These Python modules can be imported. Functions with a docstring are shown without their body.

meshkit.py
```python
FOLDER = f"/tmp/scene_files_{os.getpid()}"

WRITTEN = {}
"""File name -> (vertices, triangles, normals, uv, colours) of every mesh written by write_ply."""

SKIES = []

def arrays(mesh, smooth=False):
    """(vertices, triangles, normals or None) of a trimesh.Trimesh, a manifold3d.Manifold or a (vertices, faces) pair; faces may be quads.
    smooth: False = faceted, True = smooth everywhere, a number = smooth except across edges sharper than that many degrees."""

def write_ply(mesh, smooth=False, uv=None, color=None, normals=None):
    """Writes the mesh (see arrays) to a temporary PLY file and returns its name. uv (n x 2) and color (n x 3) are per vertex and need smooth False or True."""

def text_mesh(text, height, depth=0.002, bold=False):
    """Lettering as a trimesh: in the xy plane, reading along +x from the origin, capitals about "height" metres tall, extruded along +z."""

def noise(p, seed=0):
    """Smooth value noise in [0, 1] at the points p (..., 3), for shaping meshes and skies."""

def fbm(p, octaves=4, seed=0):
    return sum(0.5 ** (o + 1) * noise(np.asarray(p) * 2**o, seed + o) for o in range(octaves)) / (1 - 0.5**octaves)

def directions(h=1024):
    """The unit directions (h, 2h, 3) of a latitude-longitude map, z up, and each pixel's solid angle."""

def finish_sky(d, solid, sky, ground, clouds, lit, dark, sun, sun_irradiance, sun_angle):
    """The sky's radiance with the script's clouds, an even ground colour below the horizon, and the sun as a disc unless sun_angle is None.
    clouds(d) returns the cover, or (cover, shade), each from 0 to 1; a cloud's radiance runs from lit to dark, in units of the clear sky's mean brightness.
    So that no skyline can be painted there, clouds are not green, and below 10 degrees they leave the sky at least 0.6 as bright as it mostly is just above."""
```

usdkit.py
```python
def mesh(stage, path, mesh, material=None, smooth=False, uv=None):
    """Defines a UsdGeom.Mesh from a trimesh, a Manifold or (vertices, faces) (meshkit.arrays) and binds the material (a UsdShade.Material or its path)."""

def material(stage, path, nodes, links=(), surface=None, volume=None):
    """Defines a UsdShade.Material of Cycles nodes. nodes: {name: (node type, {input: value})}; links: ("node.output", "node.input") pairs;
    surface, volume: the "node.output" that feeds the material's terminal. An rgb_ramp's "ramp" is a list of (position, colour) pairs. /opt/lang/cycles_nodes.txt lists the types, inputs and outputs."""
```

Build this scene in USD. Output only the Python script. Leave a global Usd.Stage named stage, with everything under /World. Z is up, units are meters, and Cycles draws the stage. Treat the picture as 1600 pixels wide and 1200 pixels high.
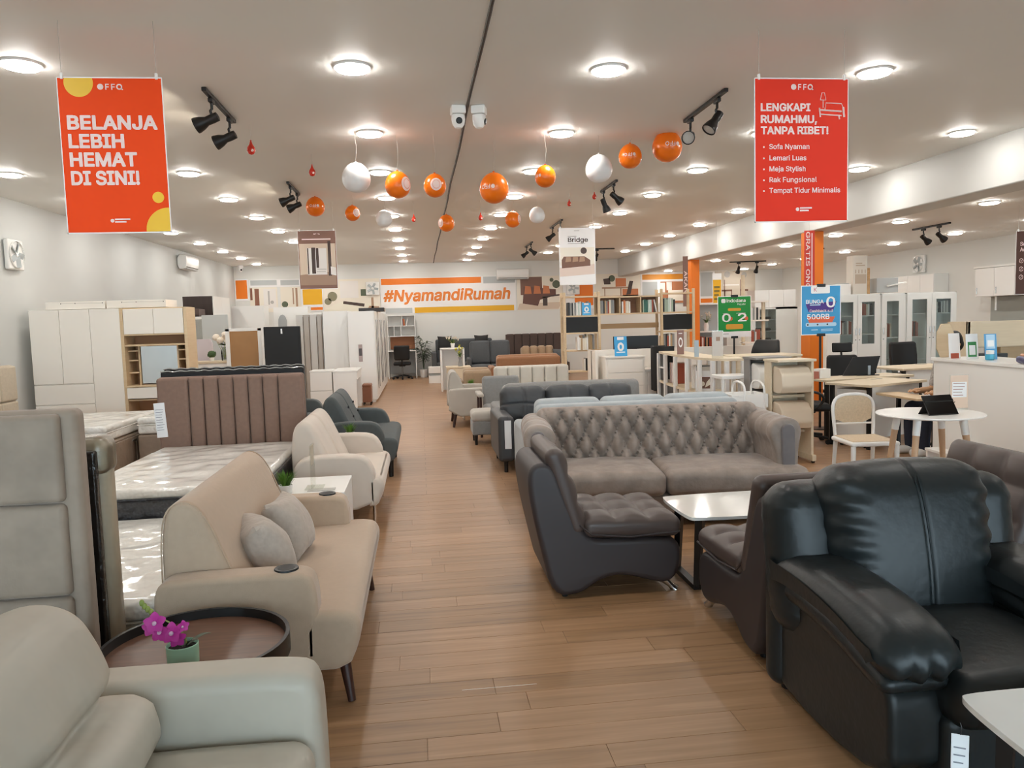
import math, random
import numpy as np, trimesh, usdkit, meshkit
from shapely.geometry import Polygon
from pxr import Usd, UsdGeom, UsdLux, UsdShade, Sdf, Gf

stage = Usd.Stage.CreateInMemory()
UsdGeom.SetStageUpAxis(stage, 'Z')
UsdGeom.Xform.Define(stage, '/World')
UsdGeom.Scope.Define(stage, '/World/Looks')
random.seed(7)
RNG = np.random.default_rng(11)
PI = math.pi

# ------------------------------------------------------------------ camera, sky, exposure
EXPOSURE = 0.55
LAMP = 56.0          # radiance of the ceiling downlights
cam = UsdGeom.Camera.Define(stage, '/World/camera')
_yaw, _pitch, _roll = .1166, -.0825, -.0293
def _axes(yaw, pitch, roll):
    cy, sy, cp, sp = math.cos(yaw), math.sin(yaw), math.cos(pitch), math.sin(pitch)
    f = np.array([sy*cp, cy*cp, sp]); r = np.array([cy, -sy, 0.0]); u = np.cross(r, f)
    c, s = math.cos(roll), math.sin(roll)
    return c*r+s*u, -s*r+c*u, f
_r, _u, _f = _axes(_yaw, _pitch, _roll)
cam.AddTransformOp().Set(Gf.Matrix4d(*_r, 0, *_u, 0, *(-_f), 0, 0, 0, 1.6, 1))
cam.CreateHorizontalApertureAttr(36.0)
cam.CreateVerticalApertureAttr(27.0)
cam.CreateFocalLengthAttr(27.0)            # 1200 px over 1600
cam.CreateClippingRangeAttr(Gf.Vec2f(0.05, 500))
cam.CreateExposureAttr(EXPOSURE)
# daylight outside the shop front behind the camera
sky = UsdLux.DomeLight.Define(stage, '/World/sky')
sky.CreateColorAttr(Gf.Vec3f(.72, .86, 1.0))
sky.CreateIntensityAttr(1.6)

# ------------------------------------------------------------------ helpers
_used = {}
def path_of(parent, name):
    p = '%s/%s' % (parent, name)
    n = _used.get(p, 0); _used[p] = n+1
    return p if n == 0 else '%s_%03d' % (p, n)
def data(prim, **kw):
    for k, v in kw.items():
        if v: prim.SetCustomDataByKey(k, v)
def thing(name, label, cat, loc=(0, 0, 0), rz=0, group=None, kind=None):
    p = path_of('/World', name)
    x = UsdGeom.Xform.Define(stage, p)
    x.AddTranslateOp().Set(Gf.Vec3d(*loc))
    if rz: x.AddRotateZOp().Set(float(rz))
    data(x.GetPrim(), label=label, category=cat, group=group, kind=kind)
    return p
def part(parent, name, mesh, m, smooth=35, label=None, kind=None):
    p = path_of(parent, name)
    o = usdkit.mesh(stage, p, mesh, m, smooth=smooth)
    data(o.GetPrim(), label=label, kind=kind)
    return p
def single(name, mesh, m, label, cat, group=None, smooth=35, kind=None):
    p = path_of('/World', name)
    o = usdkit.mesh(stage, p, mesh, m, smooth=smooth)
    data(o.GetPrim(), label=label, category=cat, group=group, kind=kind)
    return p
def dup(src, loc, rz=0, label=None, group=None):
    was = stage.GetPrimAtPath(src).GetCustomData()
    base = src.split('/')[-1]
    if base[-4:-3] == '_' and base[-3:].isdigit(): base = base[:-4]
    p = path_of('/World', base)
    x = UsdGeom.Xform.Define(stage, p)
    x.GetPrim().GetReferences().AddInternalReference(src)
    x.ClearXformOpOrder()
    x.AddTranslateOp().Set(Gf.Vec3d(*loc))
    op = x.GetPrim().GetAttribute('xformOp:rotateZ')
    x.AddRotateZOp().Set(float(rz))
    data(x.GetPrim(), label=label or was.get('label'), category=was.get('category'), group=group or was.get('group'))
    x.GetPrim().SetInstanceable(True)
    return p

def lin(h):
    h = h.lstrip('#')
    c = np.array([int(h[i:i+2], 16) for i in (0, 2, 4)])/255.0
    return np.where(c <= .04045, c/12.92, ((c+.055)/1.055)**2.4)
_m = {}
def M(name, col, rough=.5, metal=0, mott=None, bump=None, k=1.0, mscale=(1, 1, 1), **kw):
    """Principled material. col: hex. mott=(scale, amount): tone variation; bump=(scale, strength, distance)."""
    if name in _m: return _m[name]
    c = np.clip(lin(col)*k, 0, .93) if isinstance(col, str) else np.array(col)
    nodes = {'p': ('principled_bsdf', dict(base_color=tuple(c), roughness=rough, metallic=float(metal), **kw))}
    links = []
    if mott or bump:
        nodes['g'] = ('geometry', {}) if not kw.get('_obj') else ('texture_coordinate', {})
        nodes['mp'] = ('mapping', {'scale': mscale})
        links.append(('g.position', 'mp.vector'))
    if mott:
        s, a = mott
        nodes['n'] = ('noise_texture', {'scale': float(s), 'detail': 3.0, 'roughness': .6})
        nodes['r'] = ('rgb_ramp', {'ramp': [(.3, tuple(np.clip(c*(1-a), 0, 1))), (.7, tuple(np.clip(c*(1+a*.6), 0, .95)))]})
        links += [('mp.vector', 'n.vector'), ('n.fac', 'r.fac'), ('r.color', 'p.base_color')]
    if bump:
        s, st, d = bump
        nodes['bn'] = ('noise_texture', {'scale': float(s), 'detail': 2.0})
        nodes['b'] = ('bump', {'strength': float(st), 'distance': float(d)})
        links += [('mp.vector', 'bn.vector'), ('bn.fac', 'b.height'), ('b.normal', 'p.normal')]
    _m[name] = usdkit.material(stage, '/World/Looks/'+name, nodes, links, surface='p.BSDF')
    return _m[name]
def E(name, col, strength):
    if name in _m: return _m[name]
    _m[name] = usdkit.material(stage, '/World/Looks/'+name, {'e': ('emission', {'color': tuple(col), 'strength': float(strength)})}, [], surface='e.emission')
    return _m[name]
def PANE(name, tint=(.92, .95, .94), rough=.02, fac=.1):
    if name in _m: return _m[name]
    _m[name] = usdkit.material(stage, '/World/Looks/'+name, {
        't': ('transparent_bsdf', {'color': tint}), 'g': ('glossy_bsdf', {'color': (1., 1., 1.), 'roughness': rough}),
        'f': ('fresnel', {'IOR': 1.5}), 'x': ('mix_closure', {})},
        [('f.fac', 'x.fac'), ('t.BSDF', 'x.closure1'), ('g.BSDF', 'x.closure2')], surface='x.closure')
    return _m[name]

def TM(v, f): return trimesh.Trimesh(np.asarray(v, float), np.asarray(f), process=False)
def J(*ms):
    ms = [x for m in ms for x in (m if isinstance(m, (list, tuple)) else [m])]
    return ms[0] if len(ms) == 1 else trimesh.util.concatenate(ms)
def mv(m, x=0, y=0, z=0, rx=0, ry=0, rz=0, s=None):
    m = m.copy()
    if s is not None: m.apply_scale(s)
    for a, ax in ((rx, [1, 0, 0]), (ry, [0, 1, 0]), (rz, [0, 0, 1])):
        if a: m.apply_transform(trimesh.transformations.rotation_matrix(math.radians(a), ax))
    m.apply_translation([x, y, z])
    return m
_bf = np.array([[0, 2, 3], [0, 3, 1], [4, 5, 7], [4, 7, 6], [0, 1, 5], [0, 5, 4], [2, 6, 7], [2, 7, 3], [0, 4, 6], [0, 6, 2], [1, 3, 7], [1, 7, 5]])
def BX(x0, x1, y0, y1, z0, z1):
    v = [[x, y, z] for z in (z0, z1) for y in (y0, y1) for x in (x0, x1)]
    return TM(v, _bf)
def RB(x0, x1, y0, y1, z0, z1, r=.01, k=2, m=1, puff=(0, 0, 0), disp=None):
    """Rounded box; puff bulges its faces; disp(points, unit position) displaces."""
    lo, hi = np.array([x0, y0, z0], float), np.array([x1, y1, z1], float)
    c, h = (lo+hi)/2, (hi-lo)/2
    r = min(r, h.min()*.98)
    mm = (m, m, m) if np.isscalar(m) else m
    def ts(i):
        a = r*np.tan(np.linspace(PI/4, 0, k+1))
        mid = np.linspace(-(h[i]-r), h[i]-r, mm[i]+1)
        return np.concatenate([-(h[i]-r)-a[:-1], mid, (h[i]-r)+a[:-1][::-1]])
    T = [ts(i) for i in range(3)]
    vs, fs, n = [], [], 0
    for ax in range(3):
        i, j = (ax+1) % 3, (ax+2) % 3
        A, B = np.meshgrid(T[i], T[j], indexing='ij')
        na, nb = A.shape
        idx = np.arange(na*nb).reshape(na, nb)
        q = np.stack([idx[:-1, :-1], idx[1:, :-1], idx[1:, 1:], idx[:-1, 1:]], -1).reshape(-1, 4)
        for s in (-1, 1):
            p = np.zeros((na*nb, 3)); p[:, i] = A.ravel(); p[:, j] = B.ravel(); p[:, ax] = s*h[ax]
            qq = q if s > 0 else q[:, ::-1]
            fs.append(np.vstack([qq[:, [0, 1, 2]], qq[:, [0, 2, 3]]])+n); vs.append(p); n += len(p)
    p = np.vstack(vs)
    inner = np.clip(p, -(h-r), h-r)
    d = p-inner
    p = inner+r*d/np.linalg.norm(d, axis=1, keepdims=True)
    q = p/h
    for ax in range(3):
        if puff[ax]:
            i, j = (ax+1) % 3, (ax+2) % 3
            p[:, ax] += np.sign(q[:, ax])*np.abs(q[:, ax])**.5*puff[ax]*np.clip(1-q[:, i]**2, 0, 1)**.7*np.clip(1-q[:, j]**2, 0, 1)**.7
    if disp is not None: p = disp(p, q)
    t = TM(p+c, np.vstack(fs)); t.merge_vertices()
    return t
def resample(poly, step):
    p = np.asarray(poly, float); p = np.vstack([p, p[:1]])
    L = np.r_[0, np.cumsum(np.linalg.norm(np.diff(p, axis=0), axis=1))]
    n = max(8, int(L[-1]/step)); t = np.linspace(0, L[-1], n, endpoint=False)
    return np.stack([np.interp(t, L, p[:, 0]), np.interp(t, L, p[:, 1])], 1)
def chaikin(poly, n=2):
    p = np.asarray(poly, float)
    for _ in range(n):
        q = np.roll(p, -1, 0)
        p = np.stack([.75*p+.25*q, .25*p+.75*q], 1).reshape(-1, 2)
    return p
def EXT(prof, w, r=.02, k=3, step=.03, sm=2, m=1, raw=False):
    """Profile (forward, up) drawn out along x over width w with rounded rims; forward is -y."""
    p = np.asarray(prof, float)
    if sm: p = chaikin(p, sm)
    a2 = np.sum(p[:, 0]*np.roll(p[:, 1], -1)-np.roll(p[:, 0], -1)*p[:, 1])
    if a2 < 0: p = p[::-1]
    if not raw: p = resample(p, step)
    t = np.roll(p, -1, 0)-np.roll(p, 1, 0)
    t /= np.linalg.norm(t, axis=1, keepdims=True)+1e-9
    nrm = np.stack([t[:, 1], -t[:, 0]], 1)                       # outward for ccw
    rings = []
    for i in range(k+1):
        a = PI/2*i/k
        rings.append((-w/2+r*(1-math.cos(a)), p-nrm*r*(1-math.sin(a))))
    for xx in np.linspace(-w/2+r, w/2-r, m+1)[1:-1]: rings.append((xx, p))
    for i in range(k, -1, -1):
        a = PI/2*i/k
        rings.append((w/2-r*(1-math.cos(a)), p-nrm*r*(1-math.sin(a))))
    n = len(p); V = []
    for x, q in rings: V.append(np.stack([np.full(n, x), -q[:, 0], q[:, 1]], 1))
    F = []
    i0 = np.arange(n); i1 = (i0+1) % n
    for a in range(len(rings)-1):
        A, B = a*n, (a+1)*n
        F.append(np.stack([A+i0, B+i0, B+i1], 1)); F.append(np.stack([A+i0, B+i1, A+i1], 1))
    try:
        pg = Polygon(rings[0][1])
        v2, f2 = trimesh.creation.triangulate_polygon(pg, engine='earcut')
        key = {tuple(np.round(q, 7)): i for i, q in enumerate(rings[0][1])}
        ids = np.array([key.get(tuple(np.round(q, 7)), -1) for q in v2])
        if (ids < 0).any(): raise ValueError
        f2 = ids[f2]
        b = rings[0][1]
        ar = (b[f2[:, 1], 0]-b[f2[:, 0], 0])*(b[f2[:, 2], 1]-b[f2[:, 0], 1])-(b[f2[:, 1], 1]-b[f2[:, 0], 1])*(b[f2[:, 2], 0]-b[f2[:, 0], 0])
        f2 = np.where((ar > 0)[:, None], f2, f2[:, ::-1])
        last = (len(rings)-1)*n
        F.append(f2[:, ::-1] if False else f2); F.append(f2[:, ::-1]+last)
    except Exception:
        pass
    m_ = TM(np.vstack(V), np.vstack(F)); 
    m_.merge_vertices()
    trimesh.repair.fix_normals(m_)
    return m_
def CYL(r, z0, z1, n=20, r2=None, x=0, y=0):
    r2 = r if r2 is None else r2
    return LATHE([(r, z0), (r2, z1)], n, x, y)
def LATHE(prof, n=24, x=0, y=0, cap=True):
    pr = list(prof)
    a = np.linspace(0, 2*PI, n, endpoint=False)
    V = [np.stack([x+r*np.cos(a), y+r*np.sin(a), np.full(n, z)], 1) for r, z in pr]
    F = []; i0 = np.arange(n); i1 = (i0+1) % n
    for k in range(len(pr)-1):
        A, B = k*n, (k+1)*n
        F.append(np.stack([A+i0, A+i1, B+i1], 1)); F.append(np.stack([A+i0, B+i1, B+i0], 1))
    V = np.vstack(V)
    if cap:
        c = len(V)
        V = np.vstack([V, [[x, y, pr[0][1]], [x, y, pr[-1][1]]]])
        F.append(np.stack([i1, i0, np.full(n, c)], 1)); L = (len(pr)-1)*n
        F.append(np.stack([L+i0, L+i1, np.full(n, c+1)], 1))
    return TM(V, np.vstack(F))
def TUBE(pts, r, n=8, cap=True):
    p = np.asarray(pts, float); rr = np.broadcast_to(np.asarray(r, float), (len(p),))
    t = np.gradient(p, axis=0); t /= np.linalg.norm(t, axis=1, keepdims=True)+1e-12
    up = np.array([0, 0, 1.0]) if abs(t[0, 2]) < .9 else np.array([1.0, 0, 0])
    a = np.cross(t[0], up); a /= np.linalg.norm(a)
    V = []; ang = np.linspace(0, 2*PI, n, endpoint=False)
    for i in range(len(p)):
        a = a-t[i]*np.dot(a, t[i]); a /= np.linalg.norm(a)+1e-12
        b = np.cross(t[i], a)
        V.append(p[i]+rr[i]*(np.cos(ang)[:, None]*a+np.sin(ang)[:, None]*b))
    F = []; i0 = np.arange(n); i1 = (i0+1) % n
    for k in range(len(p)-1):
        A, B = k*n, (k+1)*n
        F.append(np.stack([A+i0, A+i1, B+i1], 1)); F.append(np.stack([A+i0, B+i1, B+i0], 1))
    V = np.vstack(V)
    if cap:
        c = len(V); V = np.vstack([V, p[:1], p[-1:]]); L = (len(p)-1)*n
        F.append(np.stack([i1, i0, np.full(n, c)], 1)); F.append(np.stack([L+i0, L+i1, np.full(n, c+1)], 1))
    return TM(V, np.vstack(F))
def bez(*pts, n=12):
    p = [np.array(q, float) for q in pts]; out = []
    for t in np.linspace(0, 1, n):
        q = p
        while len(q) > 1: q = [a*(1-t)+b*t for a, b in zip(q[:-1], q[1:])]
        out.append(q[0])
    return np.array(out)
def BALL(r, x=0, y=0, z=0, sub=2, sx=1, sy=1, sz=1):
    m = trimesh.creation.icosphere(sub, r); m.vertices *= [sx, sy, sz]; m.apply_translation([x, y, z]); return m
def PLATE(poly, t, z=0):
    """Polygon in xy extruded t up from z."""
    m = trimesh.creation.extrude_polygon(Polygon(poly), t, engine='earcut'); m.apply_translation([0, 0, z]); return m
def rrect(w, h, r, n=6, cx=0, cy=0):
    out = []
    for sx, sy, a0 in ((1, 1, 0), (-1, 1, 90), (-1, -1, 180), (1, -1, 270)):
        for a in np.radians(a0+np.linspace(0, 90, n)):
            out.append((cx+sx*(w/2-r)+r*math.cos(a), cy+sy*(h/2-r)+r*math.sin(a)))
    return np.array(out)
def DISC(r, n=24, a0=0, a1=360):
    a = np.radians(np.linspace(a0, a1, n, endpoint=(a1-a0) < 360))
    return np.stack([r*np.cos(a), r*np.sin(a)], 1)
# flat print: everything is drawn in a panel's own x (right) / z (up), facing -y, standing proud of y=0
def FL(poly, x=0, z=0, lay=1):
    m = trimesh.creation.extrude_polygon(Polygon(poly).buffer(0), .0006, engine='earcut')
    m.apply_transform(trimesh.transformations.rotation_matrix(PI/2, [1, 0, 0]))
    m.apply_translation([x, -.0006*lay, z]); return m
def FR(x0, x1, z0, z1, lay=1): return BX(x0, x1, -.0006*(lay+1), -.0006*lay, z0, z1)
def TX(s, h, x=0, z=0, bold=True, lay=2, width=None, center=False, ital=0, rot=0):
    m = meshkit.text_mesh(s, h, .0008, bold)
    b = m.bounds
    if width: m.apply_scale([width/(b[1, 0]-b[0, 0]), 1, 1])
    if ital: m.vertices[:, 0] += m.vertices[:, 1]*ital
    if center: m.apply_translation([-(m.bounds[0, 0]+m.bounds[1, 0])/2, 0, 0])
    if rot: m.apply_transform(trimesh.transformations.rotation_matrix(math.radians(rot), [0, 0, 1]))
    m.apply_transform(trimesh.transformations.rotation_matrix(PI/2, [1, 0, 0]))
    m.apply_translation([x, -.0006*lay, z]); return m
def TXH(s, h, x=0, z=0, lay=2, width=None, e=.0, ital=0):
    """Extra heavy lettering: the bold print's outline grown by e."""
    from shapely import union_all
    m = meshkit.text_mesh(s, h-2*e, .0008, True)
    top = m.face_normals[:, 2] > .9
    shape = union_all([Polygon(q) for q in m.vertices[m.faces[top]][:, :, :2]]).buffer(e, join_style=2).simplify(e*.15)
    m = J([trimesh.creation.extrude_polygon(q, .0008, engine='earcut') for q in getattr(shape, 'geoms', [shape])])
    b = m.bounds
    m.apply_translation([-b[0, 0], e, 0])
    if width: m.apply_scale([width/(b[1, 0]-b[0, 0]), 1, 1])
    if ital: m.vertices[:, 0] += m.vertices[:, 1]*ital
    m.apply_transform(trimesh.transformations.rotation_matrix(PI/2, [1, 0, 0]))
    m.apply_translation([x, -.0006*lay, z]); return m
def LINES(x0, x1, z, h, n, pitch, lay=2, seed=0):
    """Rows of print too small to read."""
    g = random.Random(seed)
    return J([FR(x0, x0+(x1-x0)*g.uniform(.6, 1), z-i*pitch, z-i*pitch+h, lay) for i in range(n)])

# ------------------------------------------------------------------ materials
def WOOD(name, stops, scale=(2, 30, 30), rough=.45, rand=True, amt=.55, coord='position'):
    nodes = {'g': ('geometry', {}), 'mp': ('mapping', {'scale': scale}), 'n': ('noise_texture', {'scale': 1.0, 'detail': 5.0, 'roughness': .62, 'distortion': .25}),
             'oi': ('object_info', {}), 'mx': ('mix_float', {'fac': amt}), 'r': ('rgb_ramp', {'ramp': [(a, tuple(lin(c))) for a, c in stops]}),
             'p': ('principled_bsdf', {'roughness': rough})}
    links = [('g.position', 'mp.vector'), ('mp.vector', 'n.vector'), ('n.fac', 'mx.b'), ('mx.result', 'r.fac'), ('r.color', 'p.base_color')]
    if rand: links.append(('oi.random', 'mx.a'))
    else: nodes['mx'] = ('mix_float', {'fac': amt, 'a': .5})
    _m[name] = usdkit.material(stage, '/World/Looks/'+name, nodes, links, surface='p.BSDF')
    return _m[name]
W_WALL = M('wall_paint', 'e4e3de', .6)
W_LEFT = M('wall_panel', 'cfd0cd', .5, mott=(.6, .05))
W_CEIL = M('ceiling_panel', 'f0efea', .55, mott=(.35, .03))
W_CEIL2 = M('ceiling_panel_low', 'f3f1ec', .6)
W_BEAM = M('beam_paint', 'd2d1cd', .5)
MDARK = M('joint_dark', '4a423c', .6)
WHITE = M('white_gloss', 'f2f0ec', .28)
WHITEM = M('white_matt', 'f0eee9', .5)
CREAMW = M('white_warm', 'f5eee4', .4)
BLACK = M('black_satin', '141414', .4)
BLACKM = M('black_matt', '111112', .6)
CHROME = M('chrome', 'd8d8d8', .12, 1)
STEELG = M('steel_grey', '8c8f90', .35, .8)
ORANGE = M('orange_paint', 'f07d12', .5)
YELLOW = M('yellow_print', 'edb21a', .5)
GREYP = M('grey_print', 'bcbfbe', .5)
WPRINT = M('white_print', 'f3f0ee', .5)
OAK = WOOD('oak_light', [(0, 'c9ab84'), (.5, 'd8bd98'), (1, 'e4cdab')], (3, 3, 40), .5, amt=.7)
OAKH = WOOD('oak_pale', [(0, 'd3c0a2'), (.5, 'dfceb2'), (1, 'e8dac2')], (2.5, 30, 30), .5, amt=.7)
FLOORW = WOOD('floor_wood', [(.22, '775840'), (.42, '96724f'), (.58, 'a17b59'), (.8, 'b5906c')], (1.3, 26, 1), .42, amt=.78)

# far floor: the boards go on as a printed pattern
_n = {'g': ('geometry', {}), 'b': ('brick_texture', {'offset': .37, 'color1': tuple(lin('a27e5e')), 'color2': tuple(lin('aa8666')), 'mortar': tuple(lin('7c5f46')), 'scale': 1.0, 'mortar_size': .0025, 'brick_width': 1.22, 'row_height': .152}),
      'mp': ('mapping', {'scale': (1.3, 26, 1)}), 'n': ('noise_texture', {'scale': 1.0, 'detail': 4.0, 'roughness': .6}),
      'r': ('rgb_ramp', {'ramp': [(.3, (.80, .78, .76)), (.7, (1.12, 1.13, 1.14))]}), 'x': ('mix_color', {'blend_type': 'multiply', 'fac': 1.0, 'use_clamp': False}),
      'p': ('principled_bsdf', {'roughness': .42})}
FLOORB = usdkit.material(stage, '/World/Looks/floor_boards_far', _n, [('g.position', 'b.vector'), ('g.position', 'mp.vector'), ('mp.vector', 'n.vector'), ('n.fac', 'r.fac'), ('b.color', 'x.a'), ('r.color', 'x.b'), ('x.result', 'p.base_color')], surface='p.BSDF')

# ------------------------------------------------------------------ room shell
XL, XR, YB, YF, ZC, ZLOW = -5.35, 11.5, 23.45, -2.4, 3.4, 2.98
BX0, BX1, BZ = 6.15, 6.62, 2.86
PX0, PX1, PY0, PY1 = -1.0, 4.5, 1.35, 7.13         # where the boards can be told apart
fl = thing('floor', 'brown wood-look floor of long boards laid across the showroom', None, kind='structure')
part(fl, 'floor_base', J(BX(XL, PX0, YF, YB, -.1, 0), BX(PX1, XR, YF, YB, -.1, 0), BX(PX0, PX1, YF, PY0, -.1, 0), BX(PX0, PX1, PY1, YB, -.1, 0), BX(PX0, PX1, PY0, PY1, -.1, -.004)), FLOORB, False)
g = random.Random(3)
part(fl, 'scuff', BX(.12, .45, 3.235, 3.239, 0, .0003), M('scuff_white', 'd8d2c8', .5), False)
row = 0; y = PY0
while y < PY1-.01:
    x = PX0-g.uniform(0, 1.2)
    while x < PX1:
        a, b = max(x, PX0)+.0008, min(x+1.22, PX1)-.0008
        if b-a > .02:
            h = -g.uniform(0, .0005)
            bv = .0011
            v = [[a, y+.0006, -.0045], [b, y+.0006, -.0045], [b, y+.1514, -.0045], [a, y+.1514, -.0045],
                 [a, y+.0006, h-bv], [b, y+.0006, h-bv], [b, y+.1514, h-bv], [a, y+.1514, h-bv],
                 [a+bv, y+.0006+bv, h], [b-bv, y+.0006+bv, h], [b-bv, y+.1514-bv, h], [a+bv, y+.1514-bv, h]]
            f = [[8, 9, 10], [8, 10, 11]]
            for q in range(4):
                w = (q+1) % 4
                f += [[q, w, 4+w], [q, 4+w, 4+q], [4+q, 4+w, 8+w], [4+q, 8+w, 8+q]]
            part(fl, 'plank', TM(v, f), FLOORW, False)
        x += 1.22
    y += .152; row += 1
def struct(name, mesh, m, label, smooth=False):
    p = path_of('/World', name)
    o = usdkit.mesh(stage, p, mesh, m, smooth=smooth)
    data(o.GetPrim(), label=label, kind='structure'); return p
struct('ceiling', J(BX(XL-.2, BX0+.05, YF-.2, YB+.2, ZC, ZC+.15), BX(BX1-.05, XR+.2, YF-.2, YB+.2, ZLOW, ZLOW+.15)), W_CEIL, 'plain grey-white ceiling, lower to the right of the beam')
struct('ceiling_beam', RB(BX0, BX1, YF, YB, BZ, ZC+.02, .02, 2, 1), W_BEAM, 'long white ceiling beam running to the back wall', 35)
struct('ceiling_trim', TUBE([(.47+.006*math.sin(q*1.7), q, ZC-.004) for q in np.linspace(YF, YB, 60)], .013, 6), MDARK, 'thin dark cable running along the middle of the ceiling', 35)
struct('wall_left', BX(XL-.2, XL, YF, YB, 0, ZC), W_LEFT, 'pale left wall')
struct('wall_back', BX(XL-.2, XR+.2, YB, YB+.2, 0, ZC), W_WALL, 'pale back wall behind the big hashtag banner')
struct('wall_right', BX(XR, XR+.2, YF, YB, 0, ZLOW+.1), W_WALL, 'pale right wall behind the kitchen cabinets')
# shop front behind the camera: sill, piers, lintel and glazing
wf = thing('wall_front', 'glazed shop front', None, kind='structure')
part(wf, 'lintel', BX(XL-.2, XR+.2, YF-.2, YF, 2.7, ZC+.1), W_WALL, False)
part(wf, 'sill', BX(XL-.2, XR+.2, YF-.2, YF, -.1, .1), W_WALL, False)
for x in (XL-.1, -3.1, -1.0, 1.1, 3.2, 5.3, 7.4, 9.5, XR+.1):
    part(wf, 'mullion', BX(x-.06, x+.06, YF-.16, YF-.04, .1, 2.7), STEELG, False)
part(wf, 'pane', BX(XL, XR, YF-.11, YF-.10, .1, 2.7), PANE('glass_clear'), False)
struct('pavement', BX(-14, 20, -16, YF-.2, -.12, -.02), M('pavement_grey', '9a9894', .8), 'grey pavement outside the shop front')

# ------------------------------------------------------------------ ceiling downlights
LMAT = E('lamp_glow', (1.0, .975, .925), LAMP)
ORD = 'first second third fourth fifth sixth seventh eighth ninth tenth eleventh twelfth'.split()
def downlight(x, y, z, label, first=[None]):
    if first[0] is None:
        t = thing('ceiling_light', label, 'ceiling light', (x, y, z), group='ceiling downlights')
        part(t, 'rim', LATHE([(.112, 0), (.126, 0), (.126, -.014), (.112, -.016), (.108, -.006)], 28, cap=False), WHITEM)
        part(t, 'diffuser', LATHE([(.112, -.006), (.114, -.016), (.11, -.028), (.09, -.034), (.04, -.036)], 20), LMAT, False)
        first[0] = t
    else: dup(first[0], (x, y, z), 0, label)
cols = [(-4.49, 'by the left wall', 3, 10), (-2.57, 'over the beds', 1, 10), (-.40, 'left of the dark cable', 1, 10), (1.43, 'right of the dark cable', 1, 10),
        (3.49, 'midway to the beam', 1, 9), (5.62, 'next to the beam', 2, 9)]
for cx, where, a, b in cols:
    for i, k in enumerate(range(a, b+1)):
        downlight(cx, 3.744+1.872*k, ZC, 'round lit downlight, %s from the front, row %s' % (ORD[i], where))
    for k in range(-2, a):
        if 3.7 < 3.744+1.872*k < 3.9: downlight(cx, 3.744+1.872*k, ZC, 'round lit downlight, %s before the first, row %s' % (ORD[a-k-1], where))
for i, k in enumerate(range(0, 8)):
    downlight(7.55, 9.51+1.9*k, ZLOW, 'round lit low-ceiling downlight, %s from the front, beam row' % ORD[i])
for i, k in enumerate(range(0, 6)):
    downlight(9.92, 13.35+1.87*k, ZLOW, 'round lit low-ceiling downlight, %s from the front, right wall row' % ORD[i])
for k in range(1, 3): 
    downlight(7.55, 9.51-1.9*k, ZLOW, 'round lit low-ceiling downlight, %s before the first, beam row' % ORD[k-1])
    downlight(9.92, 13.35-1.87*k, ZLOW, 'round lit low-ceiling downlight, %s before the first, right wall row' % ORD[k-1])

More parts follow.
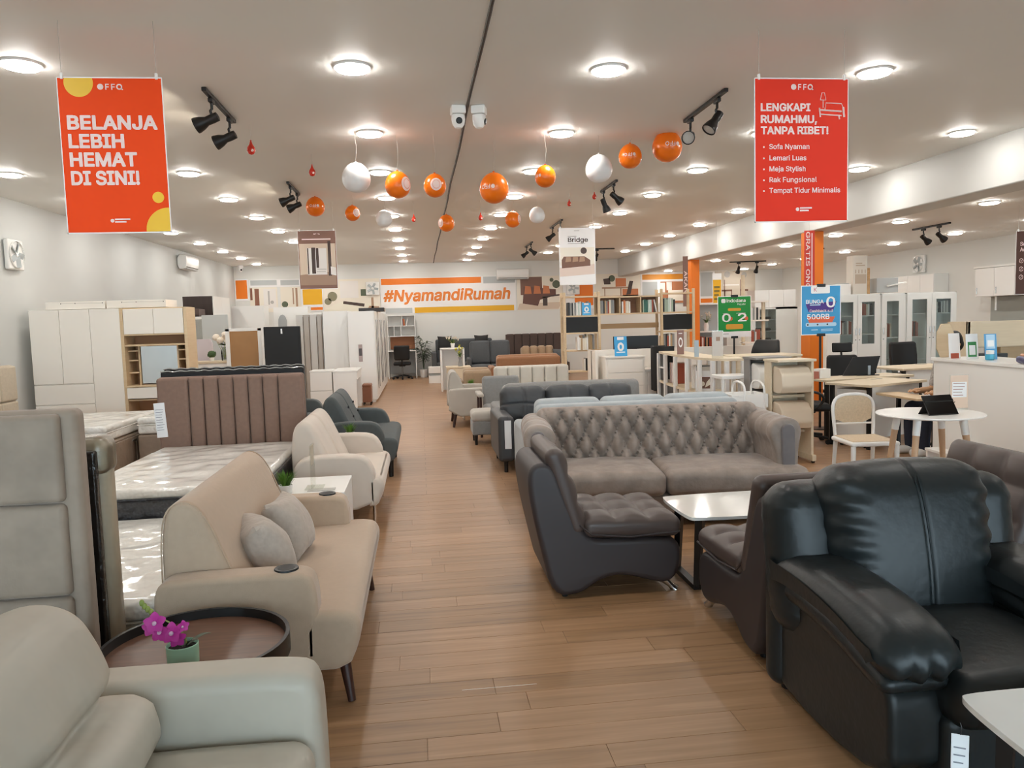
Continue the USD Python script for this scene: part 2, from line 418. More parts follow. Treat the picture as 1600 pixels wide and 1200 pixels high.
# ------------------------------------------------------------------ track lights
def aim(m, d):
    """Turns a mesh built along -z so that it points along d."""
    d = np.array(d, float); d /= np.linalg.norm(d)
    z = -d; x = np.cross([0, 0, 1.0], z)
    if np.linalg.norm(x) < 1e-6: x = np.array([1.0, 0, 0])
    x /= np.linalg.norm(x); y = np.cross(z, x)
    T = np.eye(4); T[:3, 0], T[:3, 1], T[:3, 2] = x, y, z
    m = m.copy(); m.apply_transform(T); return m
SPOTG = E('spot_lit', (1.0, .86, .68), 70.0)
LENS = M('spot_lens', 'b8b4ac', .3)
def track(x0, y0, x1, y1, z, heads, label, lit=None, spots=()):
    t = thing('track_light', label, 'track light', (0, 0, 0), group='black track spotlights')
    d = np.array([x1-x0, y1-y0, 0]); L = np.linalg.norm(d); d /= L
    ang = math.degrees(math.atan2(d[1], d[0]))
    part(t, 'rail', mv(RB(-L/2, L/2, -.018, .018, -.03, 0, .005, 1), (x0+x1)/2, (y0+y1)/2, z, rz=ang), BLACK)
    for f, dr in heads:
        c = np.array([x0, y0, z-.03])+d*L*f
        dr = np.array(dr, float)/np.linalg.norm(dr)
        part(t, 'adaptor', mv(RB(-.05, .05, -.017, .017, -.035, 0, .008, 1), *c, rz=ang), BLACK)
        p = c+[0, 0, -.15]
        side = np.array([dr[0], dr[1], 0]); side /= np.linalg.norm(side)+1e-9
        part(t, 'arm', TUBE([c+[0, 0, -.03], c+[0, 0, -.075]-side*.0, c+[0, 0, -.09]+side*.012, p], .011, 6), BLACK)
        bell = LATHE([(.02, .05), (.034, .045), (.036, .0), (.034, -.045), (.05, -.085), (.06, -.125), (.06, -.14), (.053, -.141), (.05, -.12)], 20)
        h = part(t, 'lamp_head', mv(aim(bell, dr), *p), BLACK)
        part(h, 'lens', mv(aim(LATHE([(.052, -.128), (.052, -.131)], 18), dr), *p), SPOTG if lit else LENS, False)
    return t
LD = (-1, .15, -.75); LL = (-1, .08, -.40)
RD = (.9, .2, -.7)
track(-1.53, 6.1, -1.53, 7.05, ZC, [(.22, LL), (.82, LL)], 'black ceiling track with two spotlights, right of the hanging orange poster', True)
track(-1.56, 9.95, -1.56, 10.85, ZC, [(.22, LL), (.82, LL)], 'black two-spot ceiling track above the brown wardrobe poster', True)
track(2.5, 6.05, 2.5, 7.02, ZC, [(.85, (-.5, -.9, -.35)), (.2, (-.7, -.2, -.9))], 'black two-spot ceiling track left of the hanging red poster, one lens facing out')
track(2.63, 10.0, 2.63, 10.87, ZC, [(.2, RD), (.85, (.4, .2, -.9))], 'black two-spot ceiling track beside the white balloon')
track(2.62, 13.85, 2.62, 15.1, ZC, [(.15, (.9, 0, -.2)), (.8, LD)], 'black two-spot ceiling track above the white sofa poster')
track(2.64, 17.7, 2.64, 18.9, ZC, [(.2, RD), (.8, LD)], 'farthest small black ceiling track left of the white sofa poster')
track(4.25, 19.75, 5.1, 19.75, ZC, [(.45, (-.3, .5, -.9))], 'black ceiling track with one spot, right of the white sofa poster')
track(8.57, 12.6, 8.57, 11.65, ZLOW, [(.3, (.8, .1, -.6)), (.72, (.8, .1, -.6))], 'black two-spot track on the low ceiling above the glass cabinets')
track(8.18, 19.65, 9.12, 19.5, ZLOW, [(.25, (0, .6, -.9)), (.75, (0, .6, -.9))], 'black two-spot track on the low ceiling above the green sign')
track(8.8, 16.9, 8.8, 16.0, ZLOW, [(.4, (.8, 0, -.6))], 'black ceiling track with one spot just right of the orange pillar')

# ------------------------------------------------------------------ ceiling cameras
def cctv(loc, rz, label):
    t = thing('security_camera', label, 'security camera', loc, rz, 'white ceiling security cameras')
    part(t, 'bracket', RB(-.06, .06, -.06, .06, -.07, 0, .012, 2), WHITE)
    h = part(t, 'housing', J(LATHE([(.02, -.07), (.056, -.075), (.058, -.11), (.05, -.15), (.03, -.178), (.005, -.186)], 24)), WHITE)
    part(h, 'lens', mv(aim(LATHE([(.012, .0), (.027, -.005), (.027, -.02), (.02, -.026)], 18), (0, -1, -.25)), 0, -.035, -.125), BLACK)
cctv((.385, 6.6, ZC), 5, 'white round ceiling camera just left of the dark cable')
cctv((.56, 6.6, ZC), 75, 'white round ceiling camera just right of the dark cable')
cctv((-5.05, 23.0, ZC), 35, 'small white camera high in the far left ceiling corner')

# ------------------------------------------------------------------ fabrics
def FAB(name, col, rough=.9, mott=(30, .07), sheen=.25, bump=(350, .25, .003), **kw):
    return M(name, col, rough, mott=mott, bump=bump, sheen_weight=sheen, sheen_roughness=.4, **kw)
def LEA(name, col, rough=.38, bump=(160, .12, .002), mott=(5, .06), **kw):
    return M(name, col, rough, mott=mott, bump=bump, **kw)
BEIGE = LEA('beige_leatherette', 'b9b1a2', .5, bump=(9, .25, .02))
TAN = FAB('tan_fabric', 'b79f88', mott=(30, .03))
CUSH = FAB('greige_cushion', 'b3a598', bump=(14, .35, .03))
CREAM = FAB('cream_fabric', 'd2c4b6', mott=(4, .06))
SLATE = FAB('slate_fabric', '565b5b', sheen=.1)
TAUPE = M('taupe_velvet', '94857a', .62, mott=(7, .28), bump=(40, .2, .01), sheen_weight=.25, sheen_roughness=.3)
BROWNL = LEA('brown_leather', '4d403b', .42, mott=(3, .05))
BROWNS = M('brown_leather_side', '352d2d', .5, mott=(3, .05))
BLACKL = LEA('black_leather', '1b2021', .40, bump=(26, .14, .012), specular_ior_level=.42)
WENGE = M('wenge_leg', '3a211a', .4)
SMATT = M('quilt_white', 'eceae4', .45, bump=(13, .9, .03), mott=(9, .05), coat_weight=1.0, coat_roughness=.08)
PLAST = M('plastic_side_dark', '3b3f48', .35, bump=(16, 1., .04), coat_weight=1.0, coat_roughness=.06, mott=(9, .3))
PLASTG = M('plastic_side_grey', 'a9a7a2', .35, bump=(16, 1., .04), coat_weight=1.0, coat_roughness=.07, mott=(7, .2))
MARBLE = M('marble_white', 'e9eae6', .12, mott=(2.2, .06), coat_weight=.6, coat_roughness=.04)
GREENP = M('grass_green', '6f9a3c', .5)
TAGW = M('tag_paper', 'eef0f2', .6)
TAGI = M('tag_ink', '8d919a', .7)
def leg_taper(x, y, h, r0, r1, dx=0, dy=0):
    return TUBE([(x, y, h), (x+dx, y+dy, 0)], [r0, r1], 12)
def button_mesh(r=.014): return BALL(r, sub=1, sy=.5)

# ------------------------------------------------------------------ beige sofa, nearest on the left
t = thing('sofa', 'beige leatherette sofa with plump folded back cushions, nearest the camera', 'sofa', (-.77, 1.385, 0), 90)
W = 1.85
part(t, 'base', RB(-W/2+.16, W/2-.16, -.38, .40, .1, .33, .03), BEIGE)
for s in (-1, 1):
    ar = [(.45, .1), (.45, .46), (.44, .60), (.37, .628), (.0, .632), (-.38, .632), (-.42, .6), (-.42, .1)]
    part(t, 'armrest', mv(EXT(ar, .17, .045, 4, .025, 2), s*(W/2-.085), 0, 0), BEIGE)
    c = s*(W/4-.083)
    part(t, 'seat_cushion', RB(c-W/4+.09, c+W/4-.09, -.43, .16, .31, .455, .055, 4, 8, (0, .015, .03)), BEIGE)
def fold(p, q):
    z = q[:, 2]
    cut = np.exp(-((z+.12)/.10)**2)
    p[:, 1] += np.where(q[:, 1] < 0, 1, .15)*.06*cut-np.where(q[:, 1] < 0, 1, 0)*.055*np.clip((-.12-z)/.3, 0, 1)*np.clip((1+z)*4, 0, 1)
    cx = np.clip(np.abs(q[:, 0]), 0, 1)
    p[:, 0] *= 1-.07*cut
    wr = np.sin(q[:, 0]*9+z*5)*.006*np.exp(-((z+.12)/.35)**2)
    p[:, 1] += np.where(q[:, 1] < 0, wr, 0)
    p[:, 0] *= 1-.06*np.clip(z, 0, 1)**2
    return p
for s in (-1, 1):
    c = s*(W/4-.075)
    m = RB(-W/4+.085, W/4-.085, -.16, .14, -.27, .25, .11, 6, 16, (.02, .045, .03), fold)
    part(t, 'back_cushion', mv(m, c, .235, .64, rx=-21), BEIGE)
part(t, 'backrest', RB(-W/2+.1, W/2-.1, .28, .44, .1, .78, .06, 3), BEIGE)
for x in (-.75, .75):
    for y in (-.33, .36): part(t, 'leg', leg_taper(x, y, .11, .025, .018), WENGE)

# ------------------------------------------------------------------ loveseats on the left of the aisle
def loveseat(name, label, loc, W, D, fab, arm, back, seat_z=.425, legs='wood', split=False, buttons=False, cups=False, clear=.17, arm_w=.14, arm_h=.6, af=.23):
    t = thing(name, label, 'loveseat', loc, 90)
    H = D/2
    ap = arm
    for s in (-1, 1):
        a = part(t, 'armrest', mv(EXT(ap, arm_w, .028, 4, .02, 1), s*(W/2-arm_w/2), 0, 0), fab)
        if cups:
            c = part(t, 'cup_holder', mv(LATHE([(.033, -.05), (.036, .002), (.048, .004), (.05, .001), (.05, -.004)], 28, cap=False), s*(W/2-arm_w/2), -af+.12, arm_h+.001), BLACK)
            part(c, 'cup_floor', mv(LATHE([(.045, .0), (.045, .003)], 24), s*(W/2-arm_w/2), -af+.12, arm_h), BLACKM, False)
    # seat runs out in front of the arms over the full width
    sp = [(-H+.2, clear), (H-.06, clear), (H-.015, clear+.1), (H, seat_z-.09), (H-.01, seat_z-.03), (H-.06, seat_z), (H-.25, seat_z+.005), (-H+.2, seat_z-.015)]
    inner = EXT(sp, W-2*arm_w+.01, .02, 2, .02, 1)
    fp = [(af-.07, clear), (H-.06, clear), (H-.015, clear+.1), (H, seat_z-.09), (H-.01, seat_z-.03), (H-.06, seat_z), (af-.07, seat_z)]
    part(t, 'seat', J(inner, EXT(fp, W, .04, 4, .02, 1)), fab)
    n = 2 if split else 1
    bw = (W-2*arm_w+.015)/n
    for i in range(n):
        x = (i-(n-1)/2)*bw
        b = part(t, 'backrest', mv(EXT(back, bw-.004, .05 if split else .032, 5, .02, 2, m=2), x, 0, 0), fab)
        if not split:
            sp_ = chaikin(back, 2); sp_ = sp_[(sp_[:, 1] > seat_z-.05)]; k0 = int(np.argmin(sp_[:, 0]+sp_[:, 1])); sp_ = np.roll(sp_, -k0, 0)
            for sx in (-1, 1): part(b, 'seam', TUBE([(sx*(bw/2-.006), -q[0]*.997, .42+(q[1]-.42)*.99) for q in sp_], .0035, 5), fab)
        if buttons:
            for z, f in ((.62, -.105), (.72, -.155)):
                part(b, 'button', mv(BALL(.016, sub=1, sy=.6), x, -f-.015, z), BLACKM)
    for x in (-W/2+.12, W/2-.12):
        for y, sg in ((-H+.09, -1), (H-.1, 1)):
            if legs == 'wood': part(t, 'leg', leg_taper(x, y, clear+.02, .027, .017, (.03 if x > 0 else -.03), sg*.03), WENGE)
            elif legs == 'block': part(t, 'leg', leg_taper(x, y, clear+.02, .03, .024), BLACK)
            else: part(t, 'leg', leg_taper(x, y, clear+.02, .014, .014), CHROME)
    return t
armT = [(-.41, .17), (-.41, .53), (-.38, .585), (-.33, .6), (.15, .6), (.21, .585), (.235, .53), (.24, .40), (.235, .17)]
backT = [(-.40, .17), (-.41, .55), (-.40, .80), (-.36, .885), (-.28, .895), (-.215, .82), (-.14, .62), (-.06, .44), (-.02, .36), (-.02, .17)]
loveseat('loveseat', 'tan fabric loveseat with two black cup holders in its arms', (-.70, 3.92, 0), 1.56, .82, TAN, armT, backT, cups=True)
def pillow(sz, th, seed=0, n=14):
    """Stuffed square cushion lying in xz, bulging along y."""
    g = np.linspace(-1, 1, n); A, B = np.meshgrid(g, g, indexing='ij')
    e = ((1-A**2)*(1-B**2)).clip(0)**.42
    pin = 1-.10*(1-A**2)*np.abs(B)**3
    pin2 = 1-.10*(1-B**2)*np.abs(A)**3
    vs, fs = [], []
    idx = np.arange(n*n).reshape(n, n)
    q = np.stack([idx[:-1, :-1], idx[1:, :-1], idx[1:, 1:], idx[:-1, 1:]], -1).reshape(-1, 4)
    tr = np.vstack([q[:, [0, 1, 2]], q[:, [0, 2, 3]]])
    for s in (-1, 1):
        P = np.stack([A*sz/2*pin2, s*th/2*e, B*sz/2*pin], -1).reshape(-1, 3)
        w = meshkit.fbm(P*9+seed, 3, seed)-.5
        P[:, 1] += s*w*.03*e.ravel()
        vs.append(P); fs.append((tr if s < 0 else tr[:, ::-1])+(0 if s < 0 else n*n))
    m = TM(np.vstack(vs), np.vstack(fs)); m.merge_vertices(); return m
single('cushion', mv(mv(pillow(.34, .22, 1), 0, 0, 0, rx=-30, rz=115), -.765, 3.66, .57), CUSH, 'grey-beige velvet cushion standing in front on the tan loveseat', 'cushion', 'cushions on the tan loveseat')
single('cushion', mv(mv(pillow(.34, .21, 2), 0, 0, 0, rx=-26, rz=84), -.715, 4.03, .57), CUSH, 'grey-beige velvet cushion leaning behind the other on the tan loveseat', 'cushion', 'cushions on the tan loveseat')
armC = [(-.37, .17), (-.37, .50), (-.32, .58), (-.22, .605), (.08, .605), (.19, .575), (.245, .48), (.255, .40), (.255, .17)]
backC = [(-.38, .17), (-.40, .55), (-.385, .78), (-.33, .86), (-.26, .86), (-.2, .78), (-.13, .62), (-.05, .44), (-.02, .36), (-.02, .17)]
loveseat('loveseat', 'cream fabric loveseat on thin chrome legs beside the white side table', (-.64, 6.60, 0), 1.32, .64, CREAM, armC, backC, legs='chrome', split=True, af=.25, clear=.19)
sl = loveseat('loveseat', 'slate grey loveseat with buttoned back, beyond the cream loveseat', (-.66, 8.68, 0), 1.42, .78, SLATE, armC, backC, legs='block', split=True, buttons=True, af=.25)
dup(sl, (-1.62, 10.2, 0), 90, 'slate grey loveseat half hidden behind the mauve headboard')

# ------------------------------------------------------------------ round side table and orchid
t = thing('side_table', 'round dark wood side table with a raised black rim', 'side table', (-.825, 2.735, 0))
TABW = WOOD('walnut_top', [(0, '4a3226'), (.5, '6b4a38'), (1, '8a6650')], (4, 40, 4), .35, rand=False, amt=.85)
part(t, 'tabletop', CYL(.305, .455, .478, 48), TABW, 30)
part(t, 'rim', LATHE([(.302, .44), (.318, .44), (.318, .512), (.304, .512), (.302, .44)], 56, cap=False), BLACK, 30)
for a in (30, 150, 270):
    c, s_ = math.cos(math.radians(a)), math.sin(math.radians(a))
    part(t, 'leg', TUBE([(c*.2, s_*.2, .455), (c*.27, s_*.27, 0)], .013, 8), BLACK)
part(t, 'lower_ring', TUBE([(math.cos(a)*.262, math.sin(a)*.262, .06) for a in np.linspace(0, 2*PI, 33)], .007, 6), BLACK)
t = thing('orchid', 'magenta artificial orchid in a mint green pot on the round table', 'potted orchid', (-.835, 2.62, .479))
MINT = M('mint_pot', 'a9d2b6', .5); SOIL = M('soil_dark', '2f2a22', .9, mott=(120, .6), bump=(180, 1., .01))
PETAL = M('petal_magenta', 'c7289a', .5, sheen_weight=.3); LIP = M('petal_lip', 'e0b8d4', .5); STEMG = M('stem_green', '8a9a4c', .5); LEAFD = M('leaf_dark', '4f5d4a', .45)
pt = part(t, 'pot', LATHE([(.04, 0), (.05, .004), (.052, .07), (.050, .072), (.047, .066), (.047, .055)], 28, cap=False), MINT)
part(pt, 'soil', LATHE([(.0475, .05), (.0475, .058), (.02, .063)], 20), SOIL)
stem = bez((.012, .005, .055), (.02, 0, .12), (-.02, -.01, .15), (-.085, -.01, .17), (-.12, 0, .22), n=18)
part(t, 'stem', TUBE(stem, .0026, 6), STEMG)
def leafblade(L, w, bend, n=9, curl=.25):
    u = np.linspace(0, 1, n); wd = w*np.sin(PI*np.clip(u*.93+.05, 0, 1))**.8
    z = bend*np.sin(u*PI*.6)
    V = np.vstack([np.stack([u*L, -wd, z+wd*curl], 1), np.stack([u*L, 0*u, z], 1), np.stack([u*L, wd, z+wd*curl], 1)])
    V2 = V.copy(); V2[:, 2] -= .0012
    F = []
    for k in range(n-1):
        for a in (0, n):
            F += [[a+k, a+k+1, a+n+k+1], [a+k, a+n+k+1, a+n+k]]
    F = np.array(F)
    return TM(np.vstack([V, V2]), np.vstack([F[:, ::-1], F+3*n]))
for a, L in ((25, .085), (-20, .05), (175, .07), (120, .05)):
    part(t, 'leaf', mv(leafblade(L, .012, .03), 0.008, 0, .058, rz=a), LEAFD)
def flower(r):
    ms = []
    for k in range(5):
        m = leafblade(r*1.0, r*.42, r*.18, 7, .12)
        ms.append(mv(m, 0, 0, 0, rz=72*k+18))
    return J(ms)
for (p, r, rx, rz) in (((-.075, -.022, .158), .036, 75, 10), ((-.062, -.02, .125), .034, 82, -15), ((-.025, -.018, .118), .036, 70, 5), ((-.012, -.012, .095), .03, 95, 20), ((.01, -.01, .135), .02, 80, 30), ((-.09, -.015, .14), .03, 80, 15)):
    f = part(t, 'flower', mv(flower(r), *p, rx=rx, rz=rz), PETAL, True)
    part(f, 'flower_lip', BALL(r*.22, p[0], p[1]-.008, p[2], 1), LIP)
for p in stem[-4:]: part(t, 'bud', BALL(.0085, *p, sub=1, sz=1.4), STEMG)

# ------------------------------------------------------------------ beds on the left
HBG = M('headboard_velvet', '998878', .7, mott=(6, .16), bump=(60, .2, .006), sheen_weight=.15)
PANELB = FAB('mauve_fabric', '846b5e', sheen=.1)
CARD = M('board_tan', 'a89a84', .6, coat_weight=.8, coat_roughness=.08, bump=(12, .5, .02))
def mattress(parent_name, label, b, z0, z1, side, top=SMATT, tf=.45):
    x0, x1, y0, y1 = b
    t = thing(parent_name, label, 'mattress', ((x0+x1)/2, (y0+y1)/2, z0))
    h = z1-z0; w, d = (x1-x0)/2, (y1-y0)/2
    def wr(p, q):
        top_ = q[:, 2] > .3
        f = meshkit.fbm(p*np.array([7, 9, 3]), 3, 5)-.5
        p[:, 2] += np.where(top_, f*.035*np.clip(1.0-np.maximum(abs(q[:, 0]), abs(q[:, 1]))**6, 0, 1), 0)
        return p
    part(t, 'quilted_top', RB(-w, w, -d, d, h*(1-tf), h, min(.05, h*.2), 4, (26, 34, 2), (0, 0, .012), wr), top, 50)
    part(t, 'side_band', RB(-w+.004, w-.004, -d+.004, d-.004, 0, h*(1.04-tf), .03, 3, (20, 26, 3)), side, 50)
    part(t, 'piping', J(TUBE([(sx*w*.995, sy*d*.995, h*(1.01-tf)) for sx, sy in ((-1, -1), (1, -1), (1, 1), (-1, 1), (-1, -1))], .008, 6)), side)
    return t
# nearest bed: tufted headboard and plastic wrapped mattress behind the beige sofa
t = thing('bed', 'bed with tall grey-beige panelled velvet headboard at the left edge', 'bed', (-2.02, 3.08, 0))
def tile(x0, x1, z0, z1): return RB(x0, x1, -.06, .0, z0, z1, .022, 3, 6, (0, .012, 0))
part(t, 'headboard_frame', RB(-.72, .72, -.03, .06, .0, 1.315, .03, 3), HBG)
for x0, x1 in ((-.69, -.355), (-.35, .155), (.16, .665)):
    for z0, z1 in ((.12, .60), (.605, .96), (.965, 1.30)):
        part(t, 'tufted_panel', tile(x0, x1, z0, z1), HBG)
part(t, 'bed_base', RB(-.7, .72, -1.95, -.07, .06, .28, .03, 2), HBG)
for x in (-.6, .62):
    for y in (-1.85, -.2): part(t, 'leg', leg_taper(x, y, .08, .03, .025), BLACK)
mattress('mattress', 'white plastic-wrapped mattress half hidden behind the beige sofa cushions', (-2.68, -1.28, 1.2, 2.985), .285, .50, PLASTG)
# wrapped headboard leaning against it
t = thing('wrapped_headboard', 'plastic-wrapped spare headboard standing on edge beside the velvet headboard', 'headboard', (-1.97, 3.27, 0))
part(t, 'black_backing', RB(-.66, .665, -.075, -.035, 0, 1.13, .012, 2), M('wrap_black', '101214', .25, bump=(30, .8, .02), coat_weight=1., coat_roughness=.06))
part(t, 'padded_front', RB(-.66, .69, -.03, .09, 0, 1.17, .05, 4, (3, 2, 8)), CARD)
part(t, 'plastic_cap', RB(-.668, .70, -.05, .098, 1.02, 1.183, .05, 3), PANE('plastic_film', (.95, .95, .93), .3))
# second bed: bare white mattress in film
t = thing('bed', 'low grey bed base under the film-wrapped mattress beside the tan loveseat', 'bed base', (-1.68, 4.20, 0))
part(t, 'base_box', RB(-.56, .555, -.74, .74, .07, .2, .03, 2), SLATE)
for x in (-.48, .48):
    for y in (-.66, .66): part(t, 'leg', leg_taper(x, y, .09, .03, .025), BLACK)
mattress('mattress', 'low white mattress in glossy film between headboard and tan loveseat', (-2.27, -1.115, 3.42, 4.97), .205, .435, PLASTG)
# third bed: mauve channel headboard
t = thing('bed', 'bed with mauve vertical-channel headboard', 'bed', (-1.63, 6.98, 0))
part(t, 'headboard_frame', RB(-.655, .59, -.02, .05, .0, 1.195, .03, 3), PANELB)
ch = [-.65, -.40, -.285, -.17, -.055, .06, .175, .29, .63]
ch = [-.65, -.385, -.26, -.135, -.01, .115, .24, .37, .585]
for a, b in zip(ch[:-1], ch[1:]):
    part(t, 'channel', RB(a+.002, b-.002, -.075, -.01, .2, 1.19, .026, 4, (3, 1, 4), (0, .006, 0)), PANELB)
part(t, 'bed_base', RB(-.62, .54, -1.92, -.08, .07, .27, .03, 2), SLATE)
for x in (-.5, .5):
    for y in (-1.8, -.2): part(t, 'leg', leg_taper(x, y, .09, .03, .025), BLACK)
tg = part(t, 'price_card', mv(RB(-.045, .045, -.002, .002, -.3, 0, .0015, 1, 1), -.63, -.085, .98, ry=-3), TAGW, False)
part(tg, 'card_print', mv(LINES(-.035, .035, -.06, .004, 9, .022), -.63, -.088, .98, ry=-3), TAGI, False)
mattress('mattress', 'white mattress with dark film-wrapped sides under the mauve headboard', (-2.25, -1.09, 5.04, 6.88), .285, .60, PLAST, tf=.22)
for i, (y, z, dx) in enumerate(((7.14, 1.235, 0), (7.30, 1.25, -.02))):
    t = thing('wrapped_board', ('black film-wrapped headboard standing directly behind the mauve headboard', 'second black film-wrapped headboard stacked behind the first')[i], 'headboard', (-1.64+dx, y, 0), group='black wrapped headboards')
    part(t, 'board', RB(-.66, .58, -.04, .04, 0, z, .02, 2), BLACKM)
    part(t, 'film_edge', J([TUBE([(x, -.043+.012*math.sin(x*37), z+.003+.004*math.sin(x*61+i)) for x in np.linspace(-.66, .58, 60)], .005, 5)]), PLASTG)
# drawer beds by the wardrobe
t = thing('bed', 'grey-brown upholstered drawer bed wrapped in film in front of the white wardrobe', 'bed', (-4.0, 9.2, 0))
GB = M('greybrown_fabric', '8f7d6c', .6, mott=(8, .12), coat_weight=.7, coat_roughness=.12, bump=(14, .4, .02))
part(t, 'bed_base', RB(-.62, .62, -.6, .95, .03, .42, .03, 3), GB)
part(t, 'drawer_front', RB(.605, .632, -.5, .2, .09, .38, .008, 1), GB)
part(t, 'drawer_front', RB(.605, .632, .24, .9, .09, .38, .008, 1), GB)
part(t, 'drawer_handle', RB(.63, .645, .10, .22, .32, .35, .006, 1), CHROME)
part(t, 'drawer_handle', RB(.63, .645, .62, .74, .32, .35, .006, 1), CHROME)
mattress('mattress', 'white film-wrapped mattress on the drawer bed in front of the wardrobe', (-4.62, -3.37, 8.58, 10.18), .425, .60, SMATT)
t = thing('bed', 'second film-wrapped drawer bed, between the drawer bed and the mauve headboard', 'bed', (-2.95, 10.05, 0))
part(t, 'bed_base', RB(-.36, .55, -.75, .6, .03, .40, .03, 3), GB)
mattress('mattress', 'white film-wrapped mattress in front of the oak vanity unit', (-3.31, -2.4, 9.3, 10.65), .405, .60, SMATT)

# ------------------------------------------------------------------ white side table, grass, sign holder
t = thing('side_table', 'small white cube side table beside the cream loveseat', 'side table', (-.755, 5.40, 0))
part(t, 'tabletop', RB(-.215, .215, -.29, .29, .475, .50, .004, 1), WHITE)
for x in (-.2, .2): part(t, 'side_panel', RB(x-.012, x+.012, -.285, .285, 0, .476, .003, 1), WHITE)
part(t, 'back_panel', RB(-.2, .2, .265, .285, .05, .476, .003, 1), WHITE)
part(t, 'drawer', RB(-.185, .185, -.288, -.268, .33, .465, .003, 1), WHITE)
part(t, 'shelf', RB(-.19, .19, -.27, .27, .10, .12, .003, 1), WHITE)
def grass(loc, r, h, n, label, seed, pot=True):
    t = thing('grass_pot', label, 'potted grass', loc)
    g = random.Random(seed); ms = []
    part(t, 'pot', LATHE([(.03, 0), (.045, .004), (.05, .055), (.047, .057), (.045, .05)], 20, cap=True), WHITEM)
    for i in range(n):
        a = g.uniform(0, 2*PI); l = h*g.uniform(.6, 1.05); o = g.uniform(.25, 1.1)*r; w = .0035
        b = np.array([math.cos(a)*.03*g.random(), math.sin(a)*.03*g.random(), .05])
        e = b+[math.cos(a)*o, math.sin(a)*o, l]
        mid = b+(e-b)*.5+[0, 0, l*.18]
        sd = np.array([-math.sin(a), math.cos(a), 0])*w
        ms.append(TM([b-sd, b+sd, mid+sd*.8, mid-sd*.8, e], [[0, 1, 2], [0, 2, 3], [3, 2, 4], [2, 1, 0], [3, 2, 0], [4, 2, 3]]))
    part(t, 'blades', J(ms), GREENP, False, kind='stuff'); return t
grass((-.93, 5.17, .501), .07, .10, 110, 'small potted grass on the near edge of the white side table', 4)
t = thing('sign_holder', 'clear acrylic sign holder standing on the white side table', 'sign holder', (-.765, 5.30, .501))
ACR = _m['acrylic'] = usdkit.material(stage, '/World/Looks/acrylic', {'t': ('transparent_bsdf', {'color': (.93, .94, .92)}), 'g': ('glossy_bsdf', {'color': (1., 1., 1.), 'roughness': .12}), 'x': ('mix_closure', {'fac': .06})}, [('t.BSDF', 'x.closure1'), ('g.BSDF', 'x.closure2')], surface='x.closure')
part(t, 'holder_panel', RB(-.006, .006, -.075, .075, .006, .30, .002, 1), ACR, False)
part(t, 'holder_foot', RB(-.05, .07, -.08, .08, 0, .006, .002, 1), ACR, False)
part(t, 'paper_insert', RB(-.001, .001, -.07, .07, .16, .295, .0005, 1), M('paper_tan', 'cdbfae', .6), False)
t = thing('leaflet', 'grey leaflet lying flat on the white side table', 'leaflet', (-.70, 5.22, .501))
part(t, 'sheet', BX(-.09, .09, -.04, .04, 0, .003), M('paper_grey', 'bdbab4', .6), False)
t = thing('side_table', 'low white side table between the cream and slate loveseats', 'side table', (-.85, 7.62, 0))
part(t, 'tabletop', RB(-.2, .2, -.2, .2, .475, .50, .004, 1), WHITE)
for x in (-.185, .185): part(t, 'side_panel', RB(x-.012, x+.012, -.19, .19, 0, .476, .003, 1), WHITE)
grass((-.72, 7.58, .501), .07, .10, 90, 'potted grass between the cream and slate loveseats', 9)

# ------------------------------------------------------------------ brown armless chairs around the coffee table
shell = [(-.36, .02), (-.42, .28), (-.475, .55), (-.49, .70), (-.47, .775), (-.41, .80), (-.335, .775), (-.285, .65), (-.22, .46), (-.15, .36), (-.08, .335), (.31, .33), (.385, .30), (.405, .22), (.385, .11), (.32, .05), (.22, .07), (.10, .11), (0, .12), (-.10, .09), (-.20, .02)]
def tuft(nx, nz, ax, ay, depth, sgn):
    """Square quilting: seams at the cell borders of the face along axis 'sgn'."""
    def f(p, q):
        face, s = sgn
        on = (q[:, face]*s > .2)
        a, b = q[:, ax], q[:, ay]
        u, v = (a+1)/2*nx, (b+1)/2*nz
        h = np.minimum(np.abs(np.sin(PI*u)), 1)**.4*np.minimum(np.abs(np.sin(PI*v)), 1)**.4
        h = np.where((np.abs(a) > .999) | (np.abs(b) > .999), 1, h)
        edge = np.clip((1-np.maximum(np.abs(a), np.abs(b)))*6, 0, 1)
        p[:, face] += np.where(on, s*(h-.65)*depth*edge, 0)
        return p
    return f
def armless(label, loc, rz):
    t = thing('armless_chair', label, 'armless chair', loc, rz, 'brown armless lounge chairs')
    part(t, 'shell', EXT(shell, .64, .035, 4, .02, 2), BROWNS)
    seat = RB(-.325, .325, -.29, .29, -.06, .06, .05, 4, (24, 24, 2), (0, 0, .012), tuft(3, 3, 0, 1, .045, (2, 1)))
    part(t, 'seat_cushion', mv(seat, 0, -.115, .395, rx=2), BROWNL, 50)
    back = RB(-.325, .325, -.05, .05, -.26, .26, .045, 4, (24, 2, 22), (0, .012, 0), tuft(3, 3, 0, 2, .045, (1, -1)))
    part(t, 'back_cushion', mv(back, 0, .27, .62, rx=-17), BROWNL, 50)
    for x in (-.322, .322): part(t, 'piping', TUBE([(x, -.39, .36), (x, -.1, .345), (x, .13, .37), (x, .2, .43)], .006, 6), BROWNS)
    for x in (-.25, .25):
        part(t, 'front_leg', TUBE([(x, -.24, .11), (x*1.03, -.30, .075), (x*1.06, -.345, .03), (x*1.08, -.375, .002)], [.034, .03, .018, .026], 12), CHROME)
        part(t, 'rear_foot', CYL(.018, 0, .03, 12, x=x, y=.28), BLACK)
    return t
ac = armless('brown tufted armless chair side-on at the left of the coffee table', (1.055, 4.53, 0), 90)
dup(ac, (1.79, 3.60, 0), 180, 'brown armless chair facing away, between the coffee table and the black armchair')
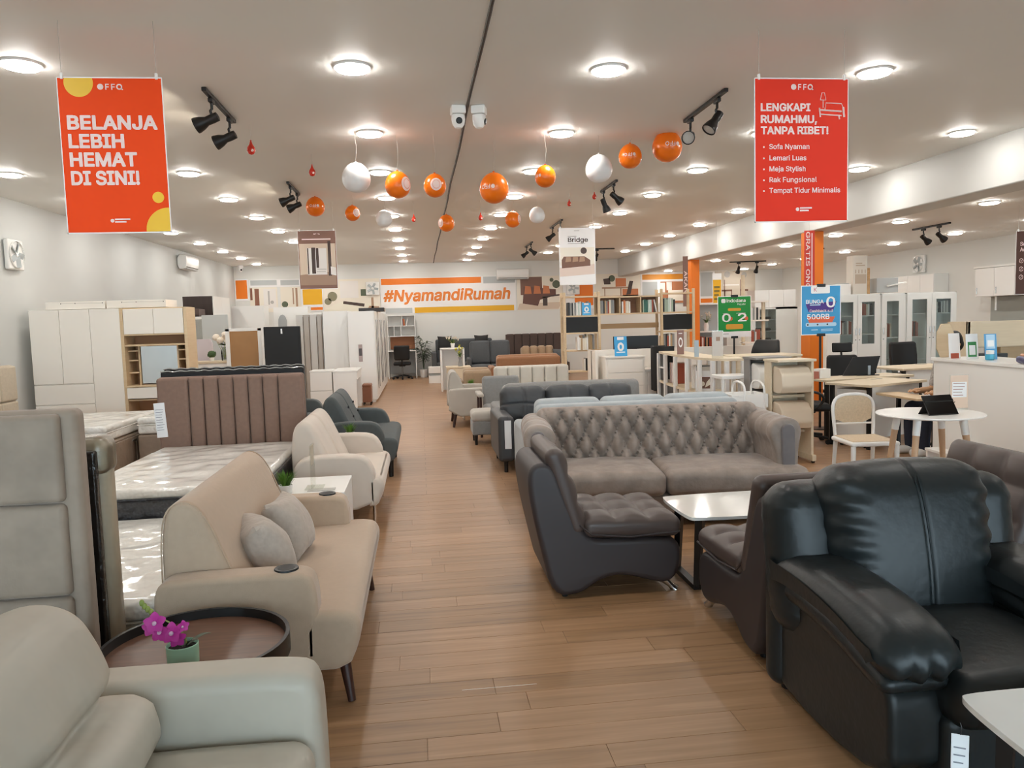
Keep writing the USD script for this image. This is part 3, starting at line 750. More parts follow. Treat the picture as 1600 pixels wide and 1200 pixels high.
dup(ac, (2.62, 3.62, 0), -90, 'brown tufted armless chair showing only its back above the black armchair')

# ------------------------------------------------------------------ coffee tables
def coffee(label, loc, w, d, h, rz=0):
    t = thing('coffee_table', label, 'coffee table', loc, rz, 'marble topped coffee tables')
    poly = chaikin([(-w/2, -d/2+.03), (-w/2+.05, -d/2-.0), (0, -d/2-.02), (w/2-.05, -d/2), (w/2, -d/2+.03), (w/2, d/2-.03), (w/2-.05, d/2), (0, d/2+.02), (-w/2+.05, d/2), (-w/2, d/2-.03)], 3)
    part(t, 'tabletop', PLATE(poly, .018, h-.018), MARBLE, 30)
    a, b = w/2-.1, d/2-.1
    part(t, 'apron', J(BX(-a, a, -b, -b+.03, h-.05, h-.018), BX(-a, a, b-.03, b, h-.05, h-.018), BX(-a, -a+.03, -b, b, h-.05, h-.018), BX(a-.03, a, -b, b, h-.05, h-.018)), BLACK, False)
    for sx in (-1, 1):
        for sy in (-1, 1):
            part(t, 'leg', TUBE([(sx*a, sy*b, h-.03), (sx*(a+.02), sy*(b-.01), .02)], [.032, .022], 4), BLACK, False)
        part(t, 'floor_bar', BX(sx*(a+.02)-.022, sx*(a+.02)+.022, -b, b, 0, .03), BLACK, False)
    return t
coffee('white marble coffee table with black frame in front of the tufted sofa', (1.98, 4.40, 0), 1.02, .56, .455)
coffee('white marble coffee table cut by the lower right picture edge', (1.925, 1.71, 0), .86, .56, .465, -4)
t = thing('price_tag', 'long white price tag hanging from the near marble coffee table', 'price tag', (1.455, 1.90, .43), -30)
part(t, 'tag_card', mv(RB(-.022, .022, -.0015, .0015, -.24, 0, .001, 1), 0, 0, -.02), TAGW, False)
part(t, 'tag_print', J(LINES(-.016, .016, -.06, .004, 8, .022, 3)), TAGI, False)
part(t, 'tag_string', TUBE([(0, 0, -.025), (.004, 0, .0), (.0, .004, .012)], .0015, 5), BLACK)

# ------------------------------------------------------------------ buttoned velvet sofa
CW = 2.18
t = thing('sofa', 'taupe velvet sofa with deep diamond-buttoned back and rolled arms', 'sofa', (1.845, 6.0, 0), -6)
def diamonds(du, dv, x0, v0, depth, use):
    def f(p, q):
        face, s, ax, ay = use
        on = q[:, face]*s > .25
        a, b = (p[:, ax]-x0)/du, (p[:, ay]-v0)/dv
        u, v = (a+b)/2, (a-b)/2
        h = (np.abs(np.sin(PI*u))*np.abs(np.sin(PI*v)))**.38
        edge = np.clip((1-np.maximum(np.abs(q[:, ax]), np.abs(q[:, ay])))*5, 0, 1)
        p[:, face] += np.where(on, s*(h-.62)*depth*edge, 0)
        return p
    return f
part(t, 'base', RB(-CW/2+.09, CW/2-.09, -.40, .42, .09, .30, .03, 3), TAUPE)
part(t, 'front_rail', RB(-CW/2+.03, CW/2-.03, -.47, -.38, .10, .255, .03, 3), TAUPE)
for s in (-1, 1):
    c = s*(CW/4-.005)
    def nap(p, q):
        f = meshkit.fbm(p*np.array([6, 6, 2])+s*3, 3, 2)-.5
        p[:, 2] += np.where(q[:, 2] > .3, f*.02, 0); p[:, 1] += np.where(q[:, 1] < -.3, f*.02, 0); return p
    part(t, 'seat_cushion', RB(c-CW/4+.008, c+CW/4-.008, -.53, .2, .255, .435, .055, 5, (18, 14, 4), (0, .01, .025), nap), TAUPE, 50)
bk = RB(-CW/2+.15, CW/2-.15, -.09, .10, -.26, .26, .085, 6, (96, 3, 30), (0, .01, 0), diamonds(.066, .13, 0, .06, .095, (1, -1, 0, 2)))
part(t, 'backrest', mv(bk, 0, .27, .60, rx=-9), TAUPE, 60)
part(t, 'back_shell', RB(-CW/2+.1, CW/2-.1, .33, .46, .1, .80, .05, 3), TAUPE)
part(t, 'buttons', J([mv(BALL(.011, sub=1), i*.066, .27-.078*math.cos(.157)+(.06+j*.13)*math.sin(.157)+.012, .60+(.06+j*.13)*math.cos(.157)+.012) for i in range(-13, 14) for j in range(-2, 2) if (i+j) % 2 == 0]), TAUPE, kind='stuff')
for s in (-1, 1):
    x = s*(CW/2-.12)
    # rolled arm: a scroll section drawn along the depth
    sec = [(-.085, .1), (-.085, .40), (-.10, .52), (-.12, .60), (-.155, .66), (-.15, .735), (-.09, .79), (0, .805), (.07, .775), (.10, .70), (.085, .62), (.07, .52), (.07, .1)]
    sec = [(-s*a, b) for a, b in sec]
    m = EXT(sec, .84, .035, 4, .02, 2, m=14)
    def ripple(m):
        v = m.vertices; k = np.abs(np.sin(PI*(v[:, 0]+.42)/.14))**.5
        c = np.array([0, 0, .69]); d = v-c; d[:, 0] = 0
        L = np.linalg.norm(d, axis=1)+1e-6
        up = np.clip((v[:, 2]-.42)/.1, 0, 1)*np.clip((.40-np.abs(v[:, 0]))*15, 0, 1)
        m.vertices = v+d/L[:, None]*((k-1)*.022*up)[:, None]; return m
    a = part(t, 'rolled_arm', mv(ripple(m), x, .04, 0, rz=-90), TAUPE, 55)
    fp = [(-s*(-.005)+.055*math.cos(q), .70+.055*math.sin(q)) for q in np.linspace(0, PI, 14)]+[(-.05, .48), (-.045, .30), (.045, .30), (.05, .48)]
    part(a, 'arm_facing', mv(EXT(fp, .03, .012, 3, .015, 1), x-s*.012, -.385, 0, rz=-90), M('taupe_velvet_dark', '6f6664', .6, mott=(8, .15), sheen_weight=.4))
for x in (-CW/2+.2, CW/2-.2):
    for y in (-.40, .38): part(t, 'leg', CYL(.03, 0, .1, 14, .035, x, y), BLACK)

# ------------------------------------------------------------------ black leather armchair
t = thing('armchair', 'large black leather armchair with pillow arms at the lower right', 'armchair', (1.91, 2.60, 0), 0)
side = [(-.49, .02), (-.52, .30), (-.48, .47), (-.30, .48), (0, .45), (.28, .41), (.37, .385), (.40, .34), (.40, .02)]
def crumple(a, fr, sd):
    def f(p, q):
        n = meshkit.fbm(p*fr+sd, 3, sd)-.5
        return p+(p/(np.linalg.norm(p, axis=1, keepdims=True)+1e-6))*(n*a)[:, None]
    return f
part(t, 'seat_base', RB(-.30, .30, -.44, .4, .03, .30, .04, 3), BLACKL)
part(t, 'seat_cushion', RB(-.30, .30, -.50, .30, .27, .44, .07, 5, (12, 14, 4), (0, .02, .035), crumple(.012, 5, 3)), BLACKL, 55)
for s in (-1, 1):
    part(t, 'side_panel', mv(EXT(side, .20, .03, 3, .025, 2), s*.365, 0, 0), BLACKL)
    # arm roll under, arm pillow over
    under = [(-.40, .44), (-.2, .45), (.1, .43), (.32, .375), (.39, .37), (.43, .40), (.42, .44), (.33, .46), (.1, .52), (-.2, .54), (-.40, .53)]
    part(t, 'arm_roll', mv(EXT(under, .24, .04, 4, .02, 2), s*.385, 0, 0), BLACKL)
    ap = [(-.36, .50), (-.1, .50), (.15, .475), (.33, .43), (.42, .425), (.475, .46), (.475, .53), (.40, .595), (.22, .635), (.0, .65), (-.25, .645), (-.38, .61), (-.40, .54)]
    m = EXT(ap, .31, .105, 6, .02, 2, m=6)
    v = m.vertices; fr = np.clip((-v[:, 1]-.30)/.15, 0, 1)*np.clip((.56-v[:, 2])/.08, 0, 1); k = np.sin(v[:, 0]*85)*.009
    m.vertices[:, 2] += fr*k; m.vertices[:, 1] += fr*k
    part(t, 'arm_pillow', mv(m, s*.385, 0, 0), BLACKL, 55)
    wing = RB(-.16, .16, -.11, .11, -.30, .30, .10, 5, (6, 3, 12), (.01, .03, .01), lambda p, q: p+np.stack([0*p[:, 0], np.sin(q[:, 2]*26)*.004*(np.abs(q[:, 0]) > .6), 0*p[:, 0]], 1))
    part(t, 'back_wing', mv(wing, s*.36, .34, .60, rx=-9, rz=s*-8), BLACKL, 55)
def center(p, q):
    p[:, 1] += np.where(q[:, 1] < 0, .016*np.exp(-(p[:, 0]/.008)**2), 0)
    e = np.clip((np.abs(q[:, 0])-.55)*3, 0, 1)
    p[:, 1] += np.where(q[:, 1] < 0, np.sin(q[:, 2]*24+q[:, 0]*3)*.010*e, 0)
    p[:, 0] *= 1+.06*q[:, 2]
    return p
part(t, 'back_cushion', mv(RB(-.335, .335, -.15, .13, -.33, .31, .12, 7, (60, 3, 26), (.01, .05, .035), center), .0, .27, .65, rx=-12), BLACKL, 55)
for dx in (-.007, .007): part(t, 'seam', mv(TUBE([(dx, -.152-.05*(1-(z/.31)**2)**.7+.012, z) for z in np.linspace(-.29, .27, 20)], .003, 5), 0, .27, .65, rx=-12), BLACKL)
part(t, 'back_shell', RB(-.5, .5, .34, .47, .03, .72, .06, 3), BLACKL)
for x in (-.4, .4):
    for y in (-.38, .42): part(t, 'foot', CYL(.03, 0, .04, 12, x=x, y=y), BLACK)

# ------------------------------------------------------------------ hanging posters
REDO = M('poster_orange', 'f84d18', .6, specular_ior_level=.2); REDP = M('poster_red', 'ea3a25', .6, specular_ior_level=.2); FILMC = PANE('poster_film', (.97, .97, .97), .15)
INKP = M('poster_pinkwhite', 'f6dcd8', .5); WIRE = M('wire_grey', 'b9b5ae', .5)
BRN = M('poster_brown', '8a6556', .5); BRND = M('poster_darkbrown', '5a3e36', .5)
def clip(poly, w, h): return np.array(Polygon(poly).buffer(0).intersection(Polygon([(0, 0), (w, 0), (w, h), (0, h)])).exterior.coords)[:-1]
def circ(x, z, r, n=40): return np.array([(x+r*math.cos(a), z+r*math.sin(a)) for a in np.linspace(0, 2*PI, n, endpoint=False)])
def poster(name, label, cat, x0, x1, z0, z1, y, m, rz=0, wires=True, zc=ZC, group=None, back=None):
    w, h = x1-x0, z1-z0
    t = thing(name, label, cat, (x0, y, z0), rz, group)
    part(t, 'sheet', BX(0, w, 0, .003, 0, h), m, False)
    if wires:
        part(t, 'border', J(BX(-.006, w+.006, .0005, .0025, -.008, 0), BX(-.006, 0, .0005, .0025, -.008, h+.006), BX(w, w+.006, .0005, .0025, -.008, h+.006), BX(0, w, .0005, .0025, h, h+.008)), WPRINT, False)
        for x in (.025, w-.025):
            c = part(t, 'clip', RB(x-.008, x+.008, -.006, .008, h-.006, h+.03, .003, 1), WHITE, False)
            part(c, 'wire', TUBE([(x, 0, h+.02), (x, 0, zc-z0)], .0012, 5), WIRE)
    return t, w, h
def logo(t, x, z, s, m, lay=2, up=True):
    """The shop's mark: a filled disc, F F and an open ring with a tail."""
    u = s
    ring = Polygon(circ(0, 0, .5*u), [circ(0, 0, .28*u)])
    rm = trimesh.creation.extrude_polygon(ring, .0006, engine='earcut'); rm.apply_transform(trimesh.transformations.rotation_matrix(PI/2, [1, 0, 0])); rm.apply_translation([x+1.55*u, -.0006*lay, z])
    tail = FL([(.2*u, -.25*u), (.35*u, -.12*u), (.62*u, -.45*u), (.45*u, -.58*u)], x+1.55*u, z, lay)
    return part(t, 'logo_print', J(FL(circ(0, 0, .5*u), x-1.55*u, z, lay), TX('F', u*.95, x-.85*u, z-.48*u, True, lay), TX('F', u*.95, x+.12*u, z-.48*u, True, lay), rm, tail), m, False)
t, w, h = poster('hanging_poster', 'orange hanging poster with yellow circles reading BELANJA LEBIH HEMAT DI SINI!', 'poster', -2.03, -1.455, 2.19, 3.075, 4.85, REDO, group='hanging sale posters')
part(t, 'yellow_circle', FL(clip(circ(.2*w, h-.026, .081), w, h), 0, 0, 1), M('poster_yellow', 'fbc52f', .45), False)
part(t, 'yellow_circle', FL(circ(.9*w, .225*h, .033), 0, 0, 1), _m['poster_yellow'], False)
part(t, 'yellow_circle', FL(clip(circ(.99*w, .01*h, .13), w, h), 0, 0, 1), _m['poster_yellow'], False)
for s, v, u1 in (('BELANJA', .329, .945), ('LEBIH', .449, .61), ('HEMAT', .569, .725), ('DI SINI!', .689, .735)):
    part(t, 'lettering', TXH(s, .089*h, .065*w, h-v*h, 2, (u1-.07)*w, .0024), INKP, False)
logo(t, .5*w, h*.945, .034, INKP)
part(t, 'small_print', J(FL(circ(.435*w, .075*h, .011)), LINES(.46*w, .62*w, .078*h, .009, 1, .01), LINES(.46*w, .62*w, .062*h, .009, 1, .01, 2, 4)), INKP, False)
t, w, h = poster('hanging_poster', 'red hanging poster with sofa drawing reading LENGKAPI RUMAHMU, TANPA RIBET!', 'poster', 2.175, 2.80, 2.19, 3.085, 4.8, REDP, group='hanging sale posters')
for s, b, x1 in (('LENGKAPI', 307, 470), ('RUMAHMU,', 398, 520), ('TANPA RIBET!', 485, 608)):
    part(t, 'lettering', TXH(s, .053*h, .057*w, h*(1-(b-60)/1105), 2, (x1-95)/700*w, .0014), INKP, False)
for s, b, x1 in (('Sofa Nyaman', 600, 462), ('Lemari Luas', 688, 438), ('Meja Stylish', 773, 432), ('Rak Fungsional', 858, 518), ('Tempat Tidur Minimalis', 942, 700)):
    zz = h*(1-(b-60)/1105)
    part(t, 'bullet', FL(circ(.09*w, zz+.012, .006)), INKP, False); part(t, 'bullet_line', J(TX(s, .034*h, .143*w, zz, True, 2, (x1-157)/700*w)) , INKP, False)
logo(t, .5*w, h*.945, .036, INKP)
part(t, 'small_print', J(FL(circ(.455*w, .083*h, .012)), LINES(.48*w, .62*w, .086*h, .010, 1, .01), LINES(.48*w, .62*w, .068*h, .010, 1, .01, 2, 4)), INKP, False)
def stroke(pts, r): return mv(TUBE([(x, -.002, z) for x, z in pts], r, 4), 0, 0, 0)
ic = [stroke([(.70*w, .855*h), (.715*w, .905*h), (.745*w, .905*h), (.76*w, .855*h), (.70*w, .855*h)], .0025), stroke([(.73*w, .855*h), (.73*w, .80*h)], .0025),
      stroke([(.75*w, .79*h), (.76*w, .835*h), (.93*w, .83*h), (.95*w, .80*h)], .003), stroke([(.70*w, .785*h), (.93*w, .775*h)], .0055), stroke([(.70*w, .755*h), (.93*w, .745*h)], .004),
      stroke([(.69*w, .80*h), (.70*w, .735*h)], .005), stroke([(.95*w, .805*h), (.96*w, .735*h)], .007), stroke([(.90*w, .75*h), (.91*w, .72*h)], .005)]
part(t, 'sofa_drawing', J(ic), INKP, False, kind='stuff')
t, w, h = poster('hanging_poster', 'brown hanging poster with a picture of a white wardrobe by a window', 'poster', -1.715, -1.18, 2.15, 2.985, 11.6, BRN, group='hanging furniture posters')
PP = {k: M('print_'+k, c, .5) for k, c in dict(sand='d9c4ae', floor='a98a74', dark='4b3a33', white='ece6e0', tan='b08d72', brown='7d5847', cream='efe6d6', green='5d6650', grey='b9b4ae', orange='c9794a').items()}
part(t, 'picture_wall', FR(.02*w, .98*w, .22*h, .78*h), PP['sand'], False)
part(t, 'picture_floor', FL([(.02*w, .06*h), (.98*w, .06*h), (.98*w, .30*h), (.02*w, .24*h)], 0, 0, 2), PP['floor'], False)
part(t, 'picture_wardrobe', J(FR(.22*w, .74*w, .24*h, .70*h, 3)), PP['white'], False)
part(t, 'picture_mirror', J(FR(.23*w, .26*w, .25*h, .70*h, 4), FR(.34*w, .44*w, .26*h, .71*h, 4), FR(.46*w, .53*w, .36*h, .70*h, 4), FR(.78*w, .86*w, .22*h, .82*h, 4)), PP['dark'], False)
part(t, 'picture_drawer', J(FR(.48*w, .72*w, .33*h, .34*h, 4), FR(.46*w, .70*w, .29*h, .3*h, 4)), PP['grey'], False)
part(t, 'picture_bed', FL([(.84*w, .38*h), (.98*w, .36*h), (.98*w, .22*h), (.84*w, .24*h)], 0, 0, 5), PP['white'], False)
logo(t, .5*w, .945*h, .022, INKP)
part(t, 'small_print', LINES(.1*w, .92*w, .845*h, .018, 1, .02), INKP, False)
t, w, h = poster('hanging_poster', 'white hanging poster reading Bridge above a picture of a brown sofa', 'poster', 2.215, 2.785, 2.14, 3.01, 12.0, WPRINT, group='hanging furniture posters')
part(t, 'picture_wall', FR(.02*w, .98*w, .34*h, .66*h), PP['cream'], False)
part(t, 'picture_floor', FL([(.0, .14*h), (.98*w, .18*h), (.98*w, .36*h), (0, .30*h)], 0, 0, 2), M('print_pinksand', 'e3cdbf', .5), False)
part(t, 'picture_sofa', J(FL([(.06*w, .29*h), (.86*w, .33*h), (.86*w, .43*h), (.70*w, .5*h), (.12*w, .5*h), (.06*w, .44*h)], 0, 0, 3)), PP['brown'], False)
part(t, 'picture_cushion', J([FL([(a*w, .4*h), ((a+.16)*w, .41*h), ((a+.15)*w, .49*h), ((a+.02)*w, .49*h)], 0, 0, 4) for a in (.16, .36, .55)]), PP['tan'], False)
part(t, 'picture_plant', FL(circ(.68*w, .6*h, .05), 0, 0, 3), PP['dark'], False)
part(t, 'lettering', TX('Bridge', .075*h, .23*w, .76*h, True, 2, .56*w), PP['dark'], False)
part(t, 'small_print', J(LINES(.24*w, .5*w, .85*h, .014, 1, .02), LINES(.24*w, .76*w, .725*h, .008, 1, .02), LINES(.42*w, .58*w, .95*h, .01, 1, .02)), PP['grey'], False)
t, w, h = poster('hanging_poster', 'dark brown hanging poster cut off by the right picture edge', 'poster', 8.20, 8.78, 1.76, 2.62, 9.8, BRND, zc=ZLOW, group='hanging furniture posters')
part(t, 'lettering', TX('Se', .06*h, .09*w, .77*h), INKP, False); part(t, 'lettering', TX('Ad', .06*h, .09*w, .68*h), INKP, False)
for z in (.53, .40, .27):
    ring = trimesh.creation.extrude_polygon(Polygon(circ(.1*w, z*h, .033), [circ(.1*w, z*h, .025)]), .0006, engine='earcut'); ring.apply_transform(trimesh.transformations.rotation_matrix(PI/2, [1, 0, 0])); ring.apply_translation([.02, -.0012, 0])
    part(t, 'tick_print', J(ring, stroke([(.1*w+.008, z*h), (.1*w+.018, z*h-.01), (.1*w+.034, z*h+.015)], .003), LINES(.22*w, .8*w, z*h-.006, .012, 1, .02)), INKP, False)

# ------------------------------------------------------------------ balloons
BORA = M('balloon_orange', 'f5760e', .25, specular_ior_level=.5); BWHI = M('balloon_white', 'eceae8', .3); BRED = M('balloon_red', 'c9301f', .3)
BPRN = M('balloon_print', 'f7d9cf', .5)
def balloon_body(r): 
    a = np.linspace(-PI/2, PI/2, 18)
    return LATHE([(max(1e-4, r*math.cos(q)*(1-.05*math.sin(q))), r*math.sin(q)*(1.02 if q < 0 else 1.08)) for q in a], 30, cap=False)
def wrap(m, r, az, el=0, flip=True):
    """Lays flat print (x, y) on the balloon, upside down, at azimuth az from straight towards the camera."""
    m = m.copy(); m = m.subdivide_to_size(r*.12)
    v = m.vertices; x, y = v[:, 0], v[:, 1]
    if flip: x, y = -x, -y
    th, ph = x/r+math.radians(az), y/r+math.radians(el)
    R = r*1.012+v[:, 2]*.5
    m.vertices = np.stack([R*np.cos(ph)*np.sin(th), -R*np.cos(ph)*np.cos(th), R*np.sin(ph)*1.09], 1); return m
def balloon(px, py, pz, r, kind, label, az=0):
    t = thing('balloon', label, 'balloon', (px, py, pz), 0, 'balloons under the ceiling')
    m = BWHI if kind == 'w' else BORA
    part(t, 'skin', balloon_body(r), m, True)
    part(t, 'knot', LATHE([(.004, r*1.06), (.010, r*1.09), (.004, r*1.11), (.012, r*1.16)], 10), m)
    part(t, 'thread', TUBE([(0, 0, r*1.12), (.015, 0, (r*1.2+ZC-pz)/2), (0, 0, ZC-pz)], .0007, 5), WIRE)
    if kind == 'o':
        s = r*.26
        base = meshkit.text_mesh('FF', s*.95, .0008, True)
        d = PLATE(circ(0, 0, s*.5), .0008); rg = trimesh.creation.extrude_polygon(Polygon(circ(0, 0, s*.5), [circ(0, 0, s*.3)]), .0008, engine='earcut')
        base.apply_translation([-.85*s, -.48*s, 0]); d.apply_translation([-1.5*s, 0, 0]); rg.apply_translation([1.35*s, 0, 0])
        part(t, 'logo_print', wrap(J(base, d, rg), r, az), BPRN, False)
    if kind == 'd':
        part(t, 'round_print', wrap(PLATE(circ(0, 0, r*.52), .0008), r, az), BPRN, False)
        part(t, 'ring_print', wrap(trimesh.creation.extrude_polygon(Polygon(circ(0, 0, r*.36), [circ(0, 0, r*.31)]), .004, engine='earcut'), r*1.004, az), M('balloon_ring', 'eaa99a', .5), False)
    return t
for a in (
    (-.55, 7.6, 3.0, .135, 'w', 'white balloon at the left end of the front balloon row', 0),
    (-.16, 7.6, 2.93, .122, 'd', 'orange balloon with a white disc on its right side, beside the left white balloon', 48),
    (.196, 7.6, 2.92, .108, 'd', 'orange balloon with a white disc facing forward, left of the dark cable', 5),
    (.77, 7.6, 2.89, .142, 'o', 'largest orange balloon, in the middle just right of the dark cable', -32),
    (1.28, 7.6, 3.0, .103, 'o', 'orange balloon overlapping a lit downlight, logo on its left edge', -62),
    (1.82, 7.6, 3.07, .132, 'w', 'white balloon in front of a black track light', 0),
    (2.14, 7.6, 3.19, .115, 'o', 'orange balloon between the white balloon and the rightmost orange one', -18),
    (2.52, 7.6, 3.285, .148, 'o', 'rightmost large orange balloon with an upside-down logo', 3),
    (-1.37, 11.0, 3.24, .128, 'o', 'orange balloon above the brown wardrobe poster', 0),
    (-.87, 11.0, 3.145, .102, 'd', 'small orange balloon with a disc, right of the brown poster', 40),
    (-.44, 11.0, 3.065, .113, 'w', 'small white balloon at the left of the back row', 0),
    (.425, 11.0, 2.99, .113, 'd', 'lowest small orange balloon under the dark cable', -55),
    (1.37, 11.0, 3.03, .110, 'd', 'small orange balloon with a disc on its right, touching a downlight', 62),
    (1.72, 11.0, 3.085, .112, 'w', 'small white balloon at the right of the back row', 0)): balloon(*a)
def drop(px, py, pz, r, label):
    t = thing('balloon', label, 'balloon', (px, py, pz), 0, 'small red balloons')
    part(t, 'skin', LATHE([(.001, -r*1.15), (r*.6, -r*.95), (r, -r*.2), (r*.85, r*.5), (r*.4, r*1.2), (r*.15, r*2.0), (r*.2, r*2.2)], 16), BRED, True)
    part(t, 'thread', TUBE([(0, 0, r*2.1), (0, 0, ZC-pz)], .001, 5), WIRE)
    part(t, 'spot_print', mv(BALL(r*.35, sub=1, sy=.3), r*.4, -r*.85, -r*.3), BPRN)
for a in ((-1.43, 7.2, 3.18, .038, 'small red balloon nearest the front, left of the white balloon'), (-1.06, 8.4, 3.21, .036, 'second small red balloon beyond the left track light'),
          (-.03, 11.6, 3.13, .034, 'small red balloon left of the dark cable in the back row'), (.96, 11.6, 3.14, .034, 'small red balloon right of the dark cable in the back row'),
          (2.19, 11.0, 3.24, .03, 'small red balloon left of the white balloon track light'), (2.42, 10.4, 3.24, .03, 'small red balloon touching the second right track light')): drop(*a)

# ------------------------------------------------------------------ back wall prints
YW = YB-.012
def panel(name, label, cat, x0, x1, z0, z1, m, y=YW, group=None, th=.010):
    t = thing(name, label, cat, (x0, y, z0), 0, group)
    part(t, 'board', BX(0, x1-x0, 0, th, 0, z1-z0), m, False); return t, x1-x0, z1-z0
t, w, h = panel('wall_banner', 'long white banner with orange lettering and colour bars on the back wall', 'banner', -1.14, 2.95, 1.90, 2.97, WPRINT)
part(t, 'orange_bar', FR(.03, 3.03, .87, 1.05), ORANGE, False); part(t, 'grey_bar', FR(3.1, 4.07, .85, 1.05), GREYP, False)
part(t, 'yellow_bar', FR(1.0, 4.02, .01, .175), YELLOW, False); part(t, 'grey_bar', FR(.13, .93, .01, .17), GREYP, False)
part(t, 'lettering', TXH('#NyamandiRumah', .335, .07, .37, 2, 3.82, .007, ital=.16), M('letter_orange', 'e8822f', .5), False)
def desk_scene(t, w, h, seed, sofa=False):
    if sofa:
        part(t, 'picture_panel', FR(.08*w, .55*w, .45*h, .98*h), PP['brown'], False)
        part(t, 'picture_rug', FL([(.0, .02*h), (.9*w, .02*h), (.98*w, .22*h), (.05*w, .2*h)], 0, 0, 1), PP['sand'], False)
        part(t, 'picture_sofa', J(FL([(.12*w, .2*h), (.45*w, .12*h), (.5*w, .3*h), (.85*w, .42*h), (.85*w, .6*h), (.15*w, .7*h)], 0, 0, 2)), M('print_sofa', '6a4438', .5), False)
        part(t, 'picture_cushion', J([FL([(a*w, .48*h), ((a+.16)*w, .48*h), ((a+.14)*w, .70*h), ((a+.02)*w, .72*h)], 0, 0, 3) for a in (.16, .36, .56)]), PP['orange'], False)
        part(t, 'picture_table', J(FL([(.55*w, .35*h), (.98*w, .42*h), (.98*w, .46*h), (.55*w, .40*h)], 0, 0, 4), FR(.56*w, .66*w, .12*h, .38*h, 4)), PP['dark'], False)
        part(t, 'picture_plant', J(FL(circ(.86*w, .75*h, .12), 0, 0, 2), FL(circ(.76*w, .88*h, .06), 0, 0, 2)), PP['green'], False)
    else:
        part(t, 'picture_floor', FR(.02*w, .98*w, .02*h, .3*h), PP['sand'], False)
        part(t, 'picture_desk', J(FR(.15*w, .8*w, .52*h, .57*h, 2), FR(.2*w, .22*w, .1*h, .55*h, 2), FR(.55*w, .58*w, .1*h, .55*h, 2)), PP['tan'], False)
        part(t, 'picture_chair', J(FL([(.68*w, .3*h), (.78*w, .32*h), (.84*w, .75*h), (.76*w, .76*h)], 0, 0, 3), FL([(.2*w, .66*h), (.34*w, .66*h), (.33*w, .86*h), (.18*w, .84*h)], 0, 0, 3)), PP['dark'], False)
        part(t, 'picture_plant', FL(circ(.37*w, .85*h, .1), 0, 0, 3), PP['green'], False)
        part(t, 'picture_cabinet', J(FR(.45*w, .68*w, .58*h, .85*h, 2), FR(.6*w, .95*w, .1*h, .5*h, 1)), PP['orange'], False)
t, w, h = panel('wall_picture', 'printed picture of a brown corner sofa on the back wall', 'wall picture', 2.98, 4.40, 1.90, 2.93, PP['cream'], group='printed pictures on the back wall'); desk_scene(t, w, h, 1, True)
t, w, h = panel('wall_picture', 'printed picture of a white bedroom left of the hashtag banner', 'wall picture', -2.82, -1.15, 1.85, 2.97, PP['cream'], group='printed pictures on the back wall')
part(t, 'picture_dresser', FR(.3*w, .62*w, .5*h, .95*h), PP['white'], False); part(t, 'picture_basket', FR(.66*w, .85*w, .55*h, .72*h), PP['green'], False)
part(t, 'picture_bed', FL([(0, .2*h), (.3*w, .4*h), (.95*w, .35*h), (.95*w, 0), (.1*w, 0)], 0, 0, 2), M('print_ivory', 'f0ead8', .5), False)
part(t, 'picture_throw', FL([(.35*w, .42*h), (.72*w, .34*h), (.71*w, .26*h), (.34*w, .35*h)], 0, 0, 3), PP['dark'], False)
part(t, 'picture_plant', J(FL(circ(.16*w, .55*h, .14), 0, 0, 3), FL(circ(.08*w, .42*h, .1), 0, 0, 3)), M('print_olive', '8a8468', .5), False)
part(t, 'picture_stool', J(FR(.84*w, .88*w, .2*h, .5*h, 3), FL([(.74*w, .1*h), (.99*w, .1*h), (.97*w, .26*h), (.8*w, .28*h)], 0, 0, 3)), PP['tan'], False)
t, w, h = panel('wall_picture', 'printed picture of a brown wardrobe, far left of the back wall', 'wall picture', -4.93, -4.14, 2.05, 2.78, PP['cream'], group='printed pictures on the back wall')
part(t, 'picture_wardrobe', J(FR(.18*w, .34*w, .1*h, .95*h), FR(.02*w, .1*w, .5*h, .98*h)), M('print_redbrown', '8a5a45', .5), False); part(t, 'picture_door', FR(.5*w, .95*w, .15*h, .93*h), PP['white'], False)
part(t, 'picture_vase', J(FR(.66*w, .72*w, .3*h, .85*h, 2), FL(circ(.8*w, .4*h, .05), 0, 0, 2)), PP['grey'], False)
t, w, h = panel('wall_picture', 'printed picture of a bright bedroom, partly behind the brown hanging poster', 'wall picture', -4.05, -3.47, 2.05, 2.78, PP['cream'], group='printed pictures on the back wall')
part(t, 'picture_curtain', J(FR(.75*w, .85*w, .2*h, .95*h), FR(.6*w, .66*w, .3*h, .95*h)), PP['tan'], False); part(t, 'picture_plant', FL(circ(.2*w, .3*h, .09), 0, 0, 2), PP['green'], False)
def tiles(label, pieces, base, name='colour_panel'):
    x0, x1, z0, z1 = base
    t, w, h = panel(name, label, 'wall panel', x0, x1, z0, z1, WPRINT)
    for nm, a, b, c, d, m in pieces: part(t, nm, FR(a-x0, b-x0, c-z0, d-z0), m, False)
tiles('white panel with one orange square at the far left corner', [('orange_square', -5.31, -4.99, 2.46, 3.0, ORANGE)], (-5.34, -4.94, 2.4, 3.03))
tiles('white panel with pale grey bars above the bedroom pictures', [('grey_bar', -4.89, -4.14, 2.84, 2.99, GREYP), ('grey_bar', -4.03, -3.5, 2.83, 2.98, GREYP)], (-4.93, -3.47, 2.79, 3.01))
tiles('white panel with a yellow square and orange strip below the brown poster', [('yellow_square', -3.41, -2.85, 2.24, 2.70, YELLOW), ('orange_strip', -3.41, -2.85, 2.08, 2.16, ORANGE)], (-3.46, -2.83, 2.05, 2.8))
tiles('white panel with an orange square right of the white hanging poster', [('orange_square', 4.77, 5.35, 2.0, 2.63, ORANGE)], (4.42, 5.41, 1.9, 2.93))
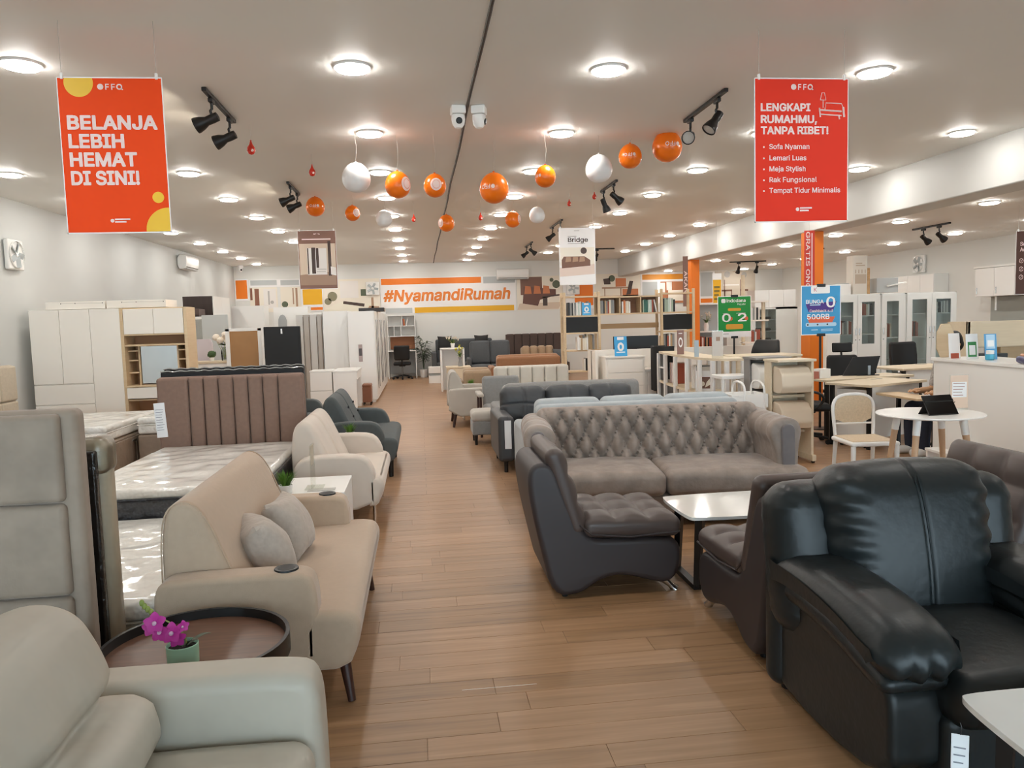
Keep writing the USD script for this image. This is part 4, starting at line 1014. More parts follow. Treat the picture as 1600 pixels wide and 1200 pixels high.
t, w, h = panel('wall_picture', 'printed picture of a home office with desk and chairs on the back wall', 'wall picture', 5.42, 6.86, 2.0, 2.95, PP['cream'], group='printed pictures on the back wall'); desk_scene(t, w, h, 3)
tiles('white panel with orange bar and grey square under the low ceiling', [('orange_bar', 6.92, 8.72, 2.74, 2.90, M('amber_print', 'e2952a', .5)), ('grey_square', 6.92, 7.40, 2.05, 2.67, GREYP)], (6.87, 8.74, 2.0, 2.93))
t, w, h = panel('wall_picture', 'printed picture of a terracotta bedroom under the low ceiling', 'wall picture', 7.5, 8.72, 2.0, 2.67, M('print_terracotta', 'b5754f', .5), y=YW-.011, group='printed pictures on the back wall')
part(t, 'picture_bed', FR(.2*w, .98*w, .1*h, .6*h), PP['cream'], False); part(t, 'picture_pillow', J(FR(.0, .12*w, .5*h, .95*h), FR(.16*w, .3*w, .6*h, .98*h)), PP['white'], False)
tiles('white panel with grey and orange blocks beside the dining picture', [('grey_square', 8.80, 9.2, 2.18, 2.93, GREYP), ('orange_strip', 8.80, 9.2, 1.98, 2.11, ORANGE)], (8.76, 9.26, 1.3, 2.95))
t, w, h = panel('wall_picture', 'printed picture of wooden dining chairs behind the green sign', 'wall picture', 9.28, 10.6, 1.85, 2.96, M('print_taupe', 'd3c6b4', .5), group='printed pictures on the back wall')
part(t, 'picture_floor', FR(0, w, 0, .3*h), PP['sand'], False); part(t, 'picture_table', J(FR(.2*w, .6*w, .58*h, .62*h, 2)), PP['white'], False)
part(t, 'picture_chair', J(*[J(FR(a*w, (a+.2)*w, .42*h, .47*h, 3), FR(a*w, (a+.02)*w, .05*h, .75*h, 3), FR((a+.18)*w, (a+.2)*w, .05*h, .45*h, 3)) for a in (.05, .22, .62)]), PP['brown'], False)
part(t, 'picture_lamp', J(FL(circ(.3*w, .9*h, .1), 0, 0, 2), FL(circ(.72*w, .88*h, .09), 0, 0, 2)), PP['grey'], False)
# wall fans and air conditioners
def wall_fan(loc, rz, s, label):
    t = thing('wall_fan', label, 'wall fan', loc, rz, 'square white wall fans')
    part(t, 'frame', RB(-s/2, s/2, -.06, 0, -s/2, s/2, .02, 2), WHITE)
    part(t, 'guard_ring', mv(mv(LATHE([(s*.44, 0), (s*.46, .012), (s*.44, .02)], 32, cap=False), rx=90), 0, -.06, 0), WHITEM)
    part(t, 'hub', mv(mv(LATHE([(.03, 0), (.034, .01), (.02, .02)], 14), rx=90), 0, -.06, 0), WHITE)
    for k in range(5):
        a = 72*k+10
        part(t, 'blade', mv(mv(RB(.035, s*.42, -.004, .004, -s*.11, s*.11, .003, 1), 0, 0, 0, rx=25), 0, -.068, 0, ry=a), M('fan_blade', 'b9bfc0', .35))
    return t
wall_fan((-1.36, YB-.02, 2.67), 0, .40, 'square white wall fan left of the hashtag banner')
wall_fan((4.72, YB-.02, 2.54), 0, .40, 'square white wall fan under the white hanging poster')
wall_fan((XL+.01, 11.0, 2.66), 90, .40, 'square white wall fan on the left wall by the picture edge')
wall_fan((XR-.01, 16.6, 2.62), -90, .40, 'square white wall fan on the right wall above the cabinets')
def aircon(loc, rz, label):
    t = thing('air_conditioner', label, 'air conditioner', loc, rz, 'white wall air conditioners')
    part(t, 'body', EXT([(-.0, -.16), (.0, .16), (.19, .16), (.21, .10), (.20, -.08), (.15, -.16)], .98, .02, 3, .02, 1), WHITE)
    part(t, 'louvre', RB(-.44, .44, -.19, -.11, -.158, -.145, .004, 1), M('louvre_grey', 'b5b4b0', .5))
    part(t, 'air_slot', BX(-.44, .44, -.206, -.15, -.115, -.108), MDARK, False); return t
aircon((2.85, YB-.01, 3.0), 0, 'white air conditioner on the back wall over the hashtag banner')
aircon((XL+.01, 18.6, 3.13), 90, 'white air conditioner on the left wall above the dark wardrobe')

# ------------------------------------------------------------------ left: wardrobes and vanity
def cabinet(name, label, cat, loc, rz, w, d, h, cells, body, front, handle=None, plinth=.06, gap=.004, group=None, top=True, fr=.0):
    """Carcass plus fronts. cells: (part name, x0, x1, z0, z1) as fractions; local front is -y."""
    t = thing(name, label, cat, loc, rz, group)
    part(t, 'body', J(BX(-w/2, w/2, -d/2+.02, d/2, plinth, h), BX(-w/2+.03, w/2-.03, -d/2+.05, d/2-.02, 0, plinth)), body, False)
    for c in cells:
        nm, a, b, u, v = c[:5]
        x0, x1 = -w/2+a*w+gap/2, -w/2+b*w-gap/2; z0, z1 = plinth+u*(h-plinth)+gap/2, plinth+v*(h-plinth)-gap/2
        f = part(t, nm, RB(x0, x1, -d/2, -d/2+.019, z0, z1, .003, 1), c[6] if len(c) > 6 else front, 30)
        if handle and len(c) > 5 and c[5]:
            hx = {'l': x0+.05, 'r': x1-.05, 'c': (x0+x1)/2}[c[5][0]]; hz = (z0+z1)/2 if len(c[5]) == 1 else z0+float(c[5][1:])*(z1-z0)
            horiz = nm == 'drawer'
            L = min(.14, (z1-z0)*.35)
            part(f, 'handle', RB(hx-(.07 if horiz else .007), hx+(.07 if horiz else .007), -d/2-.025, -d/2+.001, hz-(.007 if horiz else L/2), hz+(.007 if horiz else L/2), .004, 1), handle)
    return t
Yv = 11.06
cabinet('wardrobe', 'white three-door wardrobe against the left wall behind the beds', 'wardrobe', (-4.64, Yv+.29, 0), 0, 1.16, .58, 1.92,
        [('door', 0, .33, .46, 1), ('door', .33, .665, .46, 1), ('door', .665, 1, .0, 1), ('drawer', 0, .665, .31, .455), ('drawer', 0, .665, .155, .305), ('drawer', 0, .665, 0, .15)], CREAMW, CREAMW)
for x0, x1, i in ((-5.02, -4.255, 0), (-4.235, -3.46, 1)):
    t = thing('flat_box', ('flat white carton on top of the wardrobe, nearer the left wall', 'flat white carton lying across wardrobe and vanity top')[i], 'carton', ((x0+x1)/2, Yv+.3, (1.925, 1.925)[i]), 0)
    w = x1-x0
    part(t, 'carton', RB(-w/2, w/2, -.25, .25, 0, .105, .005, 1), CREAMW)
    part(t, 'tape', BX(-w/2+.2, w/2-.03, -.2505, -.249, .075, .08), M('tape_pale', 'cfc8bd', .4), False)
    part(t, 'staple', J(*[BX(x-.004, x+.004, -.252, -.25, .07, .085) for x in (-w/2+.2, 0, w/2-.03)]), MDARK, False, kind='stuff')
# oak vanity with open shelves and mirror
t = thing('vanity_unit', 'oak vanity unit with white doors, open shelves and mirror', 'vanity', (-3.62, Yv, 0), 0)
for x in (-.43, .405): part(t, 'side_panel', RB(x-.012, x+.03, 0, .42, 0, 1.92, .003, 1), OAK)
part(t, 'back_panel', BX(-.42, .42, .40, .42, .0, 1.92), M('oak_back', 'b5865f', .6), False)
part(t, 'top_panel', BX(-.42, .42, 0.02, .40, 1.9, 1.92), OAK, False)
for a, b in ((-.395, -.005), (-.001, .388)): part(t, 'door', RB(a, b, .0, .02, 1.565, 1.905, .003, 1), CREAMW)
for z in (1.555, 1.41): part(t, 'shelf', BX(-.41, .40, .01, .40, z-.012, z+.012), OAK, False)
for x in (-.26, .255): part(t, 'divider', BX(x-.01, x+.01, .12, .40, .86, 1.40), OAK, False)
for z in (1.03, 1.2, 1.33): part(t, 'cubby_shelf', BX(-.41, -.26, .12, .40, z-.01, z+.01), OAK, False); part(t, 'cubby_shelf', BX(.255, .40, .12, .40, z-.01, z+.01), OAK, False)
part(t, 'mirror', BX(-.24, .24, .14, .15, .875, 1.39), M('mirror_silver', 'e4e8e8', .03, 1), False)
part(t, 'worktop', RB(-.41, .41, -.03, .40, .835, .86, .003, 1), OAK)
part(t, 'drawer', RB(-.40, .39, -.02, .0, .68, .83, .003, 1), CREAMW)
part(t, 'lower_shelf', BX(-.41, .40, .02, .40, .645, .668), OAK, False)
t = thing('headboard', 'pale beige tufted headboard standing against the left wall at the picture edge', 'headboard', (-5.22, 9.74, 0), 90)
part(t, 'frame', RB(-.8, .8, -.02, .06, 0, 1.22, .03, 3), FAB('pale_beige_fabric', 'c9bba6', sheen=.1))
for k in range(4):
    for z in (.32, .77): part(t, 'tufted_panel', RB(-.78+k*.39, -.39+k*.39-.006, -.06, 0, z, z+.44, .025, 3, 4, (0, .01, 0)), _m['pale_beige_fabric'])
DWOOD = WOOD('dark_wood', [(0, '2c201c'), (.5, '3c2c26'), (1, '4b3930')], (30, 30, 3), .45, rand=False)
cabinet('wardrobe', 'dark wood wardrobe with white doors, tallest piece by the left wall', 'wardrobe', (-4.1, 15.65, 0), 90, 1.25, .55, 2.22,
        [('door', 0, .5, .0, 1, 'r'), ('door', .5, 1, 0, 1, 'l')], DWOOD, WHITE, CHROME)
t = thing('wardrobe', 'tall dark brown cabinet side standing in front of the white-doored wardrobe', 'wardrobe', (-4.2, 14.55, 0))
part(t, 'side_panel', RB(-.2, -.10, -.25, .25, 0, 1.84, .004, 1), DWOOD); part(t, 'side_panel', BX(.27, .29, -.2, .25, 0, 1.84), DWOOD, False); part(t, 'top', BX(-.2, .29, -.22, .25, 1.84, 1.86), DWOOD, False)
single('wrapped_board', mv(RB(-.17, .17, -.2, .2, 0, .11, .01, 1), -4.08, 14.55, 1.861), M('umber_board', '594640', .5), 'dark brown flat pack lying on the cabinet beside the dark wardrobe', 'flat pack')
t = thing('mirror_panel', 'narrow grey mirror leaning beside the dark wardrobe', 'mirror', (-3.91, 14.25, 0))
part(t, 'glass', BX(-.085, .085, 0, .012, .6, 1.78), M('grey_mirror', 'b8c0c2', .08, .9), False); part(t, 'frame', J(BX(-.1, -.085, -.004, .02, 0, 1.83), BX(.085, .1, -.004, .02, 0, 1.83), BX(-.1, .1, -.004, .02, 1.78, 1.83)), WHITE, False)
single('panel', mv(RB(-.22, .22, -.02, .02, 0, 1.85, .003, 1), -3.57, 14.05, 0), M('panel_palegrey', 'c3c6c4', .4), 'tall pale grey wardrobe panel between mirror and flower vase', 'panel')
pl = chaikin([(-.15, 0), (.16, 0), (.16, 1.35), (.13, 1.44), (.05, 1.44), (-.15, 1.44)], 1)
single('headboard', mv(mv(PLATE(pl, .05), rx=90), -3.6, 13.35, 0), M('lilac_fabric', 'cfc6cc', .7), 'pale lilac rounded board beside the oak vanity unit', 'headboard')
# white dresser with oak top, roses and plant
t = thing('dresser', 'white dresser with pale oak top carrying a vase of white roses', 'dresser', (-3.22, 13.0, 0))
part(t, 'top', RB(-.6, .52, -.22, .22, 1.05, 1.085, .004, 1), OAKH); part(t, 'body', J(BX(-.57, .49, -.2, .2, .05, 1.05), BX(-.54, .46, -.17, .17, 0, .05)), WHITEM, False)
for z in (.1, .42, .74): part(t, 'drawer', RB(-.55, .47, -.215, -.2, z, z+.3, .003, 1), WHITEM)
t = thing('rose_vase', 'glass vase of white roses on the oak-topped dresser', 'vase of flowers', (-3.17, 12.95, 1.086))
part(t, 'vase', LATHE([(.045, 0), (.05, .01), (.055, .2), (.062, .22), (.056, .2), (.046, .02)], 24, cap=False), PANE('vase_glass', (.86, .88, .86), .05))
ROSE = M('rose_white', 'f1e6d6', .7); LEAFG = M('leaf_green', '3f5a30', .6)
g = random.Random(5)
for k, (x, y, z) in enumerate(((-.12, 0, .38), (-.05, -.03, .33), (.03, -.02, .42), (.0, .02, .36), (.1, -.01, .36), (.07, -.04, .31))):
    m = BALL(.055, x, y, z, 2); m.vertices += (meshkit.fbm(m.vertices*40+k, 3, k)[:, None]-.5)*.03
    part(t, 'rose', m, ROSE, True); part(t, 'stem', TUBE([(0, 0, .02), (x*.5, y*.5, .2), (x, y, z-.04)], .003, 5), STEMG)
for k in range(10): part(t, 'leaf', mv(leafblade(.10, .025, .02), 0, 0, .25, ry=g.uniform(-15, 10), rz=36*k), LEAFG)
t = thing('potted_plant', 'small round green plant in a white pot beside the rose vase', 'potted plant', (-3.36, 12.9, 1.086))
part(t, 'pot', LATHE([(.03, 0), (.04, .06), (.036, .06)], 16), WHITE); mm = BALL(.062, 0, 0, .11, 2); mm.vertices += (meshkit.fbm(mm.vertices*50, 2)[:, None]-.5)*.04
part(t, 'foliage', mm, LEAFG, 30, kind='stuff')
# leaning boards
t = thing('leaning_mirror', 'white-framed mirror turned round, brown backing board showing', 'mirror', (-2.78, 12.6, 0))
part(t, 'frame', J(RB(-.28, -.215, 0, .03, 0, 1.6, .004, 1), RB(.215, .27, 0, .03, 0, 1.6, .004, 1), RB(-.28, .27, 0, .03, 1.555, 1.6, .004, 1)), WHITEM)
part(t, 'backing_board', BX(-.215, .215, .005, .02, .5, 1.555), M('hardboard', 'a97e52', .7, mott=(4, .06)), False)
t = thing('wrapped_board', 'tall black wrapped board with a white label, leaning behind the mauve headboard', 'wrapped board', (-2.13, 12.3, 0))
part(t, 'board', RB(-.275, .275, -.04, .04, 0, 1.61, .012, 2), BLACKM); part(t, 'paper_label', BX(-.015, .01, -.043, -.04, 1.5, 1.575), TAGW, False)
cabinet('wardrobe', 'white closet in the left background behind the brown backing board', 'wardrobe', (-3.53, 16.75, 0), 90, .5, .66, 2.06, [('door', 0, 1, 0, 1, 'r')], WHITE, WHITE, CHROME)
t = thing('wardrobe', 'white wardrobe with an arched panel, beside the black wrapped board', 'wardrobe', (-2.9, 17.1, 0))
part(t, 'body', BX(-.22, .5, 0, .5, 0, 2.03), WHITE, False)
part(t, 'arched_panel', mv(mv(PLATE(list(zip([-.13, .05, .05]+[.05-.18*(1-math.cos(a))/2 for a in np.linspace(.3, PI, 8)], [.4, .4, 1.7]+[1.7+.17*math.sin(a) for a in np.linspace(.3, PI, 8)])), .012), rx=90), 0, 0, 0), M('panel_grey', 'a9abab', .4), False)
t = thing('wardrobe', 'sliding wardrobe with narrow dark-edged mirror strips', 'wardrobe', (-2.265, 16.25, 0))
part(t, 'body', BX(-.26, .26, .03, .55, 0, 1.88), WHITEM, False)
for i, (a, b) in enumerate(((-.26, -.11), (-.11, .01), (.01, .16), (.16, .26))):
    d = part(t, 'door', RB(a+.003, b-.003, 0, .03, .05, 1.84, .003, 1), (M('door_grey', 'c9c5bf', .25), M('door_warmgrey', 'b3aaa0', .25))[i % 2])
    part(d, 'edge_strip', BX(b-.016, b-.006, -.006, 0, .5 if i % 2 else .1, 1.8), M('strip_bronze', '6b5a49', .35), False)
cabinet('wardrobe', 'white wardrobe side panel right of the mirrored sliding wardrobe', 'wardrobe', (-1.73, 16.75, 0), 90, 1.0, .52, 1.9, [('door', 0, .5, 0, 1), ('door', .5, 1, 0, 1)], WHITE, WHITE)
row = [(16.0, 17.55, 'first white wardrobe of the row along the aisle, nearest the camera'), (17.62, 19.2, 'second white wardrobe of the row along the aisle, with dark door edges'), (19.3, 20.9, 'third white wardrobe of the row along the aisle')]
for i, (a, b, lb) in enumerate(row):
    t = cabinet('wardrobe', lb, 'wardrobe', (-1.19, (a+b)/2, 0), 90, b-a, .54, 1.88, [('door', k/3, (k+1)/3, 0, 1) for k in range(3)], WHITE, WHITE, None, group='white wardrobes along the aisle')
    for k in (1, 2): part(t, 'mirror_strip', BX(-(b-a)/2+(b-a)*k/3-.03, -(b-a)/2+(b-a)*k/3+.03, -.276, -.27, .25, 1.7), M('smoke_mirror', '4c4a48', .12, .6), False)
single('flat_box', mv(RB(-.28, .26, -.3, .3, 0, .08, .006, 1), -1.02, 17.2, 1.881), M('umber_dark', '2e2724', .4), 'dark flat box on top of the aisle wardrobes', 'flat box')
t = thing('promo_card', 'narrow promo card stuck on the first white wardrobe side', 'price card', (-1.22, 15.995, 0))
part(t, 'card', BX(-.05, .03, -.004, 0, .85, 1.2), M('card_mauve', 'b7a6a4', .5), False)
part(t, 'card_print', BX(-.04, .02, -.005, -.004, .97, 1.12), M('card_dark', '5b5658', .5), False)
t = thing('dressing_table', 'white dressing table with an open knee space beside the brown stool', 'dressing table', (-1.40, 14.85, 0), 90)
part(t, 'tabletop', RB(-.53, .53, -.23, .23, .745, .77, .003, 1), WHITE)
part(t, 'side_panel', BX(-.52, -.5, -.2, .22, 0, .745), WHITE, False); part(t, 'side_panel', BX(.5, .52, -.2, .22, 0, .745), WHITE, False); part(t, 'back_panel', BX(-.5, .5, .19, .21, .2, .745), WHITE, False)
part(t, 'drawer', RB(-.5, .5, -.215, -.195, .6, .74, .003, 1), WHITE)
t = thing('nightstand', 'white drawer unit left of the dressing table', 'nightstand', (-1.83, 14.6, 0))
part(t, 'body', BX(-.2, .19, -.25, .25, .02, .76), WHITE, False); part(t, 'top', RB(-.21, .2, -.26, .26, .76, .785, .003, 1), WHITE); part(t, 'drawer', RB(-.2, .19, -.27, -.25, .42, .75, .003, 1), WHITE); part(t, 'drawer', RB(-.205, .195, -.27, -.25, .05, .41, .003, 1), WHITE)
t = thing('stool', 'brown leatherette cube stool beside the dressing table', 'stool', (-1.10, 15.62, 0))
STO = LEA('stool_brown', '8a5a41', .45)
part(t, 'seat', RB(-.09, .09, -.18, .18, .36, .42, .025, 3, 3, (0, 0, .012)), STO); part(t, 'body', RB(-.088, .088, -.175, .175, .06, .365, .012, 2), STO)
for x in (-.07, .07):
    for y in (-.15, .15): part(t, 'foot', CYL(.012, 0, .065, 10, x=x, y=y), BLACK)
# desk with hutch, office chair and palm at the end of the aisle
t = thing('desk_hutch', 'white study desk with shelves and cork board at the end of the aisle', 'desk', (-.55, 22.95, 0))
for x in (-.40, .40): part(t, 'side_panel', BX(x-.012, x+.012, -.05, .42, 0, 1.85), WHITE, False)
for x in (-.40, .40): part(t, 'leg_panel', BX(x-.012, x+.012, -.32, -.05, 0, .8), WHITE, False)
part(t, 'worktop', RB(-.41, .41, -.33, .4, .79, .815, .003, 1), WHITE)
for z in (1.23, 1.53, 1.84): part(t, 'shelf', BX(-.4, .4, 0.05, .42, z-.011, z+.011), WHITE, False)
for x, a, b in ((.02, 1.53, 1.84), (-.22, 1.24, 1.53), (-.02, 1.24, 1.53)): part(t, 'divider', BX(x-.01, x+.01, .06, .42, a, b), WHITE, False)
part(t, 'back_panel', BX(-.4, .4, .41, .42, 1.2, 1.84), WHITEM, False)
part(t, 'cork_board', BX(-.35, .37, .36, .38, .84, 1.21), M('cork_brown', '9c6746', .7), False); part(t, 'modesty_panel', BX(-.4, .4, .35, .37, .1, .79), GREYP, False)
def book(loc, w, h, d, m, label, group, lean=0, rz=0):
    b = J(RB(-w/2, w/2, -d/2, d/2, 0, h, .002, 1))
    t = thing('book', label, 'book', loc, rz, group)
    part(t, 'cover', mv(b, 0, 0, 0, ry=lean), m, False)
    part(t, 'pages', mv(BX(-w/2+.003, w/2-.003, -d/2+.004, d/2+.001, .003, h+.0006), ry=lean), WPRINT, False)
BK = [M('book_'+n, c, .55) for n, c in dict(cream='e6dcc8', white='e9e6e0', sage='a9b8a6', teal='3f6f63', rust='a5523c', grey='8f8f8c', black='2a2a2c', tan='b99a72', mint='cfdcd2', orange='cc7a45').items()]
for i, (x, c, l) in enumerate(((.07, 4, -4), (.10, 9, -6), (.15, 1, 10))): book((-.55+x, 23.1, 1.542), .026, .2, .15, BK[c], ('rust book on the white study desk shelf', 'orange book on the white study desk shelf', 'white book leaning on the white study desk shelf')[i], 'books on the study desk', l)

# ------------------------------------------------------------------ sofas up the right of the aisle
LGREY = FAB('light_grey_fabric', 'b9b2a8', mott=(5, .05)); MGREY = FAB('mid_grey_fabric', '8b8a88'); DGREY = LEA('dark_grey_leather', '45474a', .45, bump=(20, .2, .01))
BLUEG = FAB('blue_grey_velvet', 'a3a9ab', sheen=.4, mott=(6, .12)); RBROWN = FAB('russet_fabric', '9a6f50', sheen=.15); KHAKI = FAB('khaki_fabric', 'a48b70'); COCOA = FAB('cocoa_fabric', '54453f', sheen=.1)
OFFW = FAB('offwhite_fabric', 'cbc5ba', mott=(5, .04)); GUN = FAB('gunmetal_fabric', '55585b', sheen=.1)
def sofa(name, label, loc, rz, W, D, fab, H=.82, arm_h=.6, arm_w=.16, seat_z=.42, backs=2, seats=2, legs='block', clear=.12, channel=0, arms=(1, 1), cush=0, low=None, cat='sofa', grp=None):
    t = thing(name, label, cat, loc, rz, grp)
    part(t, 'base', RB(-W/2+.02, W/2-.02, -D/2+.05, D/2-.02, clear, seat_z-.12, .03, 2), low or fab)
    for s, on in ((-1, arms[0]), (1, arms[1])):
        if on: part(t, 'armrest', RB(s*(W/2-arm_w/2)-arm_w/2, s*(W/2-arm_w/2)+arm_w/2, -D/2, D/2-.05, clear-.01, arm_h, .045, 4), fab)
    x0, x1 = -W/2+(arm_w if arms[0] else 0), W/2-(arm_w if arms[1] else 0)
    for k in range(seats):
        a = x0+(x1-x0)*k/seats; b = x0+(x1-x0)*(k+1)/seats
        part(t, 'seat_cushion', RB(a+.003, b-.003, -D/2-.02, D/2-.2, seat_z-.13, seat_z, .04, 4, 4, (0, .01, .015)), fab)
    part(t, 'backrest', RB(x0-.01, x1+.01, D/2-.24, D/2, clear, H-.02 if not channel else H, .06, 4), fab)
    n = channel or backs
    for k in range(n):
        a = x0+(x1-x0)*k/n; b = x0+(x1-x0)*(k+1)/n
        if channel: part(t, 'channel', RB(a+.003, b-.003, D/2-.30, D/2-.18, seat_z+.0, H, .035, 4, (3, 1, 4), (0, .012, 0)), fab)
        elif backs: part(t, 'back_cushion', mv(RB(-(b-a)/2+.004, (b-a)/2-.004, -.09, .09, -(H-seat_z)/2, (H-seat_z)/2, .06, 5, 6, (.01, .045, .01)), (a+b)/2, D/2-.27, (H+seat_z)/2+.01, rx=-8), fab)
    for x in (-W/2+.08, W/2-.08):
        for y in (-D/2+.08, D/2-.08):
            part(t, 'leg', leg_taper(x, y, clear+.01, .026, .02), BLACK if legs == 'block' else WENGE)
    return t
sofa('sofa', 'pale blue-grey velvet sofa standing back to back with the buttoned sofa', (1.93, 7.12, 0), 180, 2.08, .92, BLUEG, .86, .62, .12, backs=3, seats=3)
ds = sofa('sofa', 'dark grey leather sofa with three loose cushions and a price tag on its arm', (1.66, 8.42, 0), 0, 1.78, 1.0, DGREY, .70, .6, .17, seats=2, backs=0, clear=.13)
for k, (x, lb) in enumerate(((1.13, 'left'), (1.65, 'middle'), (2.13, 'right'))):
    def cr(p, q): 
        p[:, 1] += np.where(q[:, 1] < 0, .018*(np.exp(-(p[:, 0]/.012)**2)+np.exp(-((p[:, 2]-.0)/.012)**2)), 0); return p+((meshkit.fbm(p*7+k*3, 3, k)[:, None]-.5)*.02)
    single('cushion', mv(RB(-.255, .255, -.09, .09, -.21, .20, .075, 5, (26, 2, 22), (.01, .05, .01), cr), x, 8.62, .645, rx=-12), DGREY, 'dark grey leather back cushion, %s of three on the dark sofa' % lb, 'cushion', 'dark leather sofa cushions', 55)
t = thing('price_tag', 'white price tag hanging on the dark leather sofa arm', 'price tag', (.87, 7.915, .56))
part(t, 'tag_card', BX(-.035, .035, -.002, 0, -.30, 0), TAGW, False); part(t, 'tag_print', LINES(-.028, .026, -.04, .006, 9, .028), TAGI, False); part(t, 'tag_string', TUBE([(0, 0, 0), (0, .004, .045)], .0015, 5), BLACK)
sofa('sofa', 'mid grey three-seat sofa directly behind the dark leather sofa', (1.88, 9.42, 0), 0, 2.05, .80, MGREY, .80, .58, .16, backs=1, seats=2)
t = thing('ottoman', 'grey fabric ottoman with dark legs at the aisle edge', 'ottoman', (.86, 10.08, 0))
part(t, 'cushion_top', RB(-.24, .24, -.24, .24, .30, .43, .05, 4, 4, (0, 0, .02)), LGREY); part(t, 'body', RB(-.235, .235, -.235, .235, .13, .31, .02, 2), MGREY)
for x in (-.19, .19):
    for y in (-.19, .19): part(t, 'leg', leg_taper(x, y, .14, .024, .018), BLACK)
t = thing('armchair', 'grey armchair with dark wooden arm posts behind the ottoman', 'armchair', (1.13, 10.78, 0))
part(t, 'seat', RB(-.27, .27, -.3, .25, .22, .42, .05, 4), MGREY); part(t, 'backrest', mv(RB(-.27, .27, -.07, .07, 0, .45, .05, 4), 0, .24, .36, rx=-10), MGREY)
for x in (-.34, .34):
    part(t, 'arm_pad', RB(x-.045, x+.045, -.32, .22, .56, .61, .022, 3), LGREY)
    for y in (-.27, .2): part(t, 'arm_post', leg_taper(x, y, .57, .016, .018), WENGE)
armG = [(-.36, .17), (-.36, .55), (-.32, .60), (.26, .595), (.32, .57), (.335, .5), (.32, .17)]
loveseat('armchair', 'light grey armchair on tapered wooden legs beside the aisle', (.745, 12.02, 0), .92, .72, LGREY, armG, [(-.34, .17), (-.36, .6), (-.34, .80), (-.28, .86), (-.2, .82), (-.12, .6), (-.03, .36), (-.03, .17)], af=.31, arm_w=.12)
sofa('sofa', 'off-white sofa with vertical channel back behind the grey sofa', (1.80, 12.35, 0), 0, 1.22, .78, OFFW, .85, .5, .05, channel=6, seats=1, arms=(0, 0))
sofa('sofa', 'khaki sofa seen from behind, its plain back left of the channel sofa', (.94, 13.42, 0), 180, .62, .75, KHAKI, .79, .6, .08, backs=1, seats=1)
grass((.80, 12.66, .481), .08, .13, 110, 'small grass pot in front of the khaki sofa back', 21)
t = thing('side_table', 'small white table under the grass pot between two sofas', 'side table', (.80, 12.66, 0))
part(t, 'tabletop', RB(-.16, .16, -.15, .15, .455, .48, .004, 1), WHITE)
for x in (-.14, .14):
    for y in (-.13, .13): part(t, 'leg', leg_taper(x, y, .46, .012, .012), WHITE)
sofa('sofa', 'russet brown sofa seen from behind with rolled right arm', (2.25, 16.42, 0), 180, 1.62, .85, RBROWN, .86, .64, .14, backs=1, seats=2)
sofa('sofa', 'grey reclining sofa with padded double cushions in the far row', (1.90, 21.1, 0), 0, 1.3, .85, GUN, 1.05, .62, .1, backs=2, seats=2)
t = sofa('sofa', 'dark grey sofa against the back wall carrying black cushions', (1.28, 22.75, 0), 0, 1.95, .8, GUN, 1.12, .75, .14, backs=0, seats=2)
for x, lb in ((.70, 'left'), (1.78, 'right')):
    single('cushion', mv(pillow(.42, .14, 3), x, 22.63, 1.0, rx=-14), BLACKM, 'black cushion on the %s of the far dark sofa' % lb, 'cushion', 'black cushions on the far sofa')
t = thing('bed', 'dark brown channelled headboard standing by the back wall', 'bed', (3.34, 22.7, 0))
for k in range(7): part(t, 'channel', RB(-.82+k*.235, -.82+(k+1)*.235-.004, -.09, 0, .3, 1.2, .035, 3, (3, 1, 3), (0, .008, 0)), COCOA)
part(t, 'headboard_frame', RB(-.83, .83, -.02, .06, 0, 1.19, .02, 2), COCOA); part(t, 'bed_base', RB(-.7, .8, -1.5, -.09, .06, .4, .03, 2), COCOA)
sofa('sofa', 'khaki buttoned sofa in front of the brown channelled headboard', (3.12, 20.4, 0), 0, 1.05, .75, KHAKI, .89, .6, .1, backs=4, seats=1)
single('cushion', mv(pillow(.4, .14, 8), 3.70, 20.3, .62, rx=-14), GUN, 'grey cushion at the right end of the far khaki sofa', 'cushion')
t = thing('display_step', 'low white stepped shelf at the end of the aisle', 'display step', (.35, 20.6, 0))
part(t, 'lower_step', RB(-.17, .17, -.2, .2, 0, .2, .004, 1), WHITE); part(t, 'gap_panel', BX(-.16, .16, -.1, .2, .2, .27), GREYP, False); part(t, 'upper_step', RB(-.17, .17, -.2, .2, .27, .43, .004, 1), WHITE)
t = thing('cabinet', 'white cabinet end panel beside the oak side table', 'cabinet', (.72, 18.05, 0))
part(t, 'side_panel', BX(-.28, -.24, -.22, .22, 0, .99), WHITE, False); part(t, 'side_panel', BX(.24, .28, -.22, .22, 0, .99), WHITE, False); part(t, 'top', RB(-.28, .28, -.22, .22, .97, 1.0, .004, 1), WHITE); part(t, 'back_panel', BX(-.24, .24, .18, .2, 0, .97), WHITE, False)
def bouquet(loc, label, pot, kind, seed, h, petal, name='flower_vase', cat='vase of flowers'):
    t = thing(name, label, cat, loc); g = random.Random(seed)
    part(t, 'vase', pot[0], pot[1])
    for k in range(9):
        a = g.uniform(0, 2*PI); r = g.uniform(.03, .14); z = h*g.uniform(.65, 1)
        e = np.array([math.cos(a)*r, math.sin(a)*r, z])
        part(t, 'stem', TUBE([(0, 0, h*.35), e*.6+[0, 0, h*.2], e], .003, 4), STEMG)
        part(t, 'flower', mv(J([mv(leafblade(.055, .015, .03, 6), rz=60*q, ry=-35) for q in range(6)]), *e, rx=g.uniform(-40, 40)), petal, True)
    for k in range(8): part(t, 'leaf', mv(leafblade(.13, .016, .05), 0, 0, h*.42, rz=45*k, ry=g.uniform(-50, -15)), LEAFG)
    return t
